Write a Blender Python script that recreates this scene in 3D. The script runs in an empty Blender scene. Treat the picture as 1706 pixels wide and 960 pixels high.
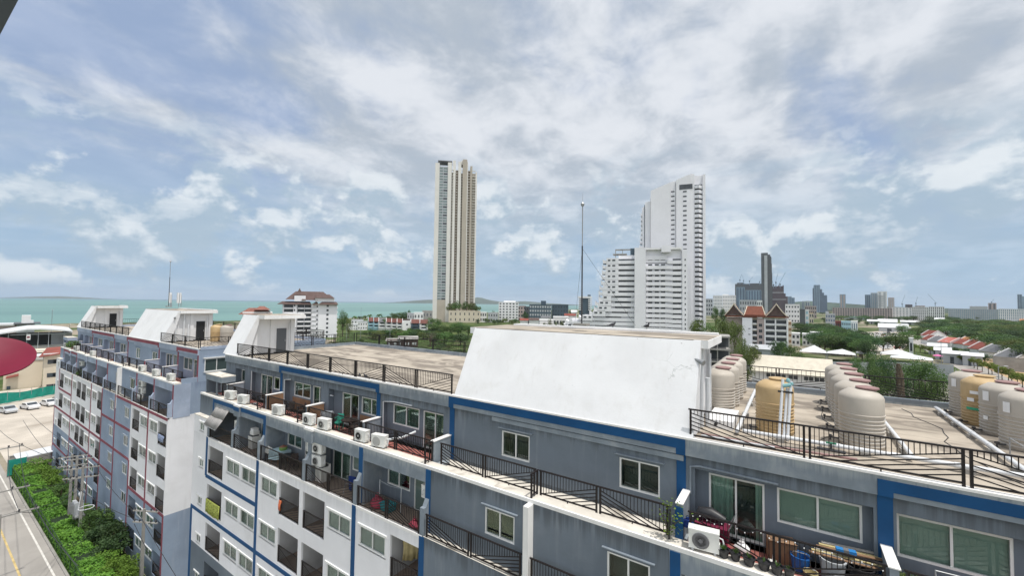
import bpy, math, random
from mathutils import Vector, Matrix
from math import radians as RAD, sin, cos, pi

random.seed(11)
SC = bpy.context.scene
COL = SC.collection

# ------------------------------------------------------------------ camera, sky, sun, exposure
F_PX, YAW, PITCH, ROLL = 688.57, RAD(34.15), RAD(2.10), RAD(0.763)
FW = Vector((-sin(YAW)*cos(PITCH), cos(YAW)*cos(PITCH), sin(PITCH)))
RT0 = Vector((cos(YAW), sin(YAW), 0))
UP0 = RT0.cross(FW)
RT = RT0*cos(ROLL)+UP0*sin(ROLL)
UP = UP0*cos(ROLL)-RT0*sin(ROLL)
cam_data = bpy.data.cameras.new('camera')
cam = bpy.data.objects.new('camera', cam_data)
COL.objects.link(cam)
cam.matrix_world = Matrix(((RT.x, UP.x, -FW.x, 0), (RT.y, UP.y, -FW.y, 0), (RT.z, UP.z, -FW.z, 0), (0, 0, 0, 1)))
cam_data.sensor_width = 36.0
cam_data.lens = 36.0*F_PX/1706
cam_data.clip_start = 0.05
cam_data.clip_end = 60000
SC.camera = cam

SUN_DIR = Vector((0.30, -0.03, 0.95)).normalized()
sun_d = bpy.data.lights.new('sun', 'SUN')
sun_d.energy = 2.3
sun_d.angle = RAD(1.0)
sun_d.color = (1.0, 0.96, 0.90)
sun = bpy.data.objects.new('sun', sun_d)
COL.objects.link(sun)
sun.rotation_euler = SUN_DIR.to_track_quat('Z', 'Y').to_euler()

SC.view_settings.view_transform = 'Standard'
SC.view_settings.look = 'None'
SC.view_settings.gamma = 1
SC.view_settings.use_curve_mapping = False
SC.view_settings.exposure = 0.50
SC.render.engine = 'CYCLES'
SC.cycles.use_denoising = True
SC.cycles.max_bounces = 6
SC.cycles.diffuse_bounces = 3
SC.cycles.glossy_bounces = 3
SC.cycles.transmission_bounces = 3
SC.cycles.transparent_max_bounces = 8
SC.cycles.volume_bounces = 0
SC.cycles.caustics_reflective = False
SC.cycles.caustics_refractive = False


class NT:
    """small node helper"""
    def __init__(s, tree): s.t = tree; s.n = tree.nodes; s.l = tree.links
    def add(s, typ, **kw):
        n = s.n.new(typ)
        for k, v in kw.items():
            if k == 'inp':
                for i, val in v.items():
                    if isinstance(val, bpy.types.NodeSocket): s.l.new(val, n.inputs[i])
                    else: n.inputs[i].default_value = val
            else: setattr(n, k, v)
        return n
    def math(s, op, a, b=0.0, c=None, clamp=False):
        n = s.add('ShaderNodeMath', operation=op, use_clamp=clamp)
        for i, v in enumerate((a, b) if c is None else (a, b, c)):
            if isinstance(v, bpy.types.NodeSocket): s.l.new(v, n.inputs[i])
            else: n.inputs[i].default_value = v
        return n.outputs[0]
    def step(s, v, lo, hi, o0=0.0, o1=1.0):
        n = s.add('ShaderNodeMapRange', interpolation_type='SMOOTHSTEP')
        s.l.new(v, n.inputs[0])
        for i, val in zip((1, 2, 3, 4), (lo, hi, o0, o1)): n.inputs[i].default_value = val
        return n.outputs[0]
    def mix(s, f, a, b, mode='MIX'):
        n = s.add('ShaderNodeMix', data_type='RGBA', blend_type=mode)
        for i, v in ((0, f), (6, a), (7, b)):
            if isinstance(v, bpy.types.NodeSocket): s.l.new(v, n.inputs[i])
            else: n.inputs[i].default_value = (v if not isinstance(v, (tuple, list)) or len(v) == 4 else (*v, 1))
        return n.outputs[2]
    def noise(s, vec, scale, detail=4, rough=.55, dist=0.0):
        n = s.add('ShaderNodeTexNoise', inp={'Scale': scale, 'Detail': detail, 'Roughness': rough, 'Distortion': dist})
        if vec is not None: s.l.new(vec, n.inputs['Vector'])
        return n.outputs[0]
    def comb(s, x, y, z=0.0):
        n = s.add('ShaderNodeCombineXYZ')
        for i, v in enumerate((x, y, z)):
            if isinstance(v, bpy.types.NodeSocket): s.l.new(v, n.inputs[i])
            else: n.inputs[i].default_value = v
        return n.outputs[0]


def view_dir(px, py):
    return (FW+(px-853)/F_PX*RT-(py-480)/F_PX*UP).normalized()


world = bpy.data.worlds.new("World")
SC.world = world
world.use_nodes = True
W = NT(world.node_tree)
bg = W.n['Background']
bg.inputs['Strength'].default_value = 0.1
sky = W.add('ShaderNodeTexSky', sky_type='NISHITA', sun_disc=False)
sky.sun_elevation = math.asin(SUN_DIR.z)
sky.sun_rotation = math.atan2(SUN_DIR.x, SUN_DIR.y)
sky.air_density = 1.0
sky.dust_density = 1.0
tc = W.add('ShaderNodeTexCoord')
gen = tc.outputs['Generated']
sep = W.add('ShaderNodeSeparateXYZ'); W.l.new(gen, sep.inputs[0])
zz = W.math('MAXIMUM', sep.outputs[2], 0.0)
den = W.math('ADD', zz, 0.22)
pu = W.math('DIVIDE', sep.outputs[0], den)
pv = W.math('DIVIDE', sep.outputs[1], den)
plane = W.comb(pu, pv, 0.0)


def blob(px, py, deg):
    """1 towards a fixed compass direction, fading to 0 at the given angle"""
    d = view_dir(px, py)
    n = W.add('ShaderNodeVectorMath', operation='DOT_PRODUCT')
    W.l.new(gen, n.inputs[0]); n.inputs[1].default_value = d
    return W.step(n.outputs['Value'], cos(RAD(deg)), 1.0)


# high layer of soft, broken stratocumulus
mp = W.add('ShaderNodeMapping', inp={'Rotation': (0, 0, RAD(-62)), 'Scale': (1.0, 0.5, 1.0), 'Location': (3.1, 1.7, 0)})
W.l.new(plane, mp.inputs['Vector'])
n1 = W.noise(mp.outputs[0], 1.7, 10, .56, .4)
n2 = W.noise(plane, 4.2, 10, .60, .25)
n3 = W.noise(mp.outputs[0], 2.3, 8, .55, .3)
cov = W.math('ADD', W.math('MULTIPLY', n1, 0.70), W.math('MULTIPLY', n2, 0.30))
for px_, py_, dg, am in ((120, 190, 27, .15), (560, 215, 9, .05), (640, 100, 9, .03), (1560, 130, 14, .07), (1450, 170, 8, .04)):
    cov = W.math('SUBTRACT', cov, W.math('MULTIPLY', blob(px_, py_, dg), am))
for px_, py_, dg, am in ((1150, 60, 50, .10), (450, 130, 22, .05)):
    cov = W.math('ADD', cov, W.math('MULTIPLY', blob(px_, py_, dg), am))
m_high = W.math('MULTIPLY_ADD', W.step(cov, 0.33, 0.55), 0.78, 0.22)
shade = W.math('ADD', W.math('MULTIPLY', n3, 0.5), W.math('MULTIPLY', n2, 0.5))
shade = W.math('ADD', shade, W.math('MULTIPLY', blob(1130, 60, 26), 0.05))
shade = W.math('ADD', shade, W.math('MULTIPLY', blob(440, 215, 9), 0.06))
s_hi = W.step(shade, 0.42, 0.62)
c_high = W.mix(s_hi, (3.25, 3.7, 4.3), (5.5, 5.75, 6.15))
blue = W.mix(0.80, sky.outputs[0], (2.15, 2.95, 4.6))
col = W.mix(m_high, blue, c_high)
# pale band down to the horizon
hz = W.step(sep.outputs[2], 0.02, 0.36, 1.0, 0.0)
hz_n = W.math('MULTIPLY', hz, 0.80)
hz_col = W.mix(W.step(sep.outputs[2], 0.0, 0.22), (2.45, 3.75, 5.1), (2.85, 3.95, 5.0))
col = W.mix(hz_n, col, hz_col)
# low banks of cumulus: billowing noise in (compass, height) coordinates
az = W.math('ARCTAN2', sep.outputs[0], sep.outputs[1])
cum = W.comb(W.math('MULTIPLY', az, 8.5), W.math('MULTIPLY', sep.outputs[2], 11.5), 4.3)
c1 = W.noise(cum, 1.0, 11, .58, .15)
up_ = W.comb(W.math('MULTIPLY', az, 8.5), W.math('MULTIPLY_ADD', sep.outputs[2], 11.5, .40), 4.3)
c1u = W.noise(up_, 1.0, 6, .55, .15)
bank = W.math('MULTIPLY', W.step(sep.outputs[2], 0.0, 0.04), W.step(sep.outputs[2], 0.22, 0.38, 1.0, 0.0))
bias = None
for bx, by, bd, amt in ((800, 310, 6, .13), (880, 380, 6, .15), (590, 345, 9, .11), (400, 370, 9, .08), (1440, 390, 7, .12), (1210, 440, 6, .13), (240, 395, 6, .08), (90, 400, 8, .05), (1330, 440, 6, .09), (660, 440, 7, .06), (1680, 200, 5, .13), (1000, 400, 5, .10), (1580, 330, 7, .06)):
    q = W.math('MULTIPLY', blob(bx, by, bd), amt)
    bias = q if bias is None else W.math('ADD', bias, q)
d1 = W.math('ADD', c1, bias); d1u = W.math('ADD', c1u, bias)
m_c = W.math('MULTIPLY', W.math('MULTIPLY', W.step(d1, 0.51, 0.62), bank), 0.84)
lit = W.step(W.math('SUBTRACT', d1, d1u), -0.05, 0.13)      # tops bright, bases grey
c_c = W.mix(lit, (3.0, 3.85, 4.65), (5.8, 6.2, 6.5))
col = W.mix(m_c, col, c_c)
# greyer streaks inside the bank
c2 = W.noise(W.comb(W.math('MULTIPLY', az, 3.4), W.math('MULTIPLY', sep.outputs[2], 20.0), 9.0), 1.0, 8, .58, .2)
m_d = W.math('MULTIPLY', W.math('MULTIPLY', W.step(c2, 0.48, 0.66), bank), 0.45)
col = W.mix(m_d, col, (2.75, 3.65, 4.6))
# sky glow added to light walls: round the sun and, unseen, behind the camera
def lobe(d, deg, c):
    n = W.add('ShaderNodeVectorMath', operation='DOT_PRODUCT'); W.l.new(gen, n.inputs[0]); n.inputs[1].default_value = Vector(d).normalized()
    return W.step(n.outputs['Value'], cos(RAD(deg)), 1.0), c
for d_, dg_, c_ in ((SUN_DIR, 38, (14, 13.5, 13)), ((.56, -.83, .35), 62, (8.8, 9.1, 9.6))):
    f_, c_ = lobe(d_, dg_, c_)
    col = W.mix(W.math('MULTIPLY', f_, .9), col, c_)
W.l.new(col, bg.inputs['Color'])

# ------------------------------------------------------------------ object helpers


class MB:
    """collects shapes and links them as one mesh object"""
    def __init__(s, M=None): s.v = []; s.f = []; s.mi = []; s.m = 0; s.M = M
    def add(s, vs, fs, mi=None):
        o = len(s.v)
        s.v += [(s.M @ Vector(v)) if s.M else Vector(v) for v in vs]
        for f in fs: s.f.append([i+o for i in f]); s.mi.append(s.m if mi is None else mi)
    def box(s, x0, x1, y0, y1, z0, z1, mi=None):
        if x0 > x1: x0, x1 = x1, x0
        if y0 > y1: y0, y1 = y1, y0
        if z0 > z1: z0, z1 = z1, z0
        s.add([(x0, y0, z0), (x1, y0, z0), (x1, y1, z0), (x0, y1, z0), (x0, y0, z1), (x1, y0, z1), (x1, y1, z1), (x0, y1, z1)],
              [(0, 3, 2, 1), (4, 5, 6, 7), (0, 1, 5, 4), (1, 2, 6, 5), (2, 3, 7, 6), (3, 0, 4, 7)], mi)
    def hexa(s, p, mi=None):
        """eight corners: bottom ring then top ring"""
        s.add(p, [(0, 3, 2, 1), (4, 5, 6, 7), (0, 1, 5, 4), (1, 2, 6, 5), (2, 3, 7, 6), (3, 0, 4, 7)], mi)
    def quad(s, a, b, c, d, mi=None): s.add([a, b, c, d], [(0, 1, 2, 3)], mi)
    def bar(s, a, b, w, h=None, mi=None, up=(0, 0, 1)):
        a, b = Vector(a), Vector(b); h = h or w
        d = b-a
        if d.length < 1e-6: return
        d.normalize(); u = Vector(up)
        if abs(d.dot(u)) > .99: u = Vector((0, 1, 0))
        sx = d.cross(u).normalized()*w/2; sy = sx.cross(d).normalized()*h/2
        s.hexa([a-sx-sy, a+sx-sy, b+sx-sy, b-sx-sy, a-sx+sy, a+sx+sy, b+sx+sy, b-sx+sy], mi)
    def tube(s, pts, r, n=8, mi=None, cap=True):
        pts = [Vector(p) for p in pts]; rs = r if isinstance(r, (list, tuple)) else [r]*len(pts)
        rings = []; u = None
        for i, p in enumerate(pts):
            d = (pts[min(i+1, len(pts)-1)]-pts[max(i-1, 0)]).normalized()
            if u is None:
                u = Vector((0, 0, 1)) if abs(d.z) < .9 else Vector((1, 0, 0))
            u = (u-d*u.dot(d)).normalized(); w = d.cross(u)
            rings.append([p+(u*cos(2*pi*k/n)+w*sin(2*pi*k/n))*rs[i] for k in range(n)])
        vs = [q for rg in rings for q in rg]; fs = []
        for i in range(len(pts)-1):
            for k in range(n):
                k2 = (k+1) % n
                fs.append((i*n+k, i*n+k2, (i+1)*n+k2, (i+1)*n+k))
        if cap: fs.append(tuple(range(n-1, -1, -1))); fs.append(tuple((len(pts)-1)*n+k for k in range(n)))
        s.add(vs, fs, mi)
    def lathe(s, prof, n=24, c=(0, 0, 0), mi=None):
        vs = []; fs = []
        for r, z in prof:
            for k in range(n): vs.append((c[0]+r*cos(2*pi*k/n), c[1]+r*sin(2*pi*k/n), c[2]+z))
        for i in range(len(prof)-1):
            for k in range(n):
                k2 = (k+1) % n
                fs.append((i*n+k, i*n+k2, (i+1)*n+k2, (i+1)*n+k))
        fs.append(tuple(range(n-1, -1, -1))); fs.append(tuple((len(prof)-1)*n+k for k in range(n)))
        s.add(vs, fs, mi)
    def prism(s, poly, z0, z1, mi=None):
        n = len(poly)
        s.add([(x, y, z0) for x, y in poly]+[(x, y, z1) for x, y in poly],
              [tuple(range(n-1, -1, -1)), tuple(range(n, 2*n))]+[(k, (k+1) % n, n+(k+1) % n, n+k) for k in range(n)], mi)
    def prism_y(s, poly, y0, y1, mi=None):
        """polygon in x,z swept along y"""
        n = len(poly)
        s.add([(x, y0, z) for x, z in poly]+[(x, y1, z) for x, z in poly],
              [tuple(range(n)), tuple(range(2*n-1, n-1, -1))]+[(k, n+k, n+(k+1) % n, (k+1) % n) for k in range(n)], mi)
    def gable(s, x0, x1, y0, y1, z0, zr, over=0.0, th=.12, mi=None, along='x'):
        """two roof slopes with a ridge, real thickness"""
        if along == 'x':
            ym = (y0+y1)/2; k = (zr-z0)/(ym-y0)
            for sgn, ye in ((-1, y0-over), (1, y1+over)):
                ze = z0-k*over
                s.hexa([(x0-over, ye, ze), (x1+over, ye, ze), (x1+over, ym, zr), (x0-over, ym, zr),
                        (x0-over, ye, ze+th), (x1+over, ye, ze+th), (x1+over, ym, zr+th), (x0-over, ym, zr+th)], mi)
        else:
            xm = (x0+x1)/2; k = (zr-z0)/(xm-x0)
            for xe in (x0-over, x1+over):
                ze = z0-k*over
                s.hexa([(xe, y0-over, ze), (xm, y0-over, zr), (xm, y1+over, zr), (xe, y1+over, ze),
                        (xe, y0-over, ze+th), (xm, y0-over, zr+th), (xm, y1+over, zr+th), (xe, y1+over, ze+th)], mi)
    def wall(s, y, x0, x1, z0, z1, holes=(), reveal=.12, mi=None, rmi=None):
        """wall sheet facing -y with rectangular holes and their reveals"""
        hs = [(max(a, x0), min(b, x1), max(c, z0), min(d, z1)) for a, b, c, d in holes]
        hs = [h for h in hs if h[1]-h[0] > .01 and h[3]-h[2] > .01]
        xs = sorted({x0, x1, *[h[0] for h in hs], *[h[1] for h in hs]})
        zs = sorted({z0, z1, *[h[2] for h in hs], *[h[3] for h in hs]})
        for j in range(len(zs)-1):
            zc = (zs[j]+zs[j+1])/2; run = None
            for i in range(len(xs)-1):
                xc = (xs[i]+xs[i+1])/2
                hole = any(h[0] < xc < h[1] and h[2] < zc < h[3] for h in hs)
                if not hole and run is None: run = xs[i]
                if hole and run is not None:
                    s.quad((run, y, zs[j]), (xs[i], y, zs[j]), (xs[i], y, zs[j+1]), (run, y, zs[j+1]), mi); run = None
            if run is not None:
                s.quad((run, y, zs[j]), (x1, y, zs[j]), (x1, y, zs[j+1]), (run, y, zs[j+1]), mi)
        r = mi if rmi is None else rmi
        for a, b, c, d in hs:
            yb = y+reveal
            s.quad((a, y, c), (a, y, d), (a, yb, d), (a, yb, c), r)
            s.quad((b, y, d), (b, y, c), (b, yb, c), (b, yb, d), r)
            s.quad((a, y, d), (b, y, d), (b, yb, d), (a, yb, d), r)
            s.quad((b, y, c), (a, y, c), (a, yb, c), (b, yb, c), r)
    def build(s, name, mats, parent=None, loc=None, smooth=False, world=False):
        """world=True: shapes were given in scene coordinates, the parent stands at its own place"""
        me = bpy.data.meshes.new(name)
        off = Vector((0, 0, 0))
        if world and parent is not None:
            off = parent.location.copy()
            if parent.parent: off += parent.parent.location
        if world and loc is not None: off += Vector(loc)
        me.from_pydata([tuple(v-off) for v in s.v], [], s.f)
        mats = mats if isinstance(mats, (list, tuple)) else [mats]
        for m in mats: me.materials.append(m)
        if len(mats) > 1:
            for p, i in zip(me.polygons, s.mi): p.material_index = i
        if smooth:
            for p in me.polygons: p.use_smooth = True
            me.set_sharp_from_angle(angle=RAD(40))
        me.validate()
        o = bpy.data.objects.new(name, me)
        COL.objects.link(o)
        if parent is not None: o.parent = parent
        if loc is not None: o.location = loc
        return o


def tag(o, label, cat, group=None):
    o['label'] = label; o['category'] = cat
    if group: o['group'] = group
    return o


def thing(name, label, cat, loc=(0, 0, 0), rz=0.0, group=None):
    o = bpy.data.objects.new(name, None)
    COL.objects.link(o)
    o.location = loc; o.rotation_euler = (0, 0, rz)
    o.empty_display_size = .3
    return tag(o, label, cat, group)


def structure(o): o['kind'] = 'structure'; return o


def dup(root, loc, rz=0.0, label=None, group=None, scale=None):
    """a copy of a thing with copies of its parts and their sub-parts"""
    r = root.copy(); COL.objects.link(r)
    r.location = loc; r.rotation_euler = (0, 0, rz)
    if scale is not None: r.scale = scale if isinstance(scale, (tuple, list)) else (scale,)*3
    if label: r['label'] = label
    if group: r['group'] = group
    for ch in root.children:
        c = ch.copy(); COL.objects.link(c); c.parent = r
        for g in ch.children:
            d = g.copy(); COL.objects.link(d); d.parent = c
    return r


def part(proto, parent, loc=None, rz=None):
    """a copy of one part for another place on the same or another thing"""
    c = proto.copy(); COL.objects.link(c); c.parent = parent
    if loc is not None: c.location = loc
    if rz is not None: c.rotation_euler = (0, 0, rz)
    for g in proto.children:
        d = g.copy(); COL.objects.link(d); d.parent = c
    return c


GZ = -24.6                                   # street level, the camera stands at z = 0


def ray(px, py): return FW+(px-853)/F_PX*RT-(py-480)/F_PX*UP
def on_ground(px, py, z=GZ):
    q = ray(px, py); return q*(z/q.z)
def at(px, py, depth): return ray(px, py)*depth
def ground_at(px, depth):
    q = ray(px, 505)*depth; return Vector((q.x, q.y, GZ))
def metres(px, depth): return px*depth/F_PX


# ------------------------------------------------------------------ materials


def material(name, base, rough=.8, spec=.3, var=.0, scale=1.0, streak=.0, dirt=(.12, .11, .10), blotch=.0, bscale=.25, metal=0.0, bump=.0, bumpscale=30, obj_random=0.0):
    m = bpy.data.materials.new(name); m.use_nodes = True
    T = NT(m.node_tree); b = T.n['Principled BSDF']
    b.inputs['Roughness'].default_value = rough
    b.inputs['Specular IOR Level'].default_value = spec
    b.inputs['Metallic'].default_value = metal
    geo = T.add('ShaderNodeNewGeometry').outputs['Position']
    col = None
    if var:
        f = T.noise(geo, scale, 5, .6)
        k = T.step(f, .3, .7)
        lo = tuple(c*(1-var) for c in base); hi = tuple(min(1, c*(1+var*.7)) for c in base)
        col = T.mix(k, lo, hi)
    if blotch:
        f = T.noise(geo, bscale, 6, .62, .4)
        k = T.math('MULTIPLY', T.step(f, .52, .72), blotch)
        col = T.mix(k, col if col is not None else base, dirt)
    if streak:
        mp = T.add('ShaderNodeMapping', inp={'Scale': (3.2, 3.2, .22)}); T.l.new(geo, mp.inputs['Vector'])
        f = T.noise(mp.outputs[0], 1.0, 4, .6)
        g = T.noise(geo, .35, 3)
        k = T.math('MULTIPLY', T.math('MULTIPLY', T.step(f, .50, .74), T.step(g, .35, .65)), streak)
        col = T.mix(k, col if col is not None else base, dirt)
    if obj_random:
        oi = T.add('ShaderNodeObjectInfo').outputs['Random']
        hv = T.add('ShaderNodeHueSaturation', inp={'Value': T.math('MULTIPLY_ADD', oi, obj_random*2, 1-obj_random)})
        if col is not None: T.l.new(col, hv.inputs['Color'])
        else: hv.inputs['Color'].default_value = (*base, 1)
        col = hv.outputs[0]
    if col is None: b.inputs['Base Color'].default_value = (*base, 1)
    else: T.l.new(col, b.inputs['Base Color'])
    if bump:
        bp = T.add('ShaderNodeBump', inp={'Strength': bump, 'Distance': .02})
        T.l.new(T.noise(geo, bumpscale, 4), bp.inputs['Height'])
        T.l.new(bp.outputs[0], b.inputs['Normal'])
    return m


MW = material('white_render', (.80, .80, .82), .85, .2, .05, .4, .25, (.55, .54, .53), .25, .3, bump=.15, bumpscale=12)
MWC = material('white_cap', (.84, .84, .84), .8, .2, .04, .5, .30, (.45, .44, .42), .35, .7, bump=.2, bumpscale=9)
MG = material('grey_blue_render', (.158, .188, .222), .85, .2, .12, .35, .34, (.30, .32, .34), .18, .5, bump=.2, bumpscale=10)
def drips(m, levels, col, length=.9, amt=.5):
    T = NT(m.node_tree); b = T.n['Principled BSDF']; src = b.inputs['Base Color'].links[0].from_socket
    P = T.add('ShaderNodeNewGeometry').outputs['Position']; sp = T.add('ShaderNodeSeparateXYZ'); T.l.new(P, sp.inputs[0])
    mp = T.add('ShaderNodeMapping', inp={'Scale': (4.5, 4.5, .12)}); T.l.new(P, mp.inputs['Vector'])
    n = T.noise(mp.outputs[0], 1.0, 5, .7); tot = None
    for z in levels:
        g = T.step(sp.outputs[2], z-length, z, 0.0, 1.0); g = T.math('MULTIPLY', g, T.step(sp.outputs[2], z, z+.02, 1.0, 0.0))
        tot = g if tot is None else T.math('MAXIMUM', tot, g)
    k = T.math('MULTIPLY', T.step(T.math('ADD', n, T.math('MULTIPLY', tot, .22)), .56, .78), T.math('MULTIPLY', tot, amt))
    T.l.new(T.mix(k, src, col), b.inputs['Base Color'])


drips(MG, (-7.42, -10.17, -4.95), (.085, .095, .105), 1.1, .75)
MGF = material('fascia_render', (.225, .262, .300), .85, .2, .16, .9, .30, (.42, .44, .45), .4, .9, bump=.2, bumpscale=10)
MA = material('periwinkle_render', (.285, .35, .45), .85, .2, .12, .3, .35, (.42, .46, .54), .22, .5, bump=.2, bumpscale=10)
MAF = material('periwinkle_fascia', (.36, .42, .53), .85, .2, .14, .7, .25, (.50, .53, .58), .3, .7)
drips(MGF, (-4.52, -7.42), (.42, .45, .46), .5, .6)
drips(MA, (-7.42, -10.17), (.17, .21, .30), 1.1, .6)
drips(MW, (-10.17,), (.60, .60, .61), 1.3, .4)
MBL = material('blue_trim', (.006, .068, .19), .6, .3, .12, .8)
MRD = material('maroon_trim', (.26, .075, .10), .7, .2, .15, .8)
MLG = material('ledge_concrete', (.66, .62, .55), .9, .1, .12, 1.2, 0, (.20, .17, .13), .7, .9, bump=.3)
MLW = material('ledge_edge_white', (.80, .79, .77), .85, .2, .06, 1.0, .2, (.45, .42, .38))
MRF = material('roof_concrete', (.43, .38, .315), .92, .1, .14, .5, bump=.3, bumpscale=6)
_T = NT(MRF.node_tree); _b = _T.n['Principled BSDF']; _src = _b.inputs['Base Color'].links[0].from_socket
_P = _T.add('ShaderNodeNewGeometry').outputs['Position']
_mp = _T.add('ShaderNodeMapping', inp={'Rotation': (0, 0, RAD(34)), 'Scale': (.16, .42, 1)}); _T.l.new(_P, _mp.inputs['Vector'])
_k = _T.math('MULTIPLY', _T.step(_T.noise(_mp.outputs[0], 1.6, 7, .62, .5), .45, .60), .75)
_c = _T.mix(_k, _src, (.16, .138, .118))
_k2 = _T.math('MULTIPLY', _T.step(_T.noise(_P, .9, 6, .6), .60, .68), .35)
_T.l.new(_T.mix(_k2, _c, (.24, .20, .165)), _b.inputs['Base Color'])
# weathered white of the stair houses: rain streaks, patches and hairline cracks
MWK = material('weathered_white', (.72, .725, .735), .85, .2, .05, .5, .35, (.56, .55, .53), .22, 1.1, bump=.15, bumpscale=12)
_T = NT(MWK.node_tree); _b = _T.n['Principled BSDF']; _src = _b.inputs['Base Color'].links[0].from_socket
_P = _T.add('ShaderNodeNewGeometry').outputs['Position']
_wob = _T.add('ShaderNodeVectorMath', operation='ADD'); _T.l.new(_P, _wob.inputs[0])
_nz = _T.add('ShaderNodeTexNoise', inp={'Scale': 1.3, 'Detail': 6.0}); _T.l.new(_P, _nz.inputs['Vector']); _T.l.new(_nz.outputs['Color'], _wob.inputs[1])
_vo = _T.add('ShaderNodeTexVoronoi', feature='DISTANCE_TO_EDGE', inp={'Scale': .55}); _T.l.new(_wob.outputs[0], _vo.inputs['Vector'])
_ck = _T.math('MULTIPLY', _T.step(_vo.outputs['Distance'], .0, .008, 1.0, 0.0), _T.step(_T.noise(_P, .45, 3), .56, .66))
_c = _T.mix(_T.math('MULTIPLY', _ck, .7), _src, (.42, .44, .43))
_sp = _T.step(_T.noise(_P, 2.6, 5, .7), .68, .74)
_c = _T.mix(_T.math('MULTIPLY', _sp, .6), _c, (.28, .27, .26))
_mp = _T.add('ShaderNodeMapping', inp={'Scale': (5.5, 5.5, .35)}); _T.l.new(_P, _mp.inputs['Vector'])
_st = _T.math('MULTIPLY', _T.step(_T.noise(_mp.outputs[0], 1.0, 4, .65), .60, .80), .3)
_T.l.new(_T.mix(_st, _c, (.52, .51, .50)), _b.inputs['Base Color'])
MFL = material('terrace_tile_red', (.33, .12, .10), .7, .3, .14, 1.5, 0, (.20, .09, .08), .4, .6)
MFB = material('balcony_tile', (.27, .21, .17), .7, .3, .14, 1.5)
MRL = material('railing_paint', (.016, .012, .013), .5, .4, .2, 3)
MFR = material('window_frame_white', (.78, .78, .76), .5, .4, .03, 2)
MCU = material('curtain_teal', (.45, .55, .50), .9, .1, .12, 1.5)
MCU2 = material('blind_green', (.50, .55, .52), .9, .1, .08, 1.0)
MDK = material('dark_interior', (.030, .032, .035), .9, .1)
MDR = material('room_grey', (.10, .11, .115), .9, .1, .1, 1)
MAC = material('white_plastic', (.76, .76, .73), .5, .4, .05, 3, .2, (.5, .47, .42))
MACG = material('fan_grille_grey', (.16, .16, .17), .6, .4)
MTB = material('tank_beige', (.45, .41, .355), .55, .4, .07, 1.2, .45, (.58, .53, .47), obj_random=.05)
MTY = material('tank_yellow', (.47, .335, .175), .55, .4, .12, 1.5, .5, (.60, .46, .27), .35, 1.0)
MTL = material('tank_lid', (.30, .185, .175), .6, .3, .1, 2)
MPV = material('white_pipe', (.64, .66, .68), .45, .4, .05, 2, .0, (.4, .38, .35), .3, 2.0)
MMT = material('grey_metal', (.33, .34, .35), .45, .5, .1, 3, metal=.4)
MDM = material('dark_metal', (.05, .05, .055), .5, .5, .1, 3)
MPB = material('black_plastic', (.025, .025, .028), .45, .5)
MWD = material("wood_board", (.27, .165, .10), .75, .2, .16, 2.5)
MBR = material('brown_roof_tile', (.115, .078, .070), .8, .2, .22, .4)
MRR = material('red_roof_tile', (.23, .070, .055), .8, .2, .2, .3, obj_random=.12)
MOR = material('orange_roof_tile', (.42, .19, .09), .8, .2, .15, .3)
MGR = material('grey_roof_tile', (.15, .155, .165), .8, .2, .15, .4)
MWR = material('white_metal_roof', (.64, .65, .66), .5, .4, .04, .3, 0, (.5, .48, .45), .3, .1)
MBE = material('beige_render', (.62, .55, .44), .85, .2, .06, .1)
MTN = material('tan_render', (.45, .405, .34), .85, .2, .06, .1)
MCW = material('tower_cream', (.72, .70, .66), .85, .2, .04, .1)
MWH = material('far_white', (.80, .80, .80), .85, .2, .05, .15, .15, (.5, .5, .5))
MWS = material('sea_hotel_white', (.80, .80, .83), .85, .2, .04, .1, .15, (.5, .5, .55), bump=.1, bumpscale=2)
MDB = material('slate_blue_render', (.075, .11, .14), .7, .3, .1, .2)
MGB = material('pale_grey_render', (.45, .47, .49), .8, .2, .08, .2)
MPK = material('pinkish_render', (.46, .38, .36), .8, .2, .1, .2)
MSL = material('slate_tower', (.115, .125, .135), .6, .3, .1, .05)
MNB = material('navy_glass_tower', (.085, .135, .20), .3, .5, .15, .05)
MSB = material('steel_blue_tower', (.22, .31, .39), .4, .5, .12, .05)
MCB = material('construction_brown', (.12, .10, .115), .8, .2, .2, .05)
MLB = material('light_blue_render', (.40, .60, .68), .8, .2, .06, .3)
MCN = material('bare_concrete', (.34, .33, .31), .9, .1, .15, .4, .3, (.2, .19, .18))
MFW = material('grey_hoarding', (.30, .32, .34), .6, .3, .08, .3, .2, (.22, .23, .24))
MTM = material('cream_roof', (.62, .57, .47), .8, .2, .08, .8, 0, (.4, .36, .3), .5, .5)
MGN = material('green_net', (.02, .26, .20), .8, .2, .15, 1.0)
MWF = material('far_window_dark', (.055, .065, .075), .25, .5, .3, .6)


def glass(name, tint, fac):
    m = bpy.data.materials.new(name); m.use_nodes = True
    T = NT(m.node_tree); T.n.remove(T.n['Principled BSDF'])
    tr = T.add('ShaderNodeBsdfTransparent', inp={'Color': (*tint, 1)})
    gl = T.add('ShaderNodeBsdfGlossy', inp={'Color': (.9, .95, .95, 1), 'Roughness': .02})
    fr = T.add('ShaderNodeFresnel', inp={'IOR': 1.45})
    f = T.math('MULTIPLY_ADD', fr.outputs[0], .80, fac, clamp=True)
    mx = T.add('ShaderNodeMixShader', inp={0: f}); T.l.new(tr.outputs[0], mx.inputs[1]); T.l.new(gl.outputs[0], mx.inputs[2])
    T.l.new(mx.outputs[0], T.n['Material Output'].inputs[0])
    return m


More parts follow.
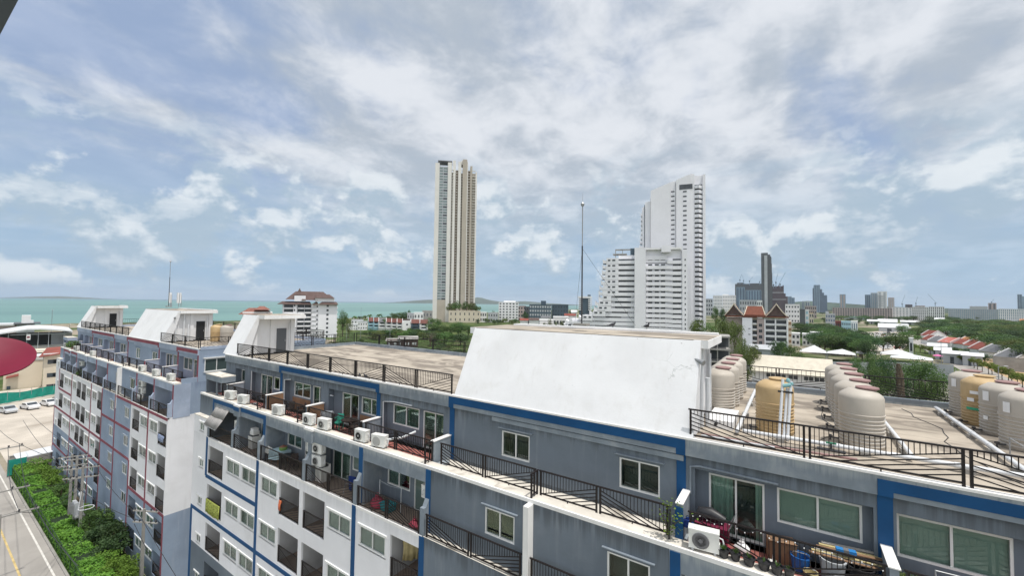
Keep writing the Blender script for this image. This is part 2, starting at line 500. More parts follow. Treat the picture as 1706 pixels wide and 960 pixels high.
MGL = glass('window_glass', (.82, .89, .86), .0)
MGD = bpy.data.materials.new('window_glass_dark'); MGD.use_nodes = True
_T = NT(MGD.node_tree); _b = _T.n['Principled BSDF']
_b.inputs['Roughness'].default_value = .06
_b.inputs['Specular IOR Level'].default_value = .6
_oi = _T.add('ShaderNodeObjectInfo').outputs['Random']
_T.l.new(_T.mix(_oi, (.045, .065, .065), (.16, .22, .20)), _b.inputs['Base Color'])


def foliage(name, dark, light, trans=.25):
    m = bpy.data.materials.new(name); m.use_nodes = True
    T = NT(m.node_tree); b = T.n['Principled BSDF']
    geo = T.add('ShaderNodeNewGeometry')
    tco = T.add('ShaderNodeTexCoord').outputs['Object']
    f = T.noise(tco, .9, 3)
    oi = T.add('ShaderNodeObjectInfo').outputs['Random']
    k = T.math('ADD', T.math('MULTIPLY', T.step(f, .3, .7), .55), T.math('MULTIPLY', geo.outputs['Random Per Island'], .45))
    col = T.mix(k, dark, light)
    hv = T.add('ShaderNodeHueSaturation', inp={'Value': T.math('MULTIPLY_ADD', oi, .5, .75), 'Hue': T.math('MULTIPLY_ADD', oi, .03, .485)})
    T.l.new(col, hv.inputs['Color'])
    T.l.new(hv.outputs[0], b.inputs['Base Color'])
    b.inputs['Roughness'].default_value = .6
    b.inputs['Specular IOR Level'].default_value = .25
    if trans:
        tl = T.add('ShaderNodeBsdfTranslucent'); T.l.new(hv.outputs[0], tl.inputs['Color'])
        mx = T.add('ShaderNodeMixShader', inp={0: trans})
        T.l.new(b.outputs[0], mx.inputs[1]); T.l.new(tl.outputs[0], mx.inputs[2])
        T.l.new(mx.outputs[0], T.n['Material Output'].inputs[0])
    return m


FG = foliage('foliage_green', (.040, .088, .024), (.125, .205, .052))
FD = foliage('foliage_dark', (.026, .062, .024), (.080, .145, .046))
FY = foliage('foliage_olive', (.065, .095, .024), (.170, .215, .065))
FB = foliage('foliage_bright', (.070, .150, .020), (.210, .340, .050))
FS = foliage('dry_branches', (.09, .085, .07), (.19, .18, .15))
MBK = material('bark', (.11, .085, .06), .9, .1, .2, 2)

# ------------------------------------------------------------------ the two apartment blocks
XL, XR = -38.4, 6.9
FLOOR = 2.77
_wcache = {}


def window(parent, x0, x1, z0, z1, y, kind='glass', name='window', hood=0.0, face='-y', fill=None, split=.5):
    """sliding window: frame (the part), two panes and what hangs behind them (sub-parts); x..z in scene coordinates"""
    w = round(abs(x1-x0), 2); h = round(z1-z0, 2)
    key = (w, h, kind, hood, fill, split)
    t = .06
    if key not in _wcache:
        fr = MB()
        fr.box(-w/2, w/2, -.03, .06, h/2-t, h/2); fr.box(-w/2, w/2, -.04, .06, -h/2, -h/2+t)
        fr.box(-w/2, -w/2+t, -.03, .06, -h/2+t, h/2-t); fr.box(w/2-t, w/2, -.03, .06, -h/2+t, h/2-t)
        xm = -w/2+w*split
        fr.box(xm-.028, xm+.028, -.015, .05, -h/2+t, h/2-t)
        if hood: fr.box(-w/2-hood, w/2+hood, -.14, -.0, h/2+.10, h/2+.13, 1)
        if kind == 'sill':
            fr.box(-w/2-.12, w/2+.12, -.10, .0, h/2+.03, h/2+.12); fr.box(-w/2-.06, w/2+.06, -.05, .0, -h/2-.07, -h/2-.003)
        pn = MB()
        pn.box(-w/2+t, xm-.028, .012, .018, -h/2+t, h/2-t); pn.box(xm+.028, w/2-t, .022, .028, -h/2+t, h/2-t)
        cu = MB()
        if fill:
            rng = random.Random(str(key)); yy = .10
            spans = {'curtain': [(-w/2+.02, w/2-.02)], 'parted': [(-w/2+.02, -w*.06), (w*.34, w/2-.02)], 'side': [(-w/2+.02, w*.02)], 'half': [(w*.02, w/2-.02)], 'blind': [(-w/2+.02, w/2-.02)], 'shade': [(-w/2+.02, w/2-.02)]}[fill]
            zb = -h/2+.03 if fill != 'shade' else -h*.02
            for a, b in spans:
                if fill in ('blind', 'shade'):
                    cu.box(a, b, yy, yy+.01, zb, h/2-.02)
                else:
                    n = max(4, int((b-a)/.05)); top = []; bot = []
                    for i in range(n+1):
                        x = a+(b-a)*i/n; d = .035*sin(i*1.9+rng.random()*.6)
                        top.append((x, yy+d, h/2-.02)); bot.append((x+.015*sin(i), yy+d*1.3, zb))
                    cu.add(top+bot, [(i, n+1+i, n+2+i, i+1) for i in range(n)])
        _wcache[key] = (fr, pn, cu)
    fr, pn, cu = _wcache[key]
    if isinstance(fr, MB):
        f0 = fr.build(name, [MFR, MGF]); p0 = pn.build('pane', MGL if fill or kind == 'clear' else MGD, f0)
        c0 = cu.build('curtain' if fill not in ('blind', 'shade') else 'blind', MCU if fill not in ('blind', 'shade') else MCU2, f0) if cu.v else None
        _wcache[key] = (f0, True, None); o = f0
        o.parent = parent
    else:
        o = part(fr, parent); o.name = name
    p = Vector(((x0+x1)/2, y, (z0+z1)/2))-parent.location
    o.location = p
    o.rotation_euler = (0, 0, {'-y': 0, '+x': pi/2, '+y': pi, '-x': -pi/2}[face])
    return o


def niche(mb, x0, x1, z0, z1, y, d=.5):
    mb.rooms.append((x0, x1, z0, z1, y, d))


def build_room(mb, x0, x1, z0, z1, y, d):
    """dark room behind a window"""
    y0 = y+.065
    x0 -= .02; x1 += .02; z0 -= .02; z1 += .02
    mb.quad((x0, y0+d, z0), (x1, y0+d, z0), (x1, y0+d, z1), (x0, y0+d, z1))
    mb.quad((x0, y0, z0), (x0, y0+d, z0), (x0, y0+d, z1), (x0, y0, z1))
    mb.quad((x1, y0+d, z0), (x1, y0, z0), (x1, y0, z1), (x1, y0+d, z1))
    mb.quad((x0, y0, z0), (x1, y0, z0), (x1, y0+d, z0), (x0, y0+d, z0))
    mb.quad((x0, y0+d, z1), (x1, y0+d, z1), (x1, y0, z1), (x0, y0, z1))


MIN = material('balcony_shade_grey', (.46, .46, .46), .85, .2, .08, .8, .3, (.3, .3, .3))  # wall white darkened to grey: shade of the deep balconies put into the colour


def rail(mb, a, b, n=1, h=.95, foot=.10, flip=0, bars=.115, fan=5):
    """railing of n panels from a to b: post pairs, top and bottom rail, bars over a fan of slanting rods"""
    a, b = Vector(a), Vector(b); d = (b-a); L = d.length; d.normalize()
    P = lambda t, z: a+d*t+Vector((0, 0, z))
    pl = L/n
    mb.bar(P(0, h), P(L, h), .055, .045)
    for k in range(n):
        t0, t1 = k*pl+.07, (k+1)*pl-.07
        for t in (t0, t1): mb.bar(P(t, 0), P(t, h), .06, .06)
        mb.bar(P(t0, foot), P(t1, foot), .045, .045)
        mb.bar(P((t0+t1)/2, 0), P((t0+t1)/2, foot), .03, .03)
        w = t1-t0; hd = (h-foot)*.86
        up = (k+flip) % 2 == 0
        for j in range(fan):
            q = 1-j/fan*.9
            if up: mb.bar(P(t1-w*q*.97, foot), P(t1, foot+hd*q), .028, .028)
            else: mb.bar(P(t0+w*q*.97, foot), P(t0, foot+hd*q), .028, .028)
        if bars:
            m = int(w/bars)
            for i in range(1, m):
                t = t0+w*i/m; f = (t-t0)/w if up else (t1-t)/w
                zb = foot+hd*max(0, f-.03)
                if h-zb > .06: mb.bar(P(t, zb), P(t, h), .019, .019)


def apartment(name, label, dx, wall_m, fascia_m, trim_m, near):
    M = Matrix.Translation((dx, 0, 0))
    root = thing(name, label, 'apartment block', (dx-16, 20, GZ), 0)
    wl = MB(M)      # 0 white 1 grey 2 fascia 3 ledge 4 white edge 5 red tile 6 balcony tile
    room = MB(M); room.rooms = []
    W_, G_, FA, LE, WE, RT_, BT, IN_ = range(8)
    wins = []       # (x0,x1,z0,z1,y,kind,fill,hood)
    opens = []
    holesL, holesM, holesR = [], [], []
    rng = random.Random(4 if near else 9)
    for k in range(5):
        z0 = -10.17-FLOOR*k
        for a, b in ((-32.55, -30.65), (-30.3, -28.4), (-27.65, -25.73), (-20.4, -18.48), (-17.72, -15.8)):
            holesL.append((a, b, z0-1.78, z0-.86))
            f = rng.choice(['curtain', 'curtain', 'side', 'blind', 'shade'])
            wins.append((a, b, z0-1.78, z0-.86, 13.10, 'sill', f if near and k < 3 else None, 0))
        for a, b in ((-35.6, -33.15), (-25.45, -23.22), (-22.86, -20.73), (-15.46, -13.55)):
            holesL.append((a, b, z0-2.58, z0-.58)); opens.append((a, b, z0-2.58, z0-.58, k))
        sz = -12.03-FLOOR*k
        holesL.append((-37.2, -36.45, sz-.58, sz)); wins.append((-37.2, -36.45, sz-.58, sz, 13.10, 'sill', None, 0))
        for a, b in ((-10.2, -8.8), (-5.0, -3.6)):
            holesM.append((a, b, z0-1.82, z0-.84)); wins.append((a, b, z0-1.82, z0-.84, 13.10, 'plain', None, .12))
        for a, b in ((-.16, 1.8), (2.5, 4.42)):
            holesR.append((a, b, z0-1.78, z0-.86)); wins.append((a, b, z0-1.78, z0-.86, 13.10, 'sill', None, 0))
        for a, b in ((-2.55, -.45), (4.65, 6.72)):
            holesR.append((a, b, z0-2.58, z0-.58)); opens.append((a, b, z0-2.58, z0-.58, k))
    holesL.append((-37.3, -36.5, -9.94, -9.33)); wins.append((-37.3, -36.5, -9.94, -9.33, 13.10, 'sill', None, 0))
    ZS = -18.36
    for (x0, x1, hs) in ((-36.0, -13.4, holesL), (-3.05, XR, holesR)):
        wl.wall(13.05, x0, x1, ZS, -10.17, hs, .12, W_); wl.wall(13.05, x0, x1, GZ, ZS, hs, .12, G_)
    wl.wall(13.05, XL, -36.0, ZS, -8.93, holesL, .12, W_); wl.wall(13.05, XL, -36.0, GZ, ZS, holesL, .12, G_)
    wl.wall(13.05, -13.4, -3.05, GZ, -10.17, holesM, .12, G_)
    wl.box(XL, -35.95, 13.04, 13.4, -8.93, -8.86, LE)
    wl.quad((-36.0, 13.05, -10.17), (-36.0, 13.6, -10.17), (-36.0, 13.6, -8.93), (-36.0, 13.05, -8.93), W_)
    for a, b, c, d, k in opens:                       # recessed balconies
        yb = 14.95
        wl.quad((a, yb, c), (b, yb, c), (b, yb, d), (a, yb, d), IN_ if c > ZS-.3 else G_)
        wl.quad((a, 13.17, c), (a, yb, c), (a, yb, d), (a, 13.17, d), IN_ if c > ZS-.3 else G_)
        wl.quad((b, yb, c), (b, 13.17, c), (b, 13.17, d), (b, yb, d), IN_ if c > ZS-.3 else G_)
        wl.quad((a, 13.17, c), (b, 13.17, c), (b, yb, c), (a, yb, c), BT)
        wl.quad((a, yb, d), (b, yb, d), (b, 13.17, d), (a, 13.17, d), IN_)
    # sixth floor: balconies behind the pilasters
    F6B = 14.6
    bays6 = ((-35.6, -32.1), (-31.7, -28.35), (-27.95, -23.15), (-22.65, -18.4), (-17.95, -13.6), (-2.85, 1.8), (2.2, 6.7))
    win6 = [(-35.0, -33.3, -10.3, -8.42, 'door', 'curtain'), (-31.2, -29.6, -10.3, -8.42, 'door', 'curtain'), (-29.4, -28.5, -9.5, -8.5, 'win', None),
            (-27.6, -25.9, -9.5, -8.5, 'win', 'curtain'), (-25.5, -23.9, -10.3, -8.42, 'door', 'side'),
            (-22.5, -20.8, -10.3, -8.42, 'door', 'curtain'), (-20.6, -19.0, -9.5, -8.5, 'win', None),
            (-17.6, -15.9, -9.5, -8.5, 'win', 'side'), (-15.6, -14.0, -10.3, -8.42, 'door', None),
            (-2.5, -.8, -10.3, -8.42, 'door', None), (-.4, 1.3, -9.5, -8.5, 'win', None), (2.6, 4.4, -9.5, -8.5, 'win', None), (4.8, 6.4, -10.3, -8.42, 'door', None)]
    h6 = [(a, b, c, d) for a, b, c, d, *_ in win6]
    for x0, x1 in ((-36.0, -13.4), (-3.05, XR)):
        wl.wall(F6B, x0, x1, -10.3, -7.6, h6, .1, G_)
        wl.box(x0, x1, 13.4, 13.6, -8.05, -7.42, FA)
        wl.quad((x0, 13.05, -10.3), (x1, 13.05, -10.3), (x1, F6B, -10.3), (x0, F6B, -10.3), BT)
        wl.box(x0, x1, 13.04, 13.17, -10.3, -10.17, WE)
        wl.quad((x0, F6B, -8.05), (x1, F6B, -8.05), (x1, 13.6, -8.05), (x0, 13.6, -8.05), W_)
    for a, b, c, d, kd, f in win6:
        wins.append((a, b, c, d, F6B+.04, 'plain', f if near else None, 0))
    wl.wall(13.4, XL, -36.0, -8.93, -7.42, (), .1, G_)
    wl.quad((-36.0, 13.4, -10.3), (-36.0, 14.7, -10.3), (-36.0, 14.7, -7.6), (-36.0, 13.4, -7.6), G_)
    g6 = [(-10.25, -8.83, -9.2, -8.16), (-5.15, -3.75, -9.2, -8.16)]
    wl.wall(13.4, -13.4, -3.05, -10.17, -7.42, g6, .1, G_)
    wl.quad((-13.4, 13.05, -10.17), (-3.05, 13.05, -10.17), (-3.05, 13.4, -10.17), (-13.4, 13.4, -10.17), LE)
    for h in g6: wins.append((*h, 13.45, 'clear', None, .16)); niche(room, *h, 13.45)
    # pilasters and partition walls of the sixth floor
    for xc in (-35.8, -31.9, -28.15, -22.9, -18.2, -13.45, -3.0, 2.0, 6.75):
        wl.box(xc-.17, xc+.17, 13.385, F6B, -10.3, -7.42, FA)
        wl.box(xc-.12, xc+.12, 13.055, 13.385, -10.16, -9.0, FA)
        wl.hexa([(xc-.12, 13.20, -9.0), (xc+.12, 13.20, -9.0), (xc+.12, 13.385, -9.0), (xc-.12, 13.385, -9.0),
                 (xc-.12, 13.36, -8.7), (xc+.12, 13.36, -8.7), (xc+.12, 13.385, -8.7), (xc-.12, 13.385, -8.7)], FA)
    for xc in (-31.9, -22.9):
        wl.box(xc-.38, xc+.38, 13.26, 13.384, -8.1, -7.425, FA); wl.box(xc-.42, xc+.42, 13.24, 13.39, -7.42, -7.298, WE)
    wl.box(-8.22, -8.0, 13.03, 13.395, -11.6, -7.425, WE)
    # terrace of the top floor
    wl.box(XL, XR, 13.38, 13.46, -7.42, -7.29, WE)
    wl.box(XL, XR, 13.46, 13.9, -7.42, -7.30, LE)
    for a, b, mi in ((XL, -13.75, RT_), (-13.75, -3.0, LE), (-3.0, XR, RT_)):
        wl.quad((a, 13.9, -7.56), (b, 13.9, -7.56), (b, 15.6, -7.56), (a, 15.6, -7.56), mi)
    wl.quad((XL, 13.9, -7.56), (XL, 13.9, -7.42), (XR, 13.9, -7.42), (XR, 13.9, -7.56), LE)
    bays7 = [(-36.7, -35.1), (-34.2, -29.8), (-29.2, -24.75), (-23.9, -19.3), (-18.82, -14.2), (-2.75, 1.78), (2.25, 6.6)]
    h7 = [(a, b, -7.56, -5.46) for a, b in bays7]
    gw = [(-10.69, -9.24, -6.74, -5.63), (-5.35, -3.89, -6.74, -5.64)]
    wl.wall(15.10, XL, XR, -7.56, -4.9, h7+gw, .36, G_)
    wl.box(-11.2, -3.1, 15.04, 15.095, -5.28, -5.10, FA)
    win7 = [(-36.5, -35.2, -6.5, -5.58, 'curtain'), (-33.3, -31.58, -7.52, -5.60, 'side'), (-31.38, -29.86, -6.5, -5.60, 'half'),
            (-28.56, -26.54, -6.58, -5.62, 'shade'), (-26.24, -24.8, -7.52, -5.62, 'curtain'), (-23.0, -21.38, -7.52, -5.62, 'side'), (-21.1, -19.35, -6.6, -5.64, 'blind'),
            (-18.3, -16.25, -6.72, -5.64, 'curtain'), (-15.95, -14.28, -7.52, -5.65, 'curtain'),
            (-2.38, -.78, -7.52, -5.62, 'parted'), (-.45, 1.58, -6.66, -5.61, 'blind'), (2.29, 4.42, -6.74, -5.60, 'blind'), (4.75, 6.4, -7.52, -5.62, 'curtain')]
    b7 = [(a, b, c, d) for a, b, c, d, _ in win7]
    for a, b in bays7: wl.wall(15.46, a, b, -7.56, -5.46, b7, .1, G_)
    for a, b, c, d, f in win7: wins.append((a, b, c, d, 15.50, 'plain', f if near else None, 0))
    for i, h in enumerate(gw):
        wins.append((*h, 15.16, 'clear' if near else 'plain', None, .16)); niche(room, *h, 15.16)
    # roof edge, roof slab, kerbs
    wl.box(XL, XR, 15.0, 15.098, -5.06, -4.52, FA)
    wl.box(XL-.02, XR+.02, 14.97, 15.22, -4.52, -4.45, WE)
    # low partition walls on the terrace
    for xc, fr in ((-35.2, 0), (-29.3, 0), (-24.4, 0), (-18.95, 0), (-13.75, 0), (-3.0, 1), (2.02, 0)):
        top = -6.42 if not fr else -6.25
        wl.box(xc-.09, xc+.09, 13.96, 15.098, -7.56, top, FA)
        wl.hexa([(xc-.12, 13.92, top), (xc+.12, 13.92, top), (xc+.12, 15.096, top), (xc-.12, 15.096, top),
                 (xc-.12, 13.92, top+.03), (xc+.12, 13.92, top+.03), (xc+.12, 15.096, top+.05), (xc-.12, 15.096, top+.05)], WE)
    # canopy over the corner terrace
    wl.box(XL+.4, -35.15, 13.55, 14.5, -6.25, -5.85, FA); wl.box(XL+.4, -35.15, 13.54, 14.5, -5.85, -5.79, LE)
    wl.box(XL+.4, XL+.55, 13.6, 15.0, -7.3, -6.25, G_); wl.box(-36.2, -36.1, 13.6, 13.7, -7.3, -6.25, FA)
    # end walls and rear
    for xe, sg in ((XL, -1), (XR, 1)):
        def endq(y0, y1, z0, z1, mi):
            q = [(xe, y0, z0), (xe, y1, z0), (xe, y1, z1), (xe, y0, z1)]
            wl.quad(*(q if sg > 0 else q[::-1]), mi)
        endq(13.05, 27.2, ZS, -10.17, W_); endq(13.05, 27.2, GZ, ZS, G_)
        if sg < 0: endq(13.05, 13.4, -10.17, -8.93, W_)
        endq(13.4, 27.2, -10.17, -7.42, G_); endq(15.10, 27.2, -7.42, -4.6, G_)
    wl.quad((XR, 27.2, GZ), (XL, 27.2, GZ), (XL, 27.2, -4.6), (XR, 27.2, -4.6), G_)
    if not near: wl.box(XR-.16, XR-.02, 13.92, 15.09, -7.55, -7.0, G_)
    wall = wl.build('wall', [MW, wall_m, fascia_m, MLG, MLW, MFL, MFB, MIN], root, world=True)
    for a, b, c, d, kd, f in win6:
        if near: niche(room, a, b, c, d, F6B+.04)
    for a, b, c, d, f in win7:
        if near: niche(room, a, b, c, d, 15.50)
    for w in wins:
        if near and w[4] == 13.10 and w[6]: niche(room, w[0], w[1], w[2], w[3], 13.10)
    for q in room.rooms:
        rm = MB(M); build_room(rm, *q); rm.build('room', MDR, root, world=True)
    rf = MB(M)
    rf.box(XL+.012, XR-.012, 15.112, 27.188, -4.9, -4.6)
    rf.m = 1
    rf.box(XL-.02, XR+.02, 26.95, 27.22, -4.6, -4.32); rf.box(XL-.02, XL+.24, 15.22, 26.95, -4.6, -4.33); rf.box(XR-.24, XR+.02, 15.22, 26.95, -4.6, -4.33)
    rf.build('roof', [MRF, fascia_m], root, world=True)
    # painted bands, slightly proud of the render
    tr = MB(M); e = .018

    def hb(x0, x1, z, y=13.05, w=.26): tr.box(x0, x1, y-e, y+.004, z-w/2, z+w/2)
    def vb(x, z0, z1, y=13.05, w=.30): tr.box(x-w/2, x+w/2, y-e-.004, y+.003, z0, z1)
    hb(-35.9, -28.15, -13.0); vb(-35.87, -13.0, -10.2)
    vb(-28.15, GZ, -10.2); vb(-28.15, -10.2, -7.45, 13.385)
    hb(XL+.02, -18.2, -15.85); vb(XL+.15, GZ, -15.85)
    vb(-18.2, GZ, -10.2); vb(-18.2, -10.2, -7.45, 13.385)
    vb(-13.42, GZ, -10.2); vb(-13.42, -10.2, -7.45, 13.385)
    vb(-29.6, -7.5, -5.06, 15.10, .30); vb(-19.1, -7.5, -5.06, 15.10, .30)
    tr.box(-29.75, -29.45, 14.98, 15.0, -5.06, -4.60); tr.box(-19.25, -18.95, 14.98, 15.0, -5.06, -4.60)
    tr.box(-29.45, -19.25, 14.98, 15.0, -4.90, -4.60)
    vb(-13.62, -7.5, -5.06, 15.10); vb(-3.18, -7.5, -5.06, 15.10)
    tr.box(-13.77, -3.03, 14.975, 15.0, -4.86, -4.53); tr.box(-13.77, -13.47, 14.98, 15.0, -5.06, -4.86); tr.box(-3.33, -3.03, 14.98, 15.0, -5.06, -4.86)
    vb(2.02, -7.5, -5.06, 15.10, .32); tr.box(1.86, 2.18, 14.98, 15.0, -5.06, -4.62); tr.box(2.18, XR, 14.98, 15.0, -4.92, -4.62)
    tr.box(-3.12, -2.88, 13.905, 13.955, -7.5, -6.34)
    vb(-3.0, -10.2, -7.45, 13.385)
    tr.box(-35.95, -32.28, 13.375, 13.395, -7.72, -7.46); vb(-35.9, -10.2, -7.46, 13.385, .22)
    tr.box(-31.52, -28.3, 13.375, 13.395, -7.72, -7.46); tr.box(-32.3, -31.5, 13.24, 13.258, -7.72, -7.46)
    if not near:
        hb(-8.3, XR, -10.32); vb(-8.3, GZ, -10.2); hb(-13.4, -3.05, -13.05); hb(-13.4, -3.05, -15.85); hb(-18.2, -13.4, -15.85)
        hb(-3.05, XR, -18.4); vb(2.02, GZ, -10.2); vb(6.75, GZ, -18.4); hb(XL+.02, -28.15, -21.2); hb(-28, -8.3, -18.6)
        vb(-3.0, GZ, -15.85); vb(2.0, -10.2, -7.45, 13.385, .25); vb(6.77, -10.2, -7.45, 13.385, .25); vb(6.77, -7.5, -5.06, 15.10, .25)
    tr.build('trim_band', trim_m, root, world=True)
    # windows
    for a, b, c, d, y, kind, f, hood in wins:
        split = .62 if (near and f == 'parted') else .5
        window(root, a+dx, b+dx, c, d, y, kind, 'window' if d-c < 1.5 else 'glass_door', hood, '-y', f)
    if not near:
        window(root, XR+dx-.0, XR+dx-.0+1.9, -6.62, -5.46, 16.4, 'sill', 'window', 0, '+x')
        root.children[-1].location = Vector((XR+dx+.03, 16.5, -6.0))-root.location
    for a, b, c, d, k in opens:
        if k > 4: continue
        if near and k < 3 and a < -13:
            window(root, a+.5+dx, b-.35+dx, c+.02, c+1.9, 14.90, 'plain', 'glass_door')
        r = MB(M); rail(r, (a+.02, 13.09, c+.03), (b-.02, 13.09, c+.03), 1, .92, .06, k, .10 if near else .2)
        r.build('railing', MRL, root, world=True)
    # railings
    def run(a, b, n, flip=0, bars=.115, h=.95):
        r = MB(M); rail(r, a, b, n, h, .10, flip, bars); return r.build('railing', MRL, root, world=True)
    bar_s = .115 if near else .22
    run((-36.55, 15.1, -4.46), (-13.62, 15.1, -4.46), 9, 0, bar_s)
    run((-2.95, 15.1, -4.46), (XR-.05, 15.1, -4.46), 3, 1 if near else 0, bar_s*.95)
    run((XR-.1, 15.15, -4.46), (XR-.1, 27.0, -4.46), 5, 0, .25)
    run((XL+.1, 20.0, -4.35), (XL+.1, 27.0, -4.35), 3, 0, .25)
    run((XL+.2, 27.1, -4.33), (XR-.1, 27.1, -4.33), 12, 0, .2)
    for i, (a, b) in enumerate(((-36.1, -31.9), (-31.7, -29.5), (-29.1, -24.6), (-24.2, -19.1), (-18.75, -13.9), (-13.3, -8.25), (-8.1, -3.3), (-2.75, 1.9), (2.2, XR-.1))):
        run((a, 13.98, -7.36), (b, 13.98, -7.36), 1 if b-a < 3.6 else 2, i, bar_s)
    for x in (-29.4, -24.45, -18.95, -13.75, -8.15):
        r = MB(M); rail(r, (x, 13.42, -7.3), (x, 13.98, -7.3), 1, .9, .1, 0, 0, 0); r.build('railing', MRL, root, world=True)
    for i, (a, b) in enumerate(((-35.65, -32.05), (-31.75, -28.3), (-28.0, -23.05), (-22.75, -18.35), (-18.05, -13.6), (-13.25, -8.3), (-7.95, -3.2), (-2.85, 1.85), (2.15, 6.6))):
        run((a, 13.11, -10.17), (b, 13.11, -10.17), 1 if b-a < 3.8 else 2, i, bar_s)
    if near:
        for q in ((-29.205, -29.17, 13.97, 15.05, -7.5, -6.46), (-24.305, -24.27, 13.97, 15.05, -7.5, -6.46), (-28.7, -26.5, 15.43, 15.458, -7.5, -6.66), (-21.2, -19.4, 15.43, 15.458, -7.5, -6.70)):
            wc = MB(); wc.box(*q); wc.build('wood_cladding', MWD, root, world=True)
        for pts in ([(-18.66, 15.09, -7.5), (-18.66, 15.06, -5.5), (-17.8, 15.06, -5.40), (-16.4, 15.06, -5.40)], [(-2.88, 15.05, -6.3), (-2.88, 15.05, -5.40), (-2.6, 15.06, -5.34), (-.4, 15.06, -5.38)],
                    [(-29.1, 15.06, -7.5), (-29.1, 15.05, -5.5), (-28.3, 15.05, -5.40)], [(-33.9, 15.06, -7.5), (-33.9, 15.05, -5.40)], [(-24.2, 15.2, -6.4), (-24.2, 15.2, -5.9), (-23.6, 15.2, -5.9)]):
            cd = MB(); cd.tube(pts, .035, 6); cd.build('conduit', MPV if pts[0][0] < -10 else MGF, root, world=True, smooth=True)
    # white stair houses on the roof
    for x0, x1, door, ov in ((-38.9, -36.65, 1, 1.2), (-13.45, -3.05, 0, .5)):
        sh = MB(M); zt = -1.30; yb = 19.7
        sh.hexa([(x0, 15.02, -4.45), (x1, 15.02, -4.45), (x1, yb, -4.45), (x0, yb, -4.45), (x0, 16.5, zt), (x1, 16.5, zt), (x1, yb, zt), (x0, yb, zt)])
        for xx in ((x1, x1+.26),):      # slanting rib at the open side
            sh.hexa([(xx[0], 15.02, -4.45), (xx[1], 15.02, -4.45), (xx[1], 15.9, -4.45), (xx[0], 15.9, -4.45), (xx[0], 16.5, zt), (xx[1], 16.5, zt), (xx[1], 16.75, zt), (xx[0], 16.75, zt)])
        sh.box(x1, x1+.10, 17.6, 17.9, -4.5, zt); sh.box(x1, x1+.10, 19.3, 19.6, -4.5, zt)
        s_o = sh.build('stair_house', MWK, root, world=True)
        cp = MB(M)
        cp.box(x1+.003, x1+ov, 16.56, 20.0, zt-.28, zt+.02); cp.box(x0-.35, x0-.003, 16.56, 20.0, zt-.28, zt+.02)
        cp.m = 1; cp.box(x0-.33, x1+ov-.03, 16.60, 19.95, zt+.021, zt+.035)
        cp.m = 0; cp.box(x0+.3, x1+ov-.1, 19.6, 19.95, zt+.036, zt+.13)
        cp.build('cap', [MWC, MRF], s_o, world=True)
        if door or not near:
            d = MB(M); d.box(x1+.002, x1+.05, 18.15, 18.95, -4.5, -2.45); d.build('door', MDK if not near else MSL, s_o, world=True)
            d = MB(M); d.box(x1+.05, x1+.09, 18.82, 18.87, -3.6, -3.4); d.build('handle', MMT, s_o, world=True)
        pipes = [([(x1+.16, 19.15, -4.55), (x1+.16, 19.15, -2.0)], .055)]
        if not door:
            pipes += [([(x1+.20, 16.3, -4.55), (x1+.20, 16.3, -2.0)], .06), ([(x1+.2, 17.0, -4.55), (x1+.2, 17.0, -1.6)], .07), ([(x1+.35, 17.35, -4.55), (x1+.35, 17.35, -2.75)], .085)]
        for pp, rr in pipes:
            dp = MB(M); dp.tube(pp, rr, 8); dp.build('downpipe', MPV, s_o, world=True, smooth=True)
        if not door:
            lp = MB(M); lp.tube([(x1+.1, 16.25, -1.95), (x1+.42, 16.1, -2.05)], [.05, .10], 10); lp.build('flood_light', MMT, s_o, world=True)
    return root


near_block = apartment('apartment_building', 'long grey blue foreground apartment block with blue painted bands and white stair houses', 0, MG, MGF, MBL, True)
far_block = apartment('apartment_building', 'apartment block at the left with maroon painted bands and periwinkle walls', -50.9, MA, MAF, MRD, False)

# ------------------------------------------------------------------ ground, sea, roads
def sheet(name, pts, m, z):
    b = MB(); b.add([(p[0], p[1], z) for p in pts], [tuple(range(len(pts)))])
    o = b.build(name, m); structure(o); return o


MGRD = bpy.data.materials.new('town_ground'); MGRD.use_nodes = True
T = NT(MGRD.node_tree); b = T.n['Principled BSDF']; b.inputs['Roughness'].default_value = .95; b.inputs['Specular IOR Level'].default_value = .1
P = T.add('ShaderNodeNewGeometry').outputs['Position']
f1 = T.noise(P, .012, 6, .6, .3); f2 = T.noise(P, .09, 6, .65); f3 = T.noise(P, .6, 4)
gcol = T.mix(T.step(f2, .4, .62), (.045, .080, .022), (.10, .125, .045))
dcol = T.mix(f3, (.24, .205, .155), (.36, .31, .25))
c = T.mix(T.step(f1, .50, .60), gcol, dcol)
c = T.mix(T.math('MULTIPLY', T.step(T.noise(P, .25, 5), .55, .7), .6), c, (.15, .15, .07))
T.l.new(c, b.inputs['Base Color'])

MSEA = bpy.data.materials.new('sea_water'); MSEA.use_nodes = True
T = NT(MSEA.node_tree); b = T.n['Principled BSDF']; b.inputs['Roughness'].default_value = .35; b.inputs['Specular IOR Level'].default_value = .25
P = T.add('ShaderNodeNewGeometry').outputs['Position']
mp = T.add('ShaderNodeMapping', inp={'Rotation': (0, 0, RAD(-56)), 'Scale': (.0035, .0006, 1)}); T.l.new(P, mp.inputs['Vector'])
band = T.noise(mp.outputs[0], 1.0, 5, .6, .4)
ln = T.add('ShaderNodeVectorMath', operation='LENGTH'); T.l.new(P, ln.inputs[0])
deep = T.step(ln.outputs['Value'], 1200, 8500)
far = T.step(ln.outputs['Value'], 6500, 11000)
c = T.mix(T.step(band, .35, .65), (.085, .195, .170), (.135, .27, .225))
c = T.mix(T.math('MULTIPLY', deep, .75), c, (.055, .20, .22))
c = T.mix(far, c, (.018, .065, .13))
T.l.new(c, b.inputs['Base Color'])
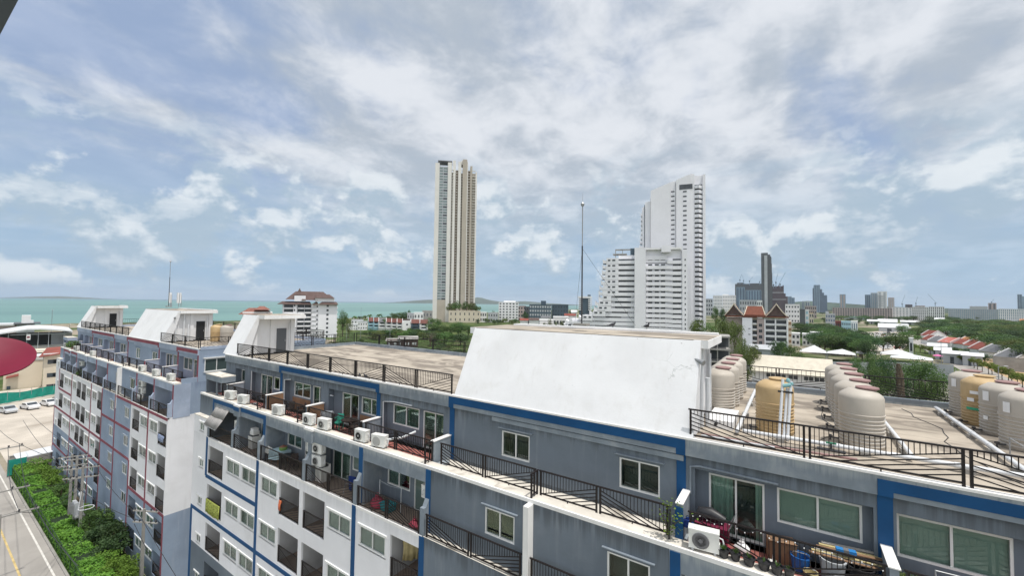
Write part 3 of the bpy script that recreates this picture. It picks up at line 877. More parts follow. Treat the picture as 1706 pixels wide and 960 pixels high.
bp = T.add('ShaderNodeBump', inp={'Strength': .35, 'Distance': .4}); T.l.new(T.noise(P, .35, 5), bp.inputs['Height']); T.l.new(bp.outputs[0], b.inputs['Normal'])

shore = [on_ground(x, y) for x, y in ((-260, 556), (-60, 546), (100, 540), (240, 537), (400, 534), (560, 531), (640, 528.5), (720, 525.5), (800, 521.5), (880, 518.2), (960, 515.6), (1100, 513.8))]
s2 = []
for a, b_ in zip(shore, shore[1:]):
    for k in range(6):
        q = a.lerp(b_, k/6); q += Vector((random.uniform(-1, 1), random.uniform(-1, 1), 0))*6*(1+k % 2)*(.3+(a-Vector((0, 0, 0))).length/900); s2.append(q)
s2.append(shore[-1])
far_r = view_dir(1100, 480).to_2d().normalized()*10500
g_poly = [q for q in s2]+[Vector((far_r.x, far_r.y, 0)), Vector((11500, 8000, 0)), Vector((11500, -6000, 0)), Vector((-9000, -6000, 0)), Vector((-9000, shore[0].y-3000, 0))]
ground = sheet('ground', g_poly, MGRD, GZ)
sea = sheet('sea', [(-12000, -12000), (12000, -12000), (12000, 12000), (-12000, 12000)], MSEA, GZ-.9)
bm = MB()                                     # sand along the water's edge
off = [Vector((.80, -.35, 0))*min(26, 12+.01*q.length) for q in s2]
n = len(s2)
bm.add([(q.x-o.x*.35, q.y-o.y*.35, GZ-.6) for q, o in zip(s2, off)]+[(q.x+o.x, q.y+o.y, GZ+.012) for q, o in zip(s2, off)], [(i, n+i, n+i+1, i+1) for i in range(n-1)])
MSD = material('beach_sand', (.50, .42, .31), .95, .1, .12, .2)
structure(bm.build('beach', MSD))

MAS = material('road_asphalt', (.34, .32, .295), .9, .2, .10, .25, 0, (.12, .115, .11), .5, .12, bump=.2)
MLT = material('lot_concrete', (.50, .45, .385), .9, .1, .14, .22, 0, (.30, .26, .215), .85, .08)
MPW = material('road_paint_white', (.62, .60, .56), .8, .2, .15, 1.5)
MPY = material('road_paint_yellow', (.56, .43, .20), .8, .2, .25, 1.5)
MKB = material('kerb_concrete', (.30, .29, .27), .9, .1, .15, 1.0)
MGS = material('short_grass', (.055, .095, .025), .95, .1, .3, .5)
structure(sheet('road', [(-400, -3.5), (60, -3.5), (60, 9.0), (-400, 9.0)], MAS, GZ+.02))
structure(sheet('car_park_ground', [(-170, 9.6), (-93.5, 9.6), (-93.5, 60), (-170, 60)], MLT, GZ+.024))
mk = MB()
mk.box(-400, 60, 8.38, 8.52, GZ+.024, GZ+.030); structure(mk.build('road_edge_line', MPW))
mk = MB()
mk.box(-400, 60, 6.66, 6.80, GZ+.024, GZ+.030); structure(mk.build('road_centre_line', MPY))
kb = MB(); kb.box(-88, 40, 9.0, 9.18, GZ+.0, GZ+.14); structure(kb.build('kerb', MKB))
structure(sheet('garden_strip', [(-92, 9.18), (40, 9.18), (40, 13.0), (-92, 13.0)], MGS, GZ+.05))
fld = [on_ground(*q) for q in ((570, 556), (640, 548), (735, 556), (775, 560), (790, 600), (760, 640), (560, 640), (540, 590))]
MFD = material('field_grass', (.060, .095, .028), .95, .1, .45, .12, 0, (.17, .15, .085), .9, .07)
structure(sheet('field', [(q.x, q.y) for q in fld], MFD, GZ+.03))
sandy = [on_ground(*q) for q in ((1600, 603), (1655, 596), (1740, 598), (1800, 640), (1760, 660), (1640, 625))]
structure(sheet('sandy_lot', [(q.x, q.y) for q in sandy], material('sandy_soil', (.46, .33, .20), .95, .1, .12, .1), GZ+.035))
rd = [on_ground(*q) for q in ((1510, 566), (1540, 566), (1760, 668), (1760, 730), (1640, 640))]
structure(sheet('side_road', [(q.x, q.y) for q in rd], MAS, GZ+.04))
yard = [on_ground(*q) for q in ((1225, 600), (1600, 640), (1700, 760), (1240, 760))]
structure(sheet('yard', [(q.x, q.y) for q in yard], material('yard_concrete', (.36, .33, .29), .95, .1, .2, .2, 0, (.10, .12, .05), .8, .12), GZ+.045))

# islands on the horizon
def island(pxs, depth):
    pts = [at(x, y, depth) for x, y in pxs]
    b = MB(); nn = len(pts); dv = Vector((FW.x, FW.y, 0))*900
    rows = []
    for k, t in enumerate((-1, -.45, 0, .5, 1.0)):
        sc = (0.0, .7, 1.0, .65, 0.0)[k]
        rows.append([Vector((p.x, p.y, GZ-2+(p.z-GZ+2)*sc))+dv*t for p in pts])
    b.add([q for r in rows for q in r], [(k*nn+i, k*nn+i+1, (k+1)*nn+i+1, (k+1)*nn+i) for k in range(4) for i in range(nn-1)])
    return structure(b.build('island_hill', MIS, smooth=True))


MIS = material('island_green', (.06, .09, .07), .95, .1, .3, .004)
island([(660, 506), (676, 502.5), (690, 501), (704, 500), (716, 499.5), (730, 499.5), (745, 502), (760, 500), (775, 499), (785, 497.5), (795, 495.5), (803, 496.5), (815, 500), (828, 502), (842, 503.5), (860, 502.5), (875, 502), (892, 503.5), (906, 505), (925, 506), (960, 508)], 8200)
island([(70, 499), (80, 495.5), (90, 494.2), (100, 493.8), (110, 494.6), (118, 496.2), (128, 499)], 9000)

# ------------------------------------------------------------------ things on the roof of the foreground block
def place(proto, used, loc, rz, label, group=None, scale=None):
    """the first time the prototype itself goes to its place, later times a copy"""
    if not used:
        used.append(1); proto.location = loc; proto.rotation_euler = (0, 0, rz); proto['label'] = label
        if group: proto['group'] = group
        if scale is not None: proto.scale = (scale,)*3 if not isinstance(scale, tuple) else scale
        return proto
    return dup(proto, loc, rz, label, group, scale)


def make_tank(mat):
    t = thing('water_tank', 'water tank', 'water tank', (0, 0, 0))
    r = .60; prof = [(r-.03, 0), (r, .04)]
    z = .10
    for i in range(8):
        prof += [(r, z), (r+.018, z+.03), (r-.020, z+.065), (r-.020, z+.085)]; z += .115
    prof += [(r, z), (r, z+.04), (r+.022, z+.05), (r+.022, z+.085), (r, z+.095), (r+.002, 1.62), (r-.03, 1.70), (r-.10, 1.76), (.36, 1.86), (.24, 1.88)]
    b = MB(); b.lathe(prof, 36)
    body = b.build('body', mat, t, smooth=True)
    l = MB(); l.lathe([(.25, 1.86), (.25, 1.90), (.31, 1.905), (.31, 1.95), (.25, 1.965), (.10, 1.985)], 24, (.16, .10, 0))
    l.build('lid', MTL if mat is MTB else mat, t, smooth=True)
    o = MB(); o.tube([(-r+.05, -.1, .12), (-r-.22, -.1, .12), (-r-.22, -.1, .02)], .03, 8); o.box(-r-.26, -r-.18, -.15, -.05, .13, .20)
    o.build('outlet', MDM, t, smooth=False)
    return t


RZ = -4.6
tb, ub = make_tank(MTB), []
ty, uy = make_tank(MTY), []
gA, gB, gC = 'water tanks beside the white stair house', 'water tanks in the middle of the roof', 'water tanks at the right side of the roof'
def sticker(tank, ang, z, w, h, m):
    b = MB(); n = 6; r = .626; da = w/r
    b.add([(r*cos(ang+da*i/n), r*sin(ang+da*i/n), z+(h if k else 0)) for k in (0, 1) for i in range(n+1)], [(i, i+1, n+2+i, n+1+i) for i in range(n)])
    return b.build('sticker', m, tank)


ordA = ['first', 'second', 'third', 'fourth']
for i in range(4):
    place(tb, ub, (-2.66, 20.0+1.80*i, RZ), .1*i, f'{ordA[i]} beige water tank from the railing in the row beside the white stair house', gA)
ordB = ['nearest', 'second', 'third', 'fourth', 'farthest']
for i in range(5):
    place(tb, ub, (1.87, 18.15+1.72*i, RZ), .1*i-.2, f'{ordB[i]} beige water tank of the five standing in the middle of the roof', gB)
place(ty, uy, (-.58, 18.22, RZ), 0.3, 'yellow water tank with white pipes leaning against it')
c_1 = place(tb, ub, (6.27, 26.0, RZ), .2, 'beige water tank at the far end of the right row, behind the yellow one', gC)
c_2 = place(ty, uy, (6.25, 24.35, RZ), .4, 'yellow water tank between beige tanks in the right row', gC)
c_3 = place(tb, ub, (6.38, 22.85, RZ), .1, 'beige water tank just in front of the yellow one in the right row', gC)
c_4 = place(tb, ub, (6.36, 21.0, RZ), .3, 'beige water tank nearest the camera in the right row', gC)
for i, (x, y) in enumerate(((-52.2, 19.5), (-50.8, 19.9), (-51.5, 21.8), (-51.3, 23.6))):
    place(tb if i else ty, ub if i else uy, (x, y, RZ), .2, ['yellow water tank beside the stair house of the maroon banded block', 'beige water tank next to the yellow one on the maroon banded block', 'beige water tank behind the first beige one on the maroon banded block', 'rearmost beige water tank on the maroon banded block'][i], 'water tanks on the maroon banded block', (1.0, 1.0, .95))


MGM = material('green_mark', (.05, .35, .20), .5)
for c_, z_ in ((c_1, 1.25), (c_3, 1.25), (c_4, 1.2)):
    sticker(c_, 3.55-c_.rotation_euler.z, z_, .20, .34, MWC)
sticker(c_3, 3.55-c_3.rotation_euler.z, .55, .16, .14, MWC); sticker(c_2, 3.9-c_2.rotation_euler.z, 1.25, .34, .12, MWC); sticker(c_2, 3.7-c_2.rotation_euler.z, .62, .38, .10, MGM); sticker(c_2, 3.75-c_2.rotation_euler.z, .95, .22, .14, MWC)
for k, (pts, lab) in enumerate((([(-1.4, 16.2, -4.59), (.5, 16.6, -4.59), (1.2, 19.5, -4.59), (.9, 24.0, -4.59), (1.3, 26.6, -4.59)], 'thin black cable snaking over the roof left of the middle tanks'), ([(5.0, 16.4, -4.59), (4.3, 19.0, -4.59), (4.6, 22.5, -4.59), (3.9, 26.6, -4.59)], 'thin black cable lying on the open roof before the right tanks'))):
    q_ = []
    for a, c in zip(pts, pts[1:]):
        for i in range(5): v_ = Vector(a).lerp(Vector(c), i/5); q_.append((v_.x+.12*sin(i*2+k), v_.y, v_.z))
    b = MB(); b.tube(q_, .014, 5); tag(b.build('roof_cable', MPB), lab, 'cable')


def roof_pipe(pts, r, label, m=MPV, feet=True):
    t = thing('roof_pipe', label, 'pipe', pts[0])
    b = MB(); b.tube(pts, r, 10)
    L = 0
    for a, c in zip(pts, pts[1:]):
        a, c = Vector(a), Vector(c); k = int((c-a).length/1.6)
        for j in range(1, k+1):
            q = a.lerp(c, j/(k+1)); d = (c-a).normalized()
            b.tube([q-d*.06, q+d*.06], r*1.18, 10)
    b.build('pipe', m, t, world=True, smooth=True)
    if feet:
        for a, c in zip(pts, pts[1:]):
            a, c = Vector(a), Vector(c); k = max(1, int((c-a).length/1.8))
            for j in range(k):
                q = a.lerp(c, (j+.5)/k)
                if q.z < -3.9:
                    f = MB(); f.box(q.x-.12, q.x+.12, q.y-.12, q.y+.12, RZ, q.z-r*.6); f.build('support', MCN, t, world=True)
    return t


roof_pipe([(-1.66, 16.75, -4.42), (-1.66, 25.4, -4.42)], .068, 'white pipe running along the tanks beside the stair house')
roof_pipe([(2.92, 17.1, -4.42), (2.92, 25.0, -4.42)], .068, 'white pipe running along the right of the middle tanks')
roof_pipe([(5.27, 17.0, -4.42), (5.27, 26.1, -4.42)], .072, 'white pipe crossing the roof in front of the right row of tanks')
roof_pipe([(-1.5, 16.92, -4.42), (5.15, 16.92, -4.42)], .068, 'long white pipe lying parallel to the front railing')
roof_pipe([(-2.7, 15.95, -4.5), (-.9, 15.85, -4.5), (1.55, 16.05, -4.5)], .04, 'thin red brown pipe lying behind the front railing', MTL, False)
roof_pipe([(-2.6, 15.40, -4.4), (-.5, 15.45, -4.4)], .03, 'thin white pipe on the roof edge under the railing', MPV, False)
t = thing('leaning_pipes', 'bundle of white pipes with blue green tape leaning on the yellow tank', 'pipes', (-.35, 17.0, RZ))
for k, (dx_, top) in enumerate(((0, 2.05), (.13, 1.75), (.24, 2.0))):
    b = MB(); b.tube([(-.42+dx_, 16.95, RZ+.05), (-.30+dx_, 17.52, RZ+top)], .045, 8); b.build('pipe', MPV, t, world=True, smooth=True)
b = MB(); b.tube([(-.30, 17.45, RZ+1.82), (-.06, 17.46, RZ+1.88)], .065, 8); b.lathe([(.02, 0), (.07, .03), (.06, .1), (.03, .14)], 10, (-.15, 17.52, RZ+1.95)); b.lathe([(.02, 0), (.06, .03), (.05, .1), (.02, .12)], 9, (-.05, 17.5, RZ+1.86))
b.build('tape', material('teal_tape', (.22, .42, .44), .7), t, world=True)
b = MB(); b.box(-.45, .0, 17.36, 17.42, RZ+1.60, RZ+1.66); b.build('strap', MPB, t, world=True)
t = thing('valve', 'small pipe valve with green handle on the roof behind the railing', 'valve', (.95, 16.25, RZ))
b = MB(); b.tube([(.6, 16.3, -4.42), (1.3, 16.25, -4.42)], .05, 8); b.tube([(.95, 16.27, -4.42), (.95, 16.27, -4.2)], .035, 8); b.build('body', MDM, t, world=True)
b = MB(); b.box(.82, 1.08, 16.24, 16.30, -4.22, -4.18); b.build('handle', material('green_handle', (.05, .25, .15), .5), t, world=True)
t = thing('plinth', 'low white plinth in front of the tanks beside the stair house', 'plinth', (-2.2, 18.2, RZ))
b = MB(); b.box(-2.75, -1.85, 17.3, 19.4, RZ, RZ+.32); b.build('block', MWC, t, world=True)
b = MB(); b.tube([(-2.4, 17.25, RZ+.2), (-2.4, 17.1, RZ+.2)], .06, 8); b.build('pipe_stub', MPB, t, world=True)
t = thing('pipe_stand', 'metal frame standing over pipes at the right row of tanks', 'frame', (6.0, 19.5, RZ))
b = MB()
for x, y in ((5.7, 18.6), (7.0, 18.6), (5.7, 20.0), (7.0, 20.0)): b.bar((x, y, RZ), (x, y, RZ+.5), .03)
for a, c in (((5.7, 18.6), (7.0, 18.6)), ((5.7, 20.0), (7.0, 20.0)), ((5.7, 18.6), (5.7, 20.0)), ((7.0, 18.6), (7.0, 20.0))): b.bar((*a, RZ+.5), (*c, RZ+.5), .03)
b.build('rods', MMT, t, world=True)

# lightning masts
def mast(x, y, z0, h, label, guy):
    t = thing('lightning_mast', label, 'mast', (x, y, z0))
    b = MB(); b.box(-.32, .32, -.22, .22, 0, .10); b.build('base', MCN, t)
    b = MB(); b.tube([(0, 0, .1), (0, 0, h*.62)], .035, 8); b.build('pole', MDM, t)
    b = MB(); b.tube([(0, 0, h*.62), (0, 0, h*.94)], .026, 8); b.build('upper_pole', MMT, t)
    b = MB(); b.lathe([(.01, h*.93), (.07, h*.935), (.09, h*.95), (.03, h*.965), (.008, h*.97), (.005, h*1.04)], 10); b.build('finial', MMT, t)
    if guy:
        for gx, gy in guy:
            b = MB(); b.tube([(0, 0, h*.6), (gx, gy, .02)], .006, 5); b.build('guy_wire', MDM, t)
mast(-8.1, 17.75, -1.0, 6.0, 'tall lightning mast on the roof of the big white stair house', ((2.0, 1.6), (-1.2, 1.8)))
mast(-62.0, 18.0, -1.0, 5.8, 'thin lightning mast on the stair house of the maroon banded block', None)
t = thing('cell_antenna', 'group of white panel antennas on the stair house of the maroon banded block', 'antenna', (-64.3, 19.2, -1.0))
for k, (x, y) in enumerate(((-.9, 0), (.1, -.4), (.9, .2), (.4, .6))):
    b = MB(); b.tube([(x, y, 0), (x, y, 1.5)], .04, 6); b.build('mast', MMT, t)
    b = MB(); b.box(x-.16, x+.16, y-.17, y-.05, .45, 1.75); b.build('panel', MWH, t)


def pigeon(loc, rz, label, group, proto=[None]):
    if proto[0] is None:
        b = MB()
        b.tube([(-.20, 0, .09), (-.13, 0, .10), (-.06, 0, .115), (.02, 0, .125), (.07, 0, .15), (.095, 0, .185), (.115, 0, .21), (.135, 0, .21), (.16, 0, .20)], [.012, .03, .052, .060, .05, .03, .030, .024, .004], 8)
        for y in (-.02, .02): b.tube([(.0, y, 0), (.0, y, .09)], .006, 5)
        b.box(-.27, -.14, -.03, .03, .085, .10)
        o = b.build('pigeon', material('pigeon_grey', (.05, .052, .06), .6, .3, .2, 20), smooth=True); proto[0] = o
    else:
        o = proto[0].copy(); COL.objects.link(o)
    o.location = loc; o.rotation_euler = (0, 0, rz); o.scale = (1.1,)*3
    return tag(o, label, 'pigeon', group)


gp = 'pigeons on the roofs'
pigeon((-21.6, 15.65, -4.6), 2.6, 'dark pigeon standing upright on the flat roof, left one of a pair', gp)
pigeon((-21.2, 15.75, -4.6), 3.3, 'dark pigeon beside another one on the flat roof behind the railing', gp)
pigeon((-36.1, 15.35, -4.6), 1.2, 'dark pigeon at the roof corner next to the small stair house', gp)
pigeon((-33.6, 15.4, -4.6), 2.2, 'dark pigeon between railing posts right of the roof corner', gp)
pigeon((-6.4, 17.2, -.99), 1.0, 'dark pigeon on the big stair house roof near the mast', gp)
pigeon((-4.9, 17.0, -.99), -.6, 'dark pigeon on the big stair house roof farther from the mast', gp)

# ------------------------------------------------------------------ air conditioners
def make_ac(gm):
    t = thing('air_conditioner', 'air conditioner', 'air conditioner')
    b = MB(); b.box(-.41, .41, -.15, .15, .07, .63)
    b.box(-.42, .42, -.16, .16, .60, .64); b.box(-.41, .41, -.155, -.15, .52, .58)
    b.build('casing', MAC, t)
    g = MB(); g.lathe([(.225, 0), (.235, .012), (.225, .024)], 28); g.lathe([(.06, .024), (.06, .034)], 16)
    for k in range(4): 
        rr = .09+.035*k; g.lathe([(rr-.004, .02), (rr+.004, .03)], 24)
    for v in g.v:
        x, y, z = v; v.x, v.y, v.z = x-.08, -.158-z, y+.34
    for f in g.f: f.reverse()
    g.build('fan_grille', gm, t)
    for x in (-.3, .3):
        b = MB(); b.box(x-.03, x+.03, -.17, .17, 0, .07); b.build('foot', MMT, t)
    b = MB(); b.tube([(.41, -.02, .2), (.50, -.02, .22), (.53, 0, .34), (.50, .02, .44), (.41, .03, .46)], .022, 6); b.build('hose', MPV, t, smooth=True)
    b = MB(); b.box(.412, .43, -.12, .05, .14, .34); b.build('valve_cover', MAC, t)
    return t


MAG2 = material('pale_grille', (.40, .40, .39), .5, .4)
ac_d = make_ac(MACG)
ac, ua = make_ac(MAG2), []
gl = 'air conditioners along the terrace ledge'
for x, y, z, rz, lab, g in (
    (-33.9, 13.68, -7.3, .35, 'white air conditioner on the ledge at the canopy end of the terrace', gl),
    (-31.8, 13.64, -7.3, .25, 'white air conditioner on the ledge, second from the canopy', gl),
    (-27.05, 13.66, -7.3, .2, 'white air conditioner on the ledge in front of the dark wicker chairs', gl),
    (-23.5, 13.66, -7.3, .1, 'white air conditioner on the ledge at the left of the wood clad partition', gl),
    (-21.95, 13.66, -7.3, .15, 'white air conditioner on the ledge just below the drying clothes', gl),
    (-18.55, 13.66, -7.3, .1, 'white air conditioner on the ledge next to the partition right of the green chair', gl),
    (-17.15, 13.68, -7.3, .2, 'white air conditioner on the ledge joined to a white duct', gl),
    (-2.25, 13.68, -7.3, .12, 'large looking white air conditioner on the ledge beside the climbing plant', gl)):
    if x > -3:
        ac_d.location = (x, y, z); ac_d.rotation_euler = (0, 0, rz); ac_d['label'] = lab; ac_d['group'] = g
    else: place(ac, ua, (x, y, z), rz, lab, g)
gw_ = 'air conditioners hung on the balcony pilasters'
for x, y, z, rz, lab in (
    (-22.35, 13.62, -8.72, .1, 'white air conditioner hung on the pilaster, upper of two above the washing machine'),
    (-22.35, 13.62, -9.42, .1, 'white air conditioner hung on the pilaster, lower of two above the washing machine'),
    (-23.35, 13.95, -8.85, pi/2+3.14, 'white air conditioner seen edge on beside the pilaster, upper of two'),
    (-23.35, 13.95, -9.6, pi/2+3.14, 'white air conditioner seen edge on beside the pilaster, lower of two'),
    (-32.35, 13.75, -9.2, .2, 'white air conditioner behind the grey awning'),
    (-13.9, 14.0, -8.95, -pi/2, 'white air conditioner on the side of the blue banded pilaster by the red bag'),
    (-22.6, 14.3, -11.6, .1, 'white air conditioner inside the balcony with the washing machine under the white band'),
    (-22.5, 14.2, -14.3, .1, 'white air conditioner inside the lower balcony with folded chairs'),
    (-3.0+.6, 13.9, -8.75, .1, 'white air conditioner on the balcony below the pot plants')):
    place(ac, ua, (x, y, z), rz, lab, gw_)
gf = 'air conditioners on the maroon banded block'
DX = -50.9
for x, y, z, rz, lab in (
    (-36.3, 13.66, -7.3, .2, 'white air conditioner at the far left end of the maroon block ledge'),
    (-30.2, 13.66, -7.3, .2, 'white air conditioner right of the green plant on the maroon block ledge'),
    (-21.5, 13.66, -7.3, .2, 'white air conditioner standing alone mid ledge on the maroon block'),
    (-2.6, 13.66, -7.3, .2, 'white air conditioner on the maroon block ledge, third from its right corner'),
    (1.4, 13.66, -7.3, .2, 'white air conditioner on the maroon block ledge, second from its right corner'),
    (5.2, 13.66, -7.3, .2, 'white air conditioner on the maroon block ledge nearest its right corner'),
    (-2.2, 13.62, -8.75, .1, 'white air conditioner on the maroon pilaster, upper of two above a white sheet'),
    (-2.2, 13.62, -9.45, .1, 'white air conditioner on the maroon pilaster, lower of two above a white sheet'),
    (-27.0, 13.7, -9.1, .1, 'white air conditioner among plants on the maroon block lower balcony'),
    (5.9, 14.1, -9.1, -1.2, 'white air conditioner inside the corner balcony of the maroon block')):
    place(ac, ua, (x+DX, y, z), rz, lab, gf)
roof_pipe([(-17.0, 13.8, -6.95), (-16.2, 14.3, -6.8), (-15.9, 14.9, -6.6)], .06, 'white duct bending from an air conditioner to the wall', MPV, False)

# ------------------------------------------------------------------ furniture and clutter on the terraces
def boxes(mb, lst):
    for q in lst: mb.box(*q)


def make_chair(mat, name, cat, arms=True):
    t = thing(name, 'chair', cat)
    b = MB(); b.box(-.22, .22, -.22, .22, .40, .44); b.build('seat', mat, t)
    b = MB(); b.hexa([(-.22, .19, .44), (.22, .19, .44), (.22, .23, .44), (-.22, .23, .44), (-.20, .28, .86), (.20, .28, .86), (.20, .31, .86), (-.20, .31, .86)]); b.build('backrest', mat, t)
    for x in (-.2, .2):
        for y in (-.2, .2):
            b = MB(); b.bar((x*1.1, y*1.1, 0), (x, y, .40), .035); b.build('leg', mat, t)
        if arms:
            b = MB(); b.bar((x*1.12, -.2, .44), (x*1.12, -.2, .64), .03); b.bar((x*1.12, -.22, .64), (x*1.12, .25, .66), .05, .03); b.build('armrest', mat, t)
    return t


F7, F6 = -7.555, -10.295
MWK = material('dark_wicker', (.045, .032, .028), .7, .3, .3, 12)
MGP = material('green_plastic', (.03, .28, .20), .45, .4, .08, 3)
ch, uc = make_chair(MWK, 'wicker_chair', 'chair'), []
place(ch, uc, (-27.45, 14.55, F7), .5, 'dark wicker chair by the wood clad partition, left of a pair', 'wicker chairs on the terrace')
place(ch, uc, (-26.4, 14.75, F7), -.3, 'dark wicker chair nearer the glass door, right of a pair', 'wicker chairs on the terrace')
place(ch, uc, (-20.6, 14.7, F7), 1.2, 'dark chair right of the green chair under the blind window')
place(ch, uc, (-29.55, 13.95, F6), -.7, 'dark chair on the balcony right of the stacked white boxes')
place(ch, uc, (-25.2, 13.75, F6), .9, 'dark chair right of the black round table on the balcony')
cg = make_chair(MGP, 'plastic_chair', 'chair'); cg.location = (-22.1, 14.6, F7); cg.rotation_euler = (0, 0, .4); cg['label'] = 'green plastic chair on the terrace in front of a glass door'


def make_table(name, label, loc, mat, r=.45, h=.72, square=False):
    t = thing(name, label, 'table', loc)
    b = MB()
    if square: b.box(-r, r, -r*.8, r*.8, h-.04, h)
    else: b.lathe([(r, h-.04), (r, h)], 24)
    b.build('tabletop', mat, t)
    for x in (-1, 1):
        for y in (-1, 1):
            q = MB(); q.bar((x*r*.75, y*r*.6, 0), (x*r*.65, y*r*.5, h-.04), .04); q.build('leg', mat, t)
    return t


make_table('round_table', 'dark round table beside the green plastic chair', (-21.2, 14.75, F7), MWK)
make_table('round_table', 'black round table on the lower balcony beside a cloth covered table', (-25.95, 13.75, F6), MPB, .42, .7)
tt = make_table('side_table', 'table under a pale blue cloth on the lower balcony', (-27.05, 13.85, F6), MWD, .5, .75, True)
cl = MB()
cl.hexa([(-.54, -.46, .20), (.54, -.44, .35), (.54, .44, .5), (-.54, .44, .40), (-.53, -.44, .775), (.53, -.44, .775), (.53, .43, .775), (-.53, .43, .775)])
o = cl.build('tablecloth', material('pale_blue_cloth', (.42, .56, .62), .9, .1, .15, 4), None, (-27.05, 13.85, F6)); tag(o, 'pale blue white cloth draped over a balcony table', 'tablecloth')
t = thing('cooking_pot', 'green pot with brown lid on the pale blue tablecloth', 'pot', (-26.85, 13.95, F6+.78))
b = MB(); b.lathe([(.20, 0), (.24, .05), (.24, .18), (.22, .20)], 20); b.build('body', material('pot_green', (.20, .33, .10), .5), t, smooth=True)
b = MB(); b.lathe([(.23, .20), (.15, .25), (.04, .27), (.03, .31)], 16); b.build('lid', material('pot_lid', (.25, .12, .08), .5), t, smooth=True)
t = thing('water_jug', 'white plastic jug at the railing beside the cloth covered table', 'jug', (-27.75, 13.5, F6+.55))
b = MB(); b.hexa([(-.2, -.14, 0), (.2, -.14, 0), (.2, .14, 0), (-.2, .14, 0), (-.18, -.12, .3), (.18, -.12, .3), (.18, .12, .3), (-.18, .12, .3)]); b.build('body', MAC, t)
b = MB(); b.tube([(-.12, 0, .3), (-.10, 0, .37), (.06, 0, .37), (.08, 0, .3)], .025, 6); b.lathe([(.04, .3), (.04, .36)], 10, (.13, 0, 0)); b.build('handle', MAC, t)
t = make_table('stool', 'small dark stand under the white jug', (-27.75, 13.5, F6), MPB, .22, .545, True)


def washer(loc, label, rz=0):
    t = thing('washing_machine', label, 'washing machine', loc, rz)
    b = MB(); b.box(-.3, .3, -.28, .28, .04, .85); b.box(-.3, .3, .18, .28, .85, .95); b.build('cabinet', MAC, t)
    b = MB(); b.box(-.26, .26, -.25, .16, .852, .875); b.build('lid', MGR, t)
    b = MB(); b.box(-.25, .25, .165, .178, .86, .94); b.build('control_panel', MACG, t)
    return t


washer((-22.25, 13.85, F6), 'white washing machine on the balcony below two air conditioners')
washer((-31.0, 14.1, F6), 'white washing machine with boxes piled on top behind the awning')
washer((-21.4, 14.0, -12.74), 'white washing machine inside the recessed balcony under the white band')
t = thing('storage_box', 'stack of white storage boxes on top of the washing machine', 'boxes', (-31.0, 14.1, F6+.95))
b = MB(); b.box(-.26, .26, -.2, .2, 0, .22); b.build('lower_box', MAC, t)
b = MB(); b.box(-.2, .2, -.18, .16, .22, .42); b.build('upper_box', MWH, t)


def rack(name, label, loc, rz, cloths):
    t = thing(name, label, 'clothes rack', loc, rz)
    b = MB()
    for x in (-.4, .4):
        b.tube([(x, -.25, 0), (x, .02, .9), (x, .25, 0)], .012, 6)
    b.tube([(-.4, .0, .9), (.4, 0, .9)], .012, 6); b.tube([(-.4, -.13, .55), (.4, -.13, .55)], .01, 6); b.tube([(-.4, .13, .55), (.4, .13, .55)], .01, 6)
    b.build('frame', MMT, t)
    for (x0, x1, m, lab) in cloths:
        pass
    return t


def cloth(name, label, loc, w, h, mat, rz=0, cat='cloth', fold=.05, over=.35):
    """a cloth hung over a rail: two sides, wavy, with thickness"""
    n = 10; vs = []; fs = []
    rng = random.Random(name+label)
    prof = [(-.05, -h), (-.055, -h*.5), (-.03, -.03), (0, 0), (.03, -.03), (.05, -h*over)]
    for i in range(n+1):
        x = -w/2+w*i/n; wv = fold*sin(i*1.7+rng.random())
        for y, z in prof: vs.append((x+.03*sin(z*7), y+wv*abs(z)/h, z+.03*sin(i*.9)*(abs(z)/h)))
    m = len(prof)
    for i in range(n):
        for j in range(m-1): fs.append((i*m+j, (i+1)*m+j, (i+1)*m+j+1, i*m+j+1))
    b = MB(); b.add(vs, fs); o = b.build(name, mat, None, loc, smooth=True); o.rotation_euler = (0, 0, rz)
    so = o.modifiers.new('thickness', 'SOLIDIFY'); so.thickness = .012
    return tag(o, label, cat)


MBC = material('navy_cloth', (.02, .04, .16), .9, .1, .2, 4)
MRC = material('red_cloth', (.33, .06, .09), .9, .1, .2, 4)
MOC = material('orange_cloth', (.62, .18, .09), .9, .1, .15, 4)
MYC = material('yellow_cloth', (.50, .42, .22), .9, .1, .12, 4)
MGC = material('grey_cloth', (.30, .32, .34), .9, .1, .2, 4)
MTE = material('teal_plastic', (.02, .22, .25), .5, .4, .1, 3)
rack('drying_rack', 'metal drying rack on the balcony holding a navy cloth', (-19.5, 13.85, F6), .2, ())
cloth('navy_cloth', 'navy blue cloth hanging on the drying rack', (-19.5, 13.85, F6+.93), .5, .75, MBC, .2)
rack('drying_rack', 'metal drying rack with grey clothes left of the green chair', (-23.2, 14.6, F7), .5, ())
cloth('grey_clothes', 'grey clothes hanging over the rack left of the green chair', (-23.2, 14.6, F7+.93), .7, .7, MGC, .5)
rack('drying_rack', 'white metal rack at the lower right corner under the large window', (3.35, 14.5, F7), .05, ()).scale = (1.25, 1.2, 1.25)
cloth('orange_cloth', 'small orange cloth hanging over the balcony railing', (-25.2, 13.03, -12.50+.62), .28, .55, MOC)
cloth('yellow_towel', 'pale yellow towel hanging inside the lowest right balcony', (-15.0, 13.9, -11.05), .7, 1.1, MYC, .9)
cloth('pink_towel', 'pinkish towel hanging beside the yellow towel', (-14.55, 14.3, -11.0), .5, .6, material('pink_cloth', (.5, .3, .28), .9), .9)
cloth('floral_screen', 'yellow green patterned cloth tied over a white balcony railing', (-34.4, 13.02, -13.99-.55), 2.3, .95, material('leaf_print', (.36, .40, .10), .9, .1, .7, 9), 0, 'cloth', .02, .2)
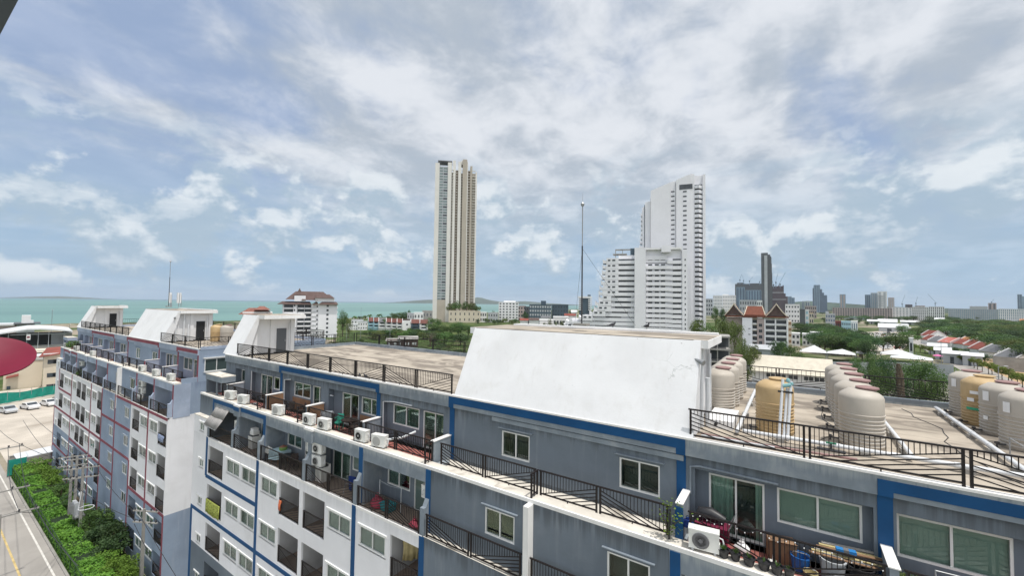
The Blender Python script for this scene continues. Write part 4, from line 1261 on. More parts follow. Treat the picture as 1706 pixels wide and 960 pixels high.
cloth('white_sheet', 'white sheet spread over the balcony railing of the maroon block', (-1.6+DX, 13.35, -9.35), 1.3, .5, MWH, .1, 'cloth', .04, .8)
cloth('striped_laundry', 'blue and white laundry on a balcony railing of the maroon block', (5.7+DX, 13.0, -11.8), 1.5, .55, material('blue_white_print', (.30, .36, .52), .9, .1, .8, 14), 0, 'laundry', .05, .3)


def bag(name, label, loc, s, mat, cat):
    t = thing(name, label, cat, loc)
    b = MB(); b.lathe([(.16, 0), (.24, .04), (.26, .16), (.2, .27), (.07, .33), (.09, .38)], 14)
    for v in b.v: v.x *= s*(1+.12*sin(v.z*17)); v.y *= s*.8; v.z *= s
    b.build('sack', mat, t, smooth=True)
    b = MB(); b.tube([(-.07*s, 0, .36*s), (-.04*s, 0, .46*s), (.05*s, 0, .46*s), (.07*s, 0, .36*s)], .012, 6); b.build('handle', mat, t)
    return t


bag('red_bag', 'red bag lying at the railing of the rightmost lower balcony', (-14.3, 13.45, F6), 1.1, MRC, 'bag')
bag('laundry_heap', 'heap of red and pink laundry on the lower balcony floor', (-17.3, 13.75, F6), 1.5, MRC, 'laundry')
t = thing('teal_crate', 'teal plastic crate beside the red laundry heap', 'crate', (-16.6, 13.85, F6))
b = MB(); b.hexa([(-.3, -.22, 0), (.3, -.22, 0), (.3, .22, 0), (-.3, .22, 0), (-.34, -.25, .32), (.34, -.25, .32), (.34, .25, .32), (-.34, .25, .32)]); b.build('tub', MTE, t)
b = MB(); b.box(-.37, .37, -.28, .28, .32, .36); b.build('rim', MTE, t)
t = thing('clothes_line', 'clothes line strung between two white posts on the lower balcony', 'clothes line', (-16.5, 14.0, F6))
for x in (-17.4, -15.8):
    b = MB(); b.tube([(x, 13.95, F6), (x, 13.95, F6+1.25)], .018, 6); b.build('post', MPV, t, world=True)
b = MB(); b.tube([(-17.4, 13.95, F6+1.2), (-16.6, 13.95, F6+1.12), (-15.8, 13.95, F6+1.2)], .006, 5); b.build('line', MPV, t, world=True)
# awning
t = thing('awning', 'grey fabric awning hanging at a slant over the corner balcony', 'awning', (-34.5, 13.3, -8.6))
b = MB(); n = 8
top = [Vector((-35.35+2.1*i/n, 13.36, -7.92+.03*sin(i*2))) for i in range(n+1)]; bot = [Vector((-36.0+2.15*i/n, 12.78, -9.25+.05*sin(i*1.3))) for i in range(n+1)]
mid = [a.lerp(c, .5)+Vector((0, .02, -.02)) for a, c in zip(top, bot)]
for A_, B_ in ((top, mid), (mid, bot)):
    for i in range(n): b.quad(A_[i], B_[i], B_[i+1], A_[i+1])
o = b.build('fabric', material('awning_grey', (.33, .32, .31), .9, .1, .12, 2), t, world=True, smooth=True); so = o.modifiers.new('thickness', 'SOLIDIFY'); so.thickness = .02
b = MB(); b.tube([bot[0], bot[-1]], .025, 6); b.build('bottom_bar', MMT, t, world=True)
b = MB(); b.tube([top[0], top[-1]], .03, 6); b.build('roller', MMT, t, world=True)
# right hand terrace
t = thing('pet_stroller', 'maroon mesh stroller with black hood on the right terrace', 'stroller', (-2.15, 14.75, F7))
MMA = material('maroon_mesh', (.16, .02, .05), .8, .2, .4, 25)
b = MB(); b.hexa([(-.42, -.26, .14), (.42, -.26, .14), (.42, .26, .14), (-.42, .26, .14), (-.5, -.32, .66), (.46, -.32, .66), (.46, .32, .66), (-.5, .32, .66)]); b.build('basket', MMA, t)
b = MB(); b.tube([(-.46, -.12, .70), (-.36, 0, .88), (-.05, 0, .92), (.34, 0, .80)], [.08, .17, .19, .12], 12); b.build('hood', MPB, t, smooth=True)
b = MB(); b.tube([(.46, -.3, .66), (.62, -.3, .98), (.62, .3, .98), (.46, .3, .66)], .018, 6); b.build('handle', MMT, t)
for x in (-.36, .36):
    for y in (-.3, .3):
        b = MB(); b.lathe([(.10, -.02), (.11, 0), (.10, .02)], 16)
        for v in b.v: v.x, v.y, v.z = v.x+x, v.z+y, v.y+.11
        b.build('wheel', MPB, t)
for i, (x, r_, lab) in enumerate(((-1.72, .15, 'black flower pot with a spiky plant beside the large air conditioner'), (-1.42, .14, 'black flower pot with small white blossom, second from the air conditioner'), (-1.08, .16, 'black flower pot with a green seedling in the middle of the ledge row'), (-.72, .16, 'black flower pot with dark soil, fourth along the ledge row'), (-.42, .15, 'black flower pot touching its neighbours near the end of the row'), (-.14, .13, 'small black flower pot at the far right end of the ledge row'))):
    t = thing('flower_pot', lab, 'flower pot', (x, 13.68+.03*(i % 2), -7.3), 0, 'flower pots on the ledge')
    b = MB(); b.lathe([(r_*.7, 0), (r_, .20), (r_*1.08, .205), (r_*1.08, .23), (r_*.95, .23), (r_*.9, .17)], 18); b.build('pot', MPB, t, smooth=True)
    b = MB(); rng = random.Random(i)
    for k in range((26, 14, 18, 5, 6, 4)[i]):
        a = rng.random()*6.28; h = rng.uniform(.06, .2); d = Vector((cos(a)*rng.uniform(.03, .12), sin(a)*rng.uniform(.03, .12), h))
        s_ = Vector((-sin(a), cos(a), 0))*.02
        o_ = Vector((0, 0, .18)); b.add([o_, o_+d*.6+s_, o_+d, o_+d*.6-s_], [(0, 1, 2, 3)])
    b.build('plant', FG, t)
t = thing('climbing_plant', 'leafy climbing plant tied to the post beside the blue pillar', 'plant', (-3.25, 13.7, -7.3))
b = MB(); b.tube([(0, 0, 0), (.02, .05, .9)], .03, 6); b.build('stake', MPB, t)
b = MB(); rng = random.Random(5)
for k in range(150):
    tt_ = rng.random(); q = Vector((rng.gauss(0, .17+.1*tt_), rng.gauss(0, .13), .2+1.0*tt_)); a = rng.random()*6.28; e_ = rng.uniform(-.5, .6)
    u_ = Vector((cos(a), sin(a), e_)).normalized()*.075; v_ = u_.cross(Vector((rng.random(), rng.random(), 1))).normalized()*.035
    b.add([q, q+u_*.6+v_, q+u_*1.2, q+u_*.6-v_], [(0, 1, 2, 3)])
b.build('leaves', FB, t)
b = MB(); b.tube([(0, 0, 0), (-.15, .05, .5), (-.3, .0, .85)], .012, 5); b.tube([(0, 0, .2), (.2, .03, .55), (.35, 0, .7)], .012, 5); b.build('stem', MBK, t)
bag('blue_bag', 'dark blue bag hanging on the side of the blue pillar', (-2.78, 14.1, -6.95), .75, MBC, 'bag')
t = thing('cardboard_box', 'open brown cardboard box between glass door and large window', 'box', (-.35, 15.0, F7), .2)
b = MB(); b.box(-.35, .35, -.25, .25, 0, .6); b.build('carton', MWD, t)
b = MB(); b.hexa([(-.35, -.25, .6), (.35, -.25, .6), (.35, -.24, .6), (-.35, -.24, .6), (-.33, -.45, .72), (.33, -.45, .72), (.33, -.44, .73), (-.33, -.44, .73)]); b.build('flap', MWD, t)
bag('white_bags', 'white crumpled plastic bags on the tiles before the open glass door', (-1.35, 14.75, F7), .85, MWH, 'bags')
bag('red_package', 'small red package beside the white plastic bags', (-1.75, 14.5, F7), .6, MRC, 'package')
t = thing('dustpan', 'white dustpan with long handle standing behind the railing', 'dustpan', (-.55, 14.35, F7))
b = MB(); b.hexa([(-.14, -.12, 0), (.14, -.12, 0), (.14, .12, 0), (-.14, .12, 0), (-.1, .06, .2), (.1, .06, .2), (.1, .12, .2), (-.1, .12, .2)]); b.build('pan', MAC, t)
b = MB(); b.tube([(0, .1, .15), (.05, .2, .7)], .014, 6); b.build('handle', MAC, t)
def tub(name, label, loc, r, h, m, cat='bucket'):
    t = thing(name, label, cat, loc)
    b = MB(); b.lathe([(r*.8, 0), (r, h), (r*1.06, h), (r*1.06, h+.03), (r*.93, h+.03), (r*.75, .04)], 20); b.build('body', m, t, smooth=True)
    b = MB(); b.tube([(-r, 0, h), (-r*.6, -.1, h+.14), (r*.6, -.1, h+.14), (r, 0, h)], .012, 6); b.build('handle', MMT, t)
    return t
tub('blue_bucket', 'blue bucket behind the railing beside the cardboard box', (.12, 14.7, F7), .24, .42, material('blue_plastic', (.02, .12, .38), .4, .4))
tub('cream_bucket', 'cream bucket low at the railing in front of the blue bucket', (.35, 14.3, F7), .17, .25, MYC)
tub('grey_bin', 'pale grey plastic bin under the planks', (.85, 14.65, F7), .30, .62, MGB, 'bin')
tub('black_bin', 'black bin left of the blue pillar under the planks', (1.45, 14.7, F7), .30, .6, MPB, 'bin')
tub('dark_tub', 'wide dark tub on the floor behind the right railing', (1.05, 14.25, F7), .34, .3, MDM, 'tub')
t = thing('plank_pile', 'pile of wooden planks and boards lying across the bins', 'planks', (1.1, 14.85, F7+.66), .12)
for k in range(6):
    b = MB(); a = -.25+.1*k; x0 = -.8+.07*k; b.hexa([(x0, -.2+.08*k, .03*k), (x0+1.5, -.3+.1*k, .03*k+.03*(k % 2)), (x0+1.5, -.2+.1*k, .03*k+.03*(k % 2)), (x0, -.1+.08*k, .03*k), (x0, -.2+.08*k, .03*k+.025), (x0+1.5, -.3+.1*k, .03*k+.025+.03*(k % 2)), (x0+1.5, -.2+.1*k, .03*k+.025+.03*(k % 2)), (x0, -.1+.08*k, .03*k+.025)])
    b.build('plank', (MWD, MYC, MCN)[k % 3], t)
t = thing('blue_box', 'small bright blue box lying on the pile of planks', 'box', (1.15, 14.75, F7+.84), .1)
b = MB(); b.box(-.22, .22, -.08, .08, 0, .09); b.build('carton', material('bright_blue', (.03, .20, .50), .5), t)
b = MB(); b.box(-.06, .06, -.083, .083, .0, .093); b.build('tape', MACG, t)
t = thing('light_string', 'string of tiny white lamps wound along the right terrace railing', 'light string', (0, 13.95, -6.5))
b = MB(); b.tube([(-2.6+4.4*i/44, 13.945+.02*sin(i*1.1), -6.48+.06*sin(i*.8)) for i in range(45)], .006, 4); b.build('wire', MPB, t, world=True)
b = MB()
for i in range(0, 45, 2): b.lathe([(.004, -.02), (.017, 0), (.004, .02)], 6, (-2.6+4.4*i/44, 13.93, -6.50+.06*sin(i*.8)))
b.build('lamps', MWH, t, world=True)
t = thing('planter', 'blue planter with long grassy leaves under the large right window', 'planter', (2.6, 14.75, F7))
b = MB(); b.box(-.35, .35, -.18, .18, 0, .3); b.build('trough', MTE, t)
b = MB(); rng = random.Random(8)
for k in range(110):
    x, y = rng.uniform(-.32, .32), rng.uniform(-.15, .15); a = rng.random()*6.28; l = rng.uniform(.2, .5); s_ = Vector((-sin(a), cos(a), 0))*.012
    q = Vector((x, y, .28)); m_ = q+Vector((cos(a)*.12, sin(a)*.12, l)); e_ = q+Vector((cos(a)*.3, sin(a)*.3, l*.8))
    b.add([q-s_, q+s_, m_+s_, m_-s_, e_], [(0, 1, 2, 3), (3, 2, 4)])
b.build('grass_leaves', FY, t)
# plants on the maroon block's terraces
def bush(name, label, loc, r, h, mat, n=220, leaf=.12, seed=1, cat='plant', pot=True, group=None):
    t = thing(name, label, cat, loc, 0, group)
    rng = random.Random(seed); b = MB()
    for k in range(n):
        d = Vector((rng.gauss(0, 1), rng.gauss(0, 1), rng.gauss(0, 1))).normalized()*rng.uniform(.5, 1)**.5
        q = Vector((d.x*r*(1+.25*sin(5*d.x+seed)), d.y*r, h*.55+d.z*h*.45)); a = rng.random()*6.28
        u_ = (Vector((cos(a), sin(a), rng.uniform(-.6, .6)))+d*.5).normalized()*leaf; v_ = u_.cross(d+Vector((.1, .2, .3))).normalized()*leaf*.5
        b.add([q-u_*.5, q+v_*.8, q+u_*.7, q-v_*.8], [(0, 1, 2, 3)])
    b.build('leaves', mat, t)
    st = MB()
    for k in range(4):
        a = rng.random()*6.28; st.tube([(0, 0, 0), (cos(a)*r*.3, sin(a)*r*.3, h*.5), (cos(a)*r*.6, sin(a)*r*.6, h*.8)], [.03*h+.01, .02*h, .008], 5)
    st.build('stems', MBK, t)
    if pot:
        p_ = MB(); p_.lathe([(.15, 0), (.2, .28), (.22, .28)], 14); p_.build('pot', MTL, t)
    return t
bush('potted_shrub', 'dense green potted shrub on the maroon block upper terrace', (-33.0+DX, 13.75, -7.3), .8, 1.2, FG, 400, .15, 3)
bush('potted_shrub', 'green potted plants beside an air conditioner on the maroon block lower balcony', (-28.6+DX, 13.7, F6), .6, 1.3, FD, 300, .14, 4)
bush('potted_shrub', 'leafy potted plant at the railing of the maroon block lower balcony', (-25.4+DX, 13.5, F6), .6, .9, FG, 260, .14, 6)

# ------------------------------------------------------------------ the town and the skyline
class Frame:
    """a thing standing at a compass direction and distance; lx / lz turn what is measured there into metres"""
    def __init__(s, name, label, cat, pxc, depth, group=None, dz=0.0, turn=None):
        s.pxc, s.d = pxc, depth
        th_ = math.atan((pxc-853)/F_PX)
        if turn is None: turn = -th_
        g = ground_at(pxc, depth); g.z += dz
        s.z0 = g.z
        s.t = thing(name, label, cat, g, YAW+turn, group)
        s.k = cos(turn)-math.tan(th_)*sin(turn)
    def x(s, px): return (px-s.pxc)*s.d/F_PX/s.k
    def z(s, py): return at(s.pxc, py, s.d).z-s.z0
    def b(s, mb, px0, px1, y0, y1, py_top, py_bot=None, mi=None):
        mb.box(s.x(px0), s.x(px1), y0, y1, 0 if py_bot is None else s.z(py_bot), s.z(py_top), mi)
    def part(s, name, m, *boxes, parent=None):
        mb = MB()
        for q in boxes: s.b(mb, *q)
        return mb.build(name, m, parent or s.t)


_pane = {}


def pane_part(parent, w, h, x, y, z, m=None, frame=None, name='window'):
    """one window: dark glass in a thin frame"""
    m = m or MWF
    key = (round(w, 1), round(h, 1), m.name, frame.name if frame else '')
    if key not in _pane:
        b = MB(); b.box(-w/2, w/2, -.05, .05, -h/2, h/2)
        mats = [m]
        if frame:
            b.m = 1; t = min(.12, w*.08)
            for q in ((-w/2-t, w/2+t, h/2, h/2+t), (-w/2-t, w/2+t, -h/2-t, -h/2), (-w/2-t, -w/2, -h/2, h/2), (w/2, w/2+t, -h/2, h/2), (-t/2, t/2, -h/2, h/2)): b.box(q[0], q[1], -.09, -.0501, q[2], q[3])
            mats = [m, frame]
        o = b.build(name, mats, parent, (x, y, z)); _pane[key] = o
        return o
    o = _pane[key].copy(); COL.objects.link(o); o.parent = parent; o.location = (x, y, z); o.rotation_euler = (0, 0, 0)
    return o


def block(name, label, cat, px0, px1, py_top, depth, wall, floors, bays, deep=14, group=None, turn=None, win=(.55, .5), dz=0.0, winm=None, roof=None, frame=None, side=0, bands=False, cap=None):
    """plain city building: body, parapet, a window grid on the front and (side bays) on its right flank"""
    f = Frame(name, label, cat, (px0+px1)/2, depth, group, dz, turn)
    x0, x1, h = f.x(px0), f.x(px1), f.z(py_top)
    b = MB(); b.box(x0, x1, 0, deep, 0, h-.5); b.build('wall', wall, f.t)
    b = MB(); b.box(x0-.15, x1+.15, -.15, deep+.15, h-.5, h); b.build('parapet', roof or wall, f.t)
    if cap:
        b = MB(); b.box(x0+(x1-x0)*cap[0], x0+(x1-x0)*cap[1], deep*.2, deep*.7, h, h+cap[2]); b.build('roof_room', wall, f.t)
    if floors:
        fh = (h-.8)/floors; bw = (x1-x0)/bays
        for i in range(floors):
            z = .3+fh*(i+.5)
            if bands:
                b = MB()
                b.box(x0+.4, x1-.4, -.03, .1, z+fh*win[1]/2-.08, z+fh*win[1]/2+.02)
                for k in range(bays): b.box(x0+bw*(k+.5-win[0]/2), x0+bw*(k+.5+win[0]/2), -.06, .1, z-fh*win[1]/2, z+fh*win[1]/2)
                b.build('window_row', winm or MWF, f.t)
            else:
                for k in range(bays): pane_part(f.t, bw*win[0], fh*win[1], x0+bw*(k+.5), -.02, z, winm, frame)
            for k in range(side):
                w = pane_part(f.t, deep/side*win[0], fh*win[1], x1+.02, deep/side*(k+.5), z, winm, frame); w.rotation_euler = (0, 0, pi/2)
    return f


def horizon(px): return 494+.01336*px
def depth_for(px, py, h):
    """how far off something is whose top, h metres above the street, is seen at (px, py)"""
    return (24.6-h)/((py-horizon(px))/F_PX)


# --- tall cream tower
f = Frame('residential_tower', 'very tall cream tower with fins and a glass strip', 'tower', 756, 520)
f.part('wall', MTN, (722, 790, 2.5, 30, 284))
f.part('glass_core', MGB, (723, 747, 1.0, 2.4, 275, 500))
f.part('pier', MCW, (721, 728, 0, 24, 270)); f.part('pier', MCW, (742, 748.5, 0, 24, 268))
f.part('base_panel', MTN, (728.01, 741.99, .4, 1.0, 500))
f.part('fin', MCW, (750.5, 755, .2, 12, 264)); f.part('fin', MCW, (759.5, 764.5, -.6, 14, 266)); f.part('fin', MTN, (767, 774.5, -1.5, 12, 262)); f.part('fin', MCW, (774.6, 776, -1.2, 8, 266))
f.part('fin', MTN, (780, 783.5, .5, 12, 272)); f.part('fin', MCW, (789, 791.5, .2, 20, 282))
MRC_ = material('recess_brown', (.24, .20, .16), .85, .2, .1, .1)
f.part('dark_recess', MRC_, (755.1, 759.4, 2.0, 2.4, 280, 505)); f.part('dark_recess', MRC_, (776.1, 780, 2.0, 2.4, 280, 505))
f.part('roof_pergola', MGR, (725, 749, 2, 18, 264.5, 266), (727, 728, 3, 4, 266, 275), (745, 746, 3, 4, 266, 275))
f.part('crown', MCW, (764.6, 774.5, 2, 14, 262.5, 270))
nf = 48
MPG = material('pale_glass', (.20, .26, .26), .15, .6, .4, .25)
zt_, zb_ = f.z(276), f.z(501); fh = (zt_-zb_)/nf
pw = [MB(), MB(), MB()]
for i in range(nf):
    z = zb_+fh*(i+.5)
    pane_part(f.t, (f.x(734)-f.x(728.3)), fh*.62, f.x(731.3), .93, z, MPG)
    pane_part(f.t, (f.x(741.6)-f.x(735)), fh*.62, f.x(738.3), .93, z, MPG if i % 3 else MWF)
k = MB(); k.box(f.x(748.6), f.x(752), -.9, 1.2, -.22, .22); b1 = k.build('balcony', MCW, f.t, (0, 0, zb_))
k = MB(); k.box(f.x(783.6), f.x(789), -.7, 1.0, -.25, .30); b2 = k.build('balcony', MCW, f.t, (0, 0, zb_))
for i in range(1, nf):
    if i % 1 == 0:
        part(b1, f.t, (0, 0, zb_+fh*i)); part(b2, f.t, (0, 0, zb_+fh*i))
k = MB()
for i in range(nf):
    k.box(f.x(756), f.x(758.5), .8, 2.2, zb_+fh*i, zb_+fh*i+.5); k.box(f.x(776.2), f.x(779.5), .8, 2.2, zb_+fh*i, zb_+fh*i+.5); k.box(f.x(764.6), f.x(766.9), .4, 2.2, zb_+fh*i, zb_+fh*i+.4)
o = k.build('balcony_slabs', MCW, f.t); o['kind'] = 'stuff'
f2 = block('podium', 'low beige podium building beside the foot of the tall tower', 'building', 748, 801, 518, 505, MBE, 2, 7, 20, win=(.22, .42))
block('annex_building', 'small white box building right of the beige podium', 'building', 800, 811, 520, 520, MWH, 2, 3, 10)

# --- white stepped complex
D = 236
f = Frame('stepped_building', 'white stepped apartment building with long balcony bands below the tall white one', 'apartment block', 1050, D)
wl_ = [(1142, 'r')]
rows = [431.7, 440.8, 450, 459, 468, 477, 485.8, 494.7, 503.7, 512.5, 520.8, 528.8, 536, 543.3, 551]
lefts = [1003, 1002.5, 1001.5, 1001, 1000, 997.5, 996, 996, 990, 988, 980, 961, 938, 934, 930]
k = MB()
for r, lx_ in zip(rows, lefts): f.b(k, lx_+7, 1141, 2.2, 16, r-2, r+6)
f.b(k, 930, 1141, 2.2, 16, 551)
f.b(k, 1030, 1058, 3, 14, 424, 430); f.b(k, 1075, 1134, 3, 14, 416, 430)
k.build('wall', MWS, f.t)
f.part('pier', MWS, (1057, 1075.5, -1.2, 10, 413))
f.part('right_pier', MWS, (1134, 1142, .2, 12, 417))
f.part('roof_slab', MWH, (1058, 1134, 1, 14, 413, 416))
f.part('roof_tank_room', MWS, (1101, 1116, -.6, 6, 410.5, 421))
f.part('roof_frame', MCN, (1024, 1052, 4, 5, 413, 415), (1024, 1025, 4, 5, 413, 428), (1036, 1037, 4, 5, 413, 428), (1020, 1044, 3, 9, 421, 422.5))
f.part('roof_room', MDB, (1050, 1057, 4, 9, 412, 424))
for i, (r, lx_) in enumerate(zip(rows, lefts)):
    nxt = rows[i+1] if i+1 < len(rows) else r+9
    wl0 = 1030 if i < 7 else (1018 if i < 10 else (1008 if i == 10 else (986 if i == 11 else 950)))
    f.part('balcony', MWS, (wl0, 1056.9, .6, 2.1, r+1.9, r+7.4))
    f.part('left_wall', MWS, (lx_+6.5, wl0-.05, 0, 2.15, r-2.4, r+7.6))
    # end balcony that steps outward
    mb = MB(); xa, xb = f.x(lx_), f.x(lx_+6.45)
    mb.prism_y([(xa, f.z(r-1.6)), (xa, f.z(r+6.5)), (xb, f.z(r+6.5)), (xb, f.z(r+2.2)), (xa+.5, f.z(r+.6))], .2, 9); mb.build('end_balcony', MWS, f.t)
    # right wing: straight part, then a bent part
    mb = MB()
    if i > 0: f.b(mb, 1076, 1110, .5, 2.1, r+2.0, r+7.6)
    mb.hexa([(f.x(1110), .5, f.z(r+7.6)), (f.x(1119), 1.3 if False else .5, f.z(r+8.4)), (f.x(1119), 2.1, f.z(r+8.4)), (f.x(1110), 2.1, f.z(r+7.6)), (f.x(1110), .5, f.z(r+2.0)), (f.x(1119), .5, f.z(r+2.8)), (f.x(1119), 2.1, f.z(r+2.8)), (f.x(1110), 2.1, f.z(r+2.0))])
    f.b(mb, 1119.05, 1133.9, .5, 2.1, r+2.8, r+8.4)
    if i == 0: f.b(mb, 1076, 1110, 1.8, 2.1, r-6, r+1)
    mb.build('balcony', MWS, f.t)
    for q in ((1012, 1016), (1019.5, 1024.5)) if i < 7 else ((lx_+9, lx_+14), (lx_+18, lx_+22)):
        if q[1] < wl0: pane_part(f.t, (q[1]-q[0])*D/F_PX, .9, f.x((q[0]+q[1])/2), -.03, f.z(r+1.3))
    pane_part(f.t, 9.0, .95, f.x((wl0+1057)/2), 2.17, f.z(r+.2)); 
    for px in (1083, 1094, 1104): pane_part(f.t, 2.2, 1.0, f.x(px), 2.17, f.z(r+.4))
    pane_part(f.t, 4.2, 1.0, f.x(1126), 2.17, f.z(r+1.2))
    pane_part(f.t, .6, .9, f.x(1138.6), .18, f.z(r+2))

D = 262
f = Frame('white_tower', 'tall white apartment tower with sloping roof line behind the stepped white building', 'tower', 1120, D)
def slab(name, px0, px1, t0, t1, y0, y1, m=MWS):
    mb = MB(); mb.prism_y([(f.x(px0), 0), (f.x(px1), 0), (f.x(px1), f.z(t1)), (f.x(px0), f.z(t0))], y0, y1); return mb.build(name, m, f.t)
slab('wall', 1083, 1117, 313, 301, 0, 24); slab('wall', 1117.1, 1125.5, 300.5, 299, .5, 22); slab('wall', 1126.5, 1151, 298.5, 290, -.4, 24); slab('wall', 1151.1, 1157, 289.3, 291, .2, 22)
slab('wall', 1125.6, 1126.4, 300, 300, 1.2, 20); slab('wing', 1073, 1082.4, 332, 330, 1.4, 18); slab('wing', 1068, 1071.6, 340, 338, 2.2, 18)
f.part('dark_slot', MDB, (1071.7, 1072.9, 2.6, 3, 335)); f.part('dark_slot', MPK, (1082.5, 1082.95, 1.6, 2, 325))
f.part('core', MWS, (1157.1, 1170, 2.4, 20, 292)); f.part('fin', MWS, (1170.1, 1174.5, -.5, 18, 293))
f.part('roof_room', MWS, (1159, 1169, 4, 14, 290.5, 293))
f.part('top_window', MWF, (1132, 1153.5, -.46, -.38, 307, 315.5))
n = 33
for i in range(n):
    py = 300+8.05*i
    if py > 555: break
    if i > 0:
        mb = MB(); a, b_, c = f.x(1157.1), f.x(1164), f.x(1170)
        z0, z1 = f.z(py+6.8), f.z(py+2.0)
        mb.hexa([(a, 0, z0), (b_, -.9, z0), (b_, 2.3, z0), (a, 2.3, z0), (a, 0, z1), (b_, -.9, z1), (b_, 2.3, z1), (a, 2.3, z1)])
        mb.hexa([(b_+.001, -.9, z0-.2), (c, .4, z0-.5), (c, 2.3, z0-.5), (b_+.001, 2.3, z0-.2), (b_+.001, -.9, z1-.1), (c, .4, z1-.4), (c, 2.3, z1-.4), (b_+.001, 2.3, z1-.1)])
        mb.build('balcony', MWS, f.t)
        pane_part(f.t, 4.4, .95, f.x(1163.5), 2.37, f.z(py+.4))
    if i > 1:
        pane_part(f.t, 2.1, .9, f.x(1141), -.43, f.z(py+3))
        if py < 425 or True: pane_part(f.t, 2.1, .8, f.x(1121), .47, f.z(py+1))
    if 5 < i < 17:
        s_ = max(0, (i-10))*.9
        mb = MB(); mb.prism_y([(f.x(1065.5-s_), f.z(py+.5)), (f.x(1065.5-s_), f.z(py+6)), (f.x(1067.95), f.z(py+6)), (f.x(1067.95), f.z(py+2.5))], 2.2, 10); mb.build('end_balcony', MWS, f.t)

# --- hotel with brown roofs by the sea
D = 272
f = Frame('hotel', 'white hotel with brown tiled hipped roof and small spire near the sea', 'hotel', 517, D)
zt = f.z(506)
f.part('wall', MWS, (472, 519.5, 1.6, 17, 507)); f.part('wing', MWS, (531, 563, -.8, 17, 507)); f.part('wing', MWS, (519.6, 530.9, .2, 14, 507))
f.part('wall_pier', MWS, (489.5, 495, -.3, 6, 507))
mb = MB()
def hip(x0, x1, y0, y1, z0, z1, rx0, rx1, ry):
    mb.add([(x0, y0, z0), (x1, y0, z0), (x1, y1, z0), (x0, y1, z0), (rx0, ry, z1), (rx1, ry, z1)], [(0, 1, 5, 4), (1, 2, 5), (2, 3, 4, 5), (3, 0, 4), (0, 3, 2, 1)])
hip(f.x(476), f.x(557), .5, 17, f.z(499.5), f.z(485.5), f.x(492), f.x(539), 9)
hip(f.x(502), f.x(530), -.6, 9, f.z(500.5), f.z(490), f.x(511), f.x(522), 5)
hip(f.x(524), f.x(558), -1.5, 16, f.z(496.5), f.z(490), f.x(536), f.x(550), 7)
ro = mb.build('roof', MBR, f.t)
mb = MB(); sx = f.x(498.5); mb.add([(sx-3.2, .8, f.z(492)), (sx+3.2, .8, f.z(492)), (sx+3.2, 7.2, f.z(492)), (sx-3.2, 7.2, f.z(492)), (sx-1.2, 2.8, f.z(487)), (sx+1.2, 2.8, f.z(487)), (sx+1.2, 5.2, f.z(487)), (sx-1.2, 5.2, f.z(487)), (sx, 4, f.z(480))],
       [(0, 1, 5, 4), (1, 2, 6, 5), (2, 3, 7, 6), (3, 0, 4, 7), (4, 5, 8), (5, 6, 8), (6, 7, 8), (7, 4, 8)])
mb.build('spire', MBR, ro)
mb = MB()
for a, b_, y in ((464, 519, -.8), (519.5, 531, -1.2), (530, 564.5, -2.4)):
    x0, x1 = f.x(a), f.x(b_); mb.hexa([(x0, y-.3, f.z(507.6)), (x1, y-.3, f.z(507.6)), (x1-.5, y+3.5, f.z(506.8)), (x0+1.5, y+3.5, f.z(506.8)), (x0, y-.3, f.z(507)), (x1, y-.3, f.z(507)), (x1-1, y+3.5, f.z(502.8)), (x0+2.5, y+3.5, f.z(502.8))])
mb.build('eave_roof', MBR, f.t)
f.part('gable_wall', MWS, (490.5, 509, .4, 6, 493, 502.5)); f.part('upper_wall', MWS, (525, 558, -.4, 12, 496.6, 502.6))
for i in range(9):
    py = 509.5+7.35*i
    for a, b_ in ((474.5, 489), (496.5, 507), (508, 518.5)):
        f.part('balcony', MWS, (a, b_, -.2, 1.5, py+3.4, py+5.6))
        pane_part(f.t, (b_-a)*D/F_PX*.92, 1.9, f.x((a+b_)/2), 1.57, f.z(py+1))
    pane_part(f.t, 1.3, 1.3, f.x(546.5), -.83, f.z(py+.2)); pane_part(f.t, .8, 1.0, f.x(529), .15, f.z(py+1.5)); pane_part(f.t, .9, 1.2, f.x(491.5), -.33, f.z(py))
    f.part('end_balcony', MWS, (563.1, 564.6, 1, 9, py+2.4, py+5)); f.part('ledge', MGB, (520.5, 528, -.1, .19, py+2.6, py+3.4))
f = Frame('roof_house', 'building with reddish hipped roofs just left of the brown roofed hotel', 'house', 430, 250)
f.part('wall', MWH, (405, 455, 1, 12, 520)); mb = MB()
hip(f.x(398), f.x(456), 0, 13, f.z(524), f.z(513.5), f.x(415), f.x(444), 6); hip(f.x(424), f.x(452), -1, 8, f.z(516.5), f.z(510.5), f.x(433), f.x(441), 4)
mb.build('roof', material('reddish_tile', (.24, .11, .085), .8, .2, .2, .4), f.t)
pane_part(f.t, 1, 1, f.x(446), .97, f.z(523)); pane_part(f.t, 1, 1, f.x(420), .97, f.z(526))

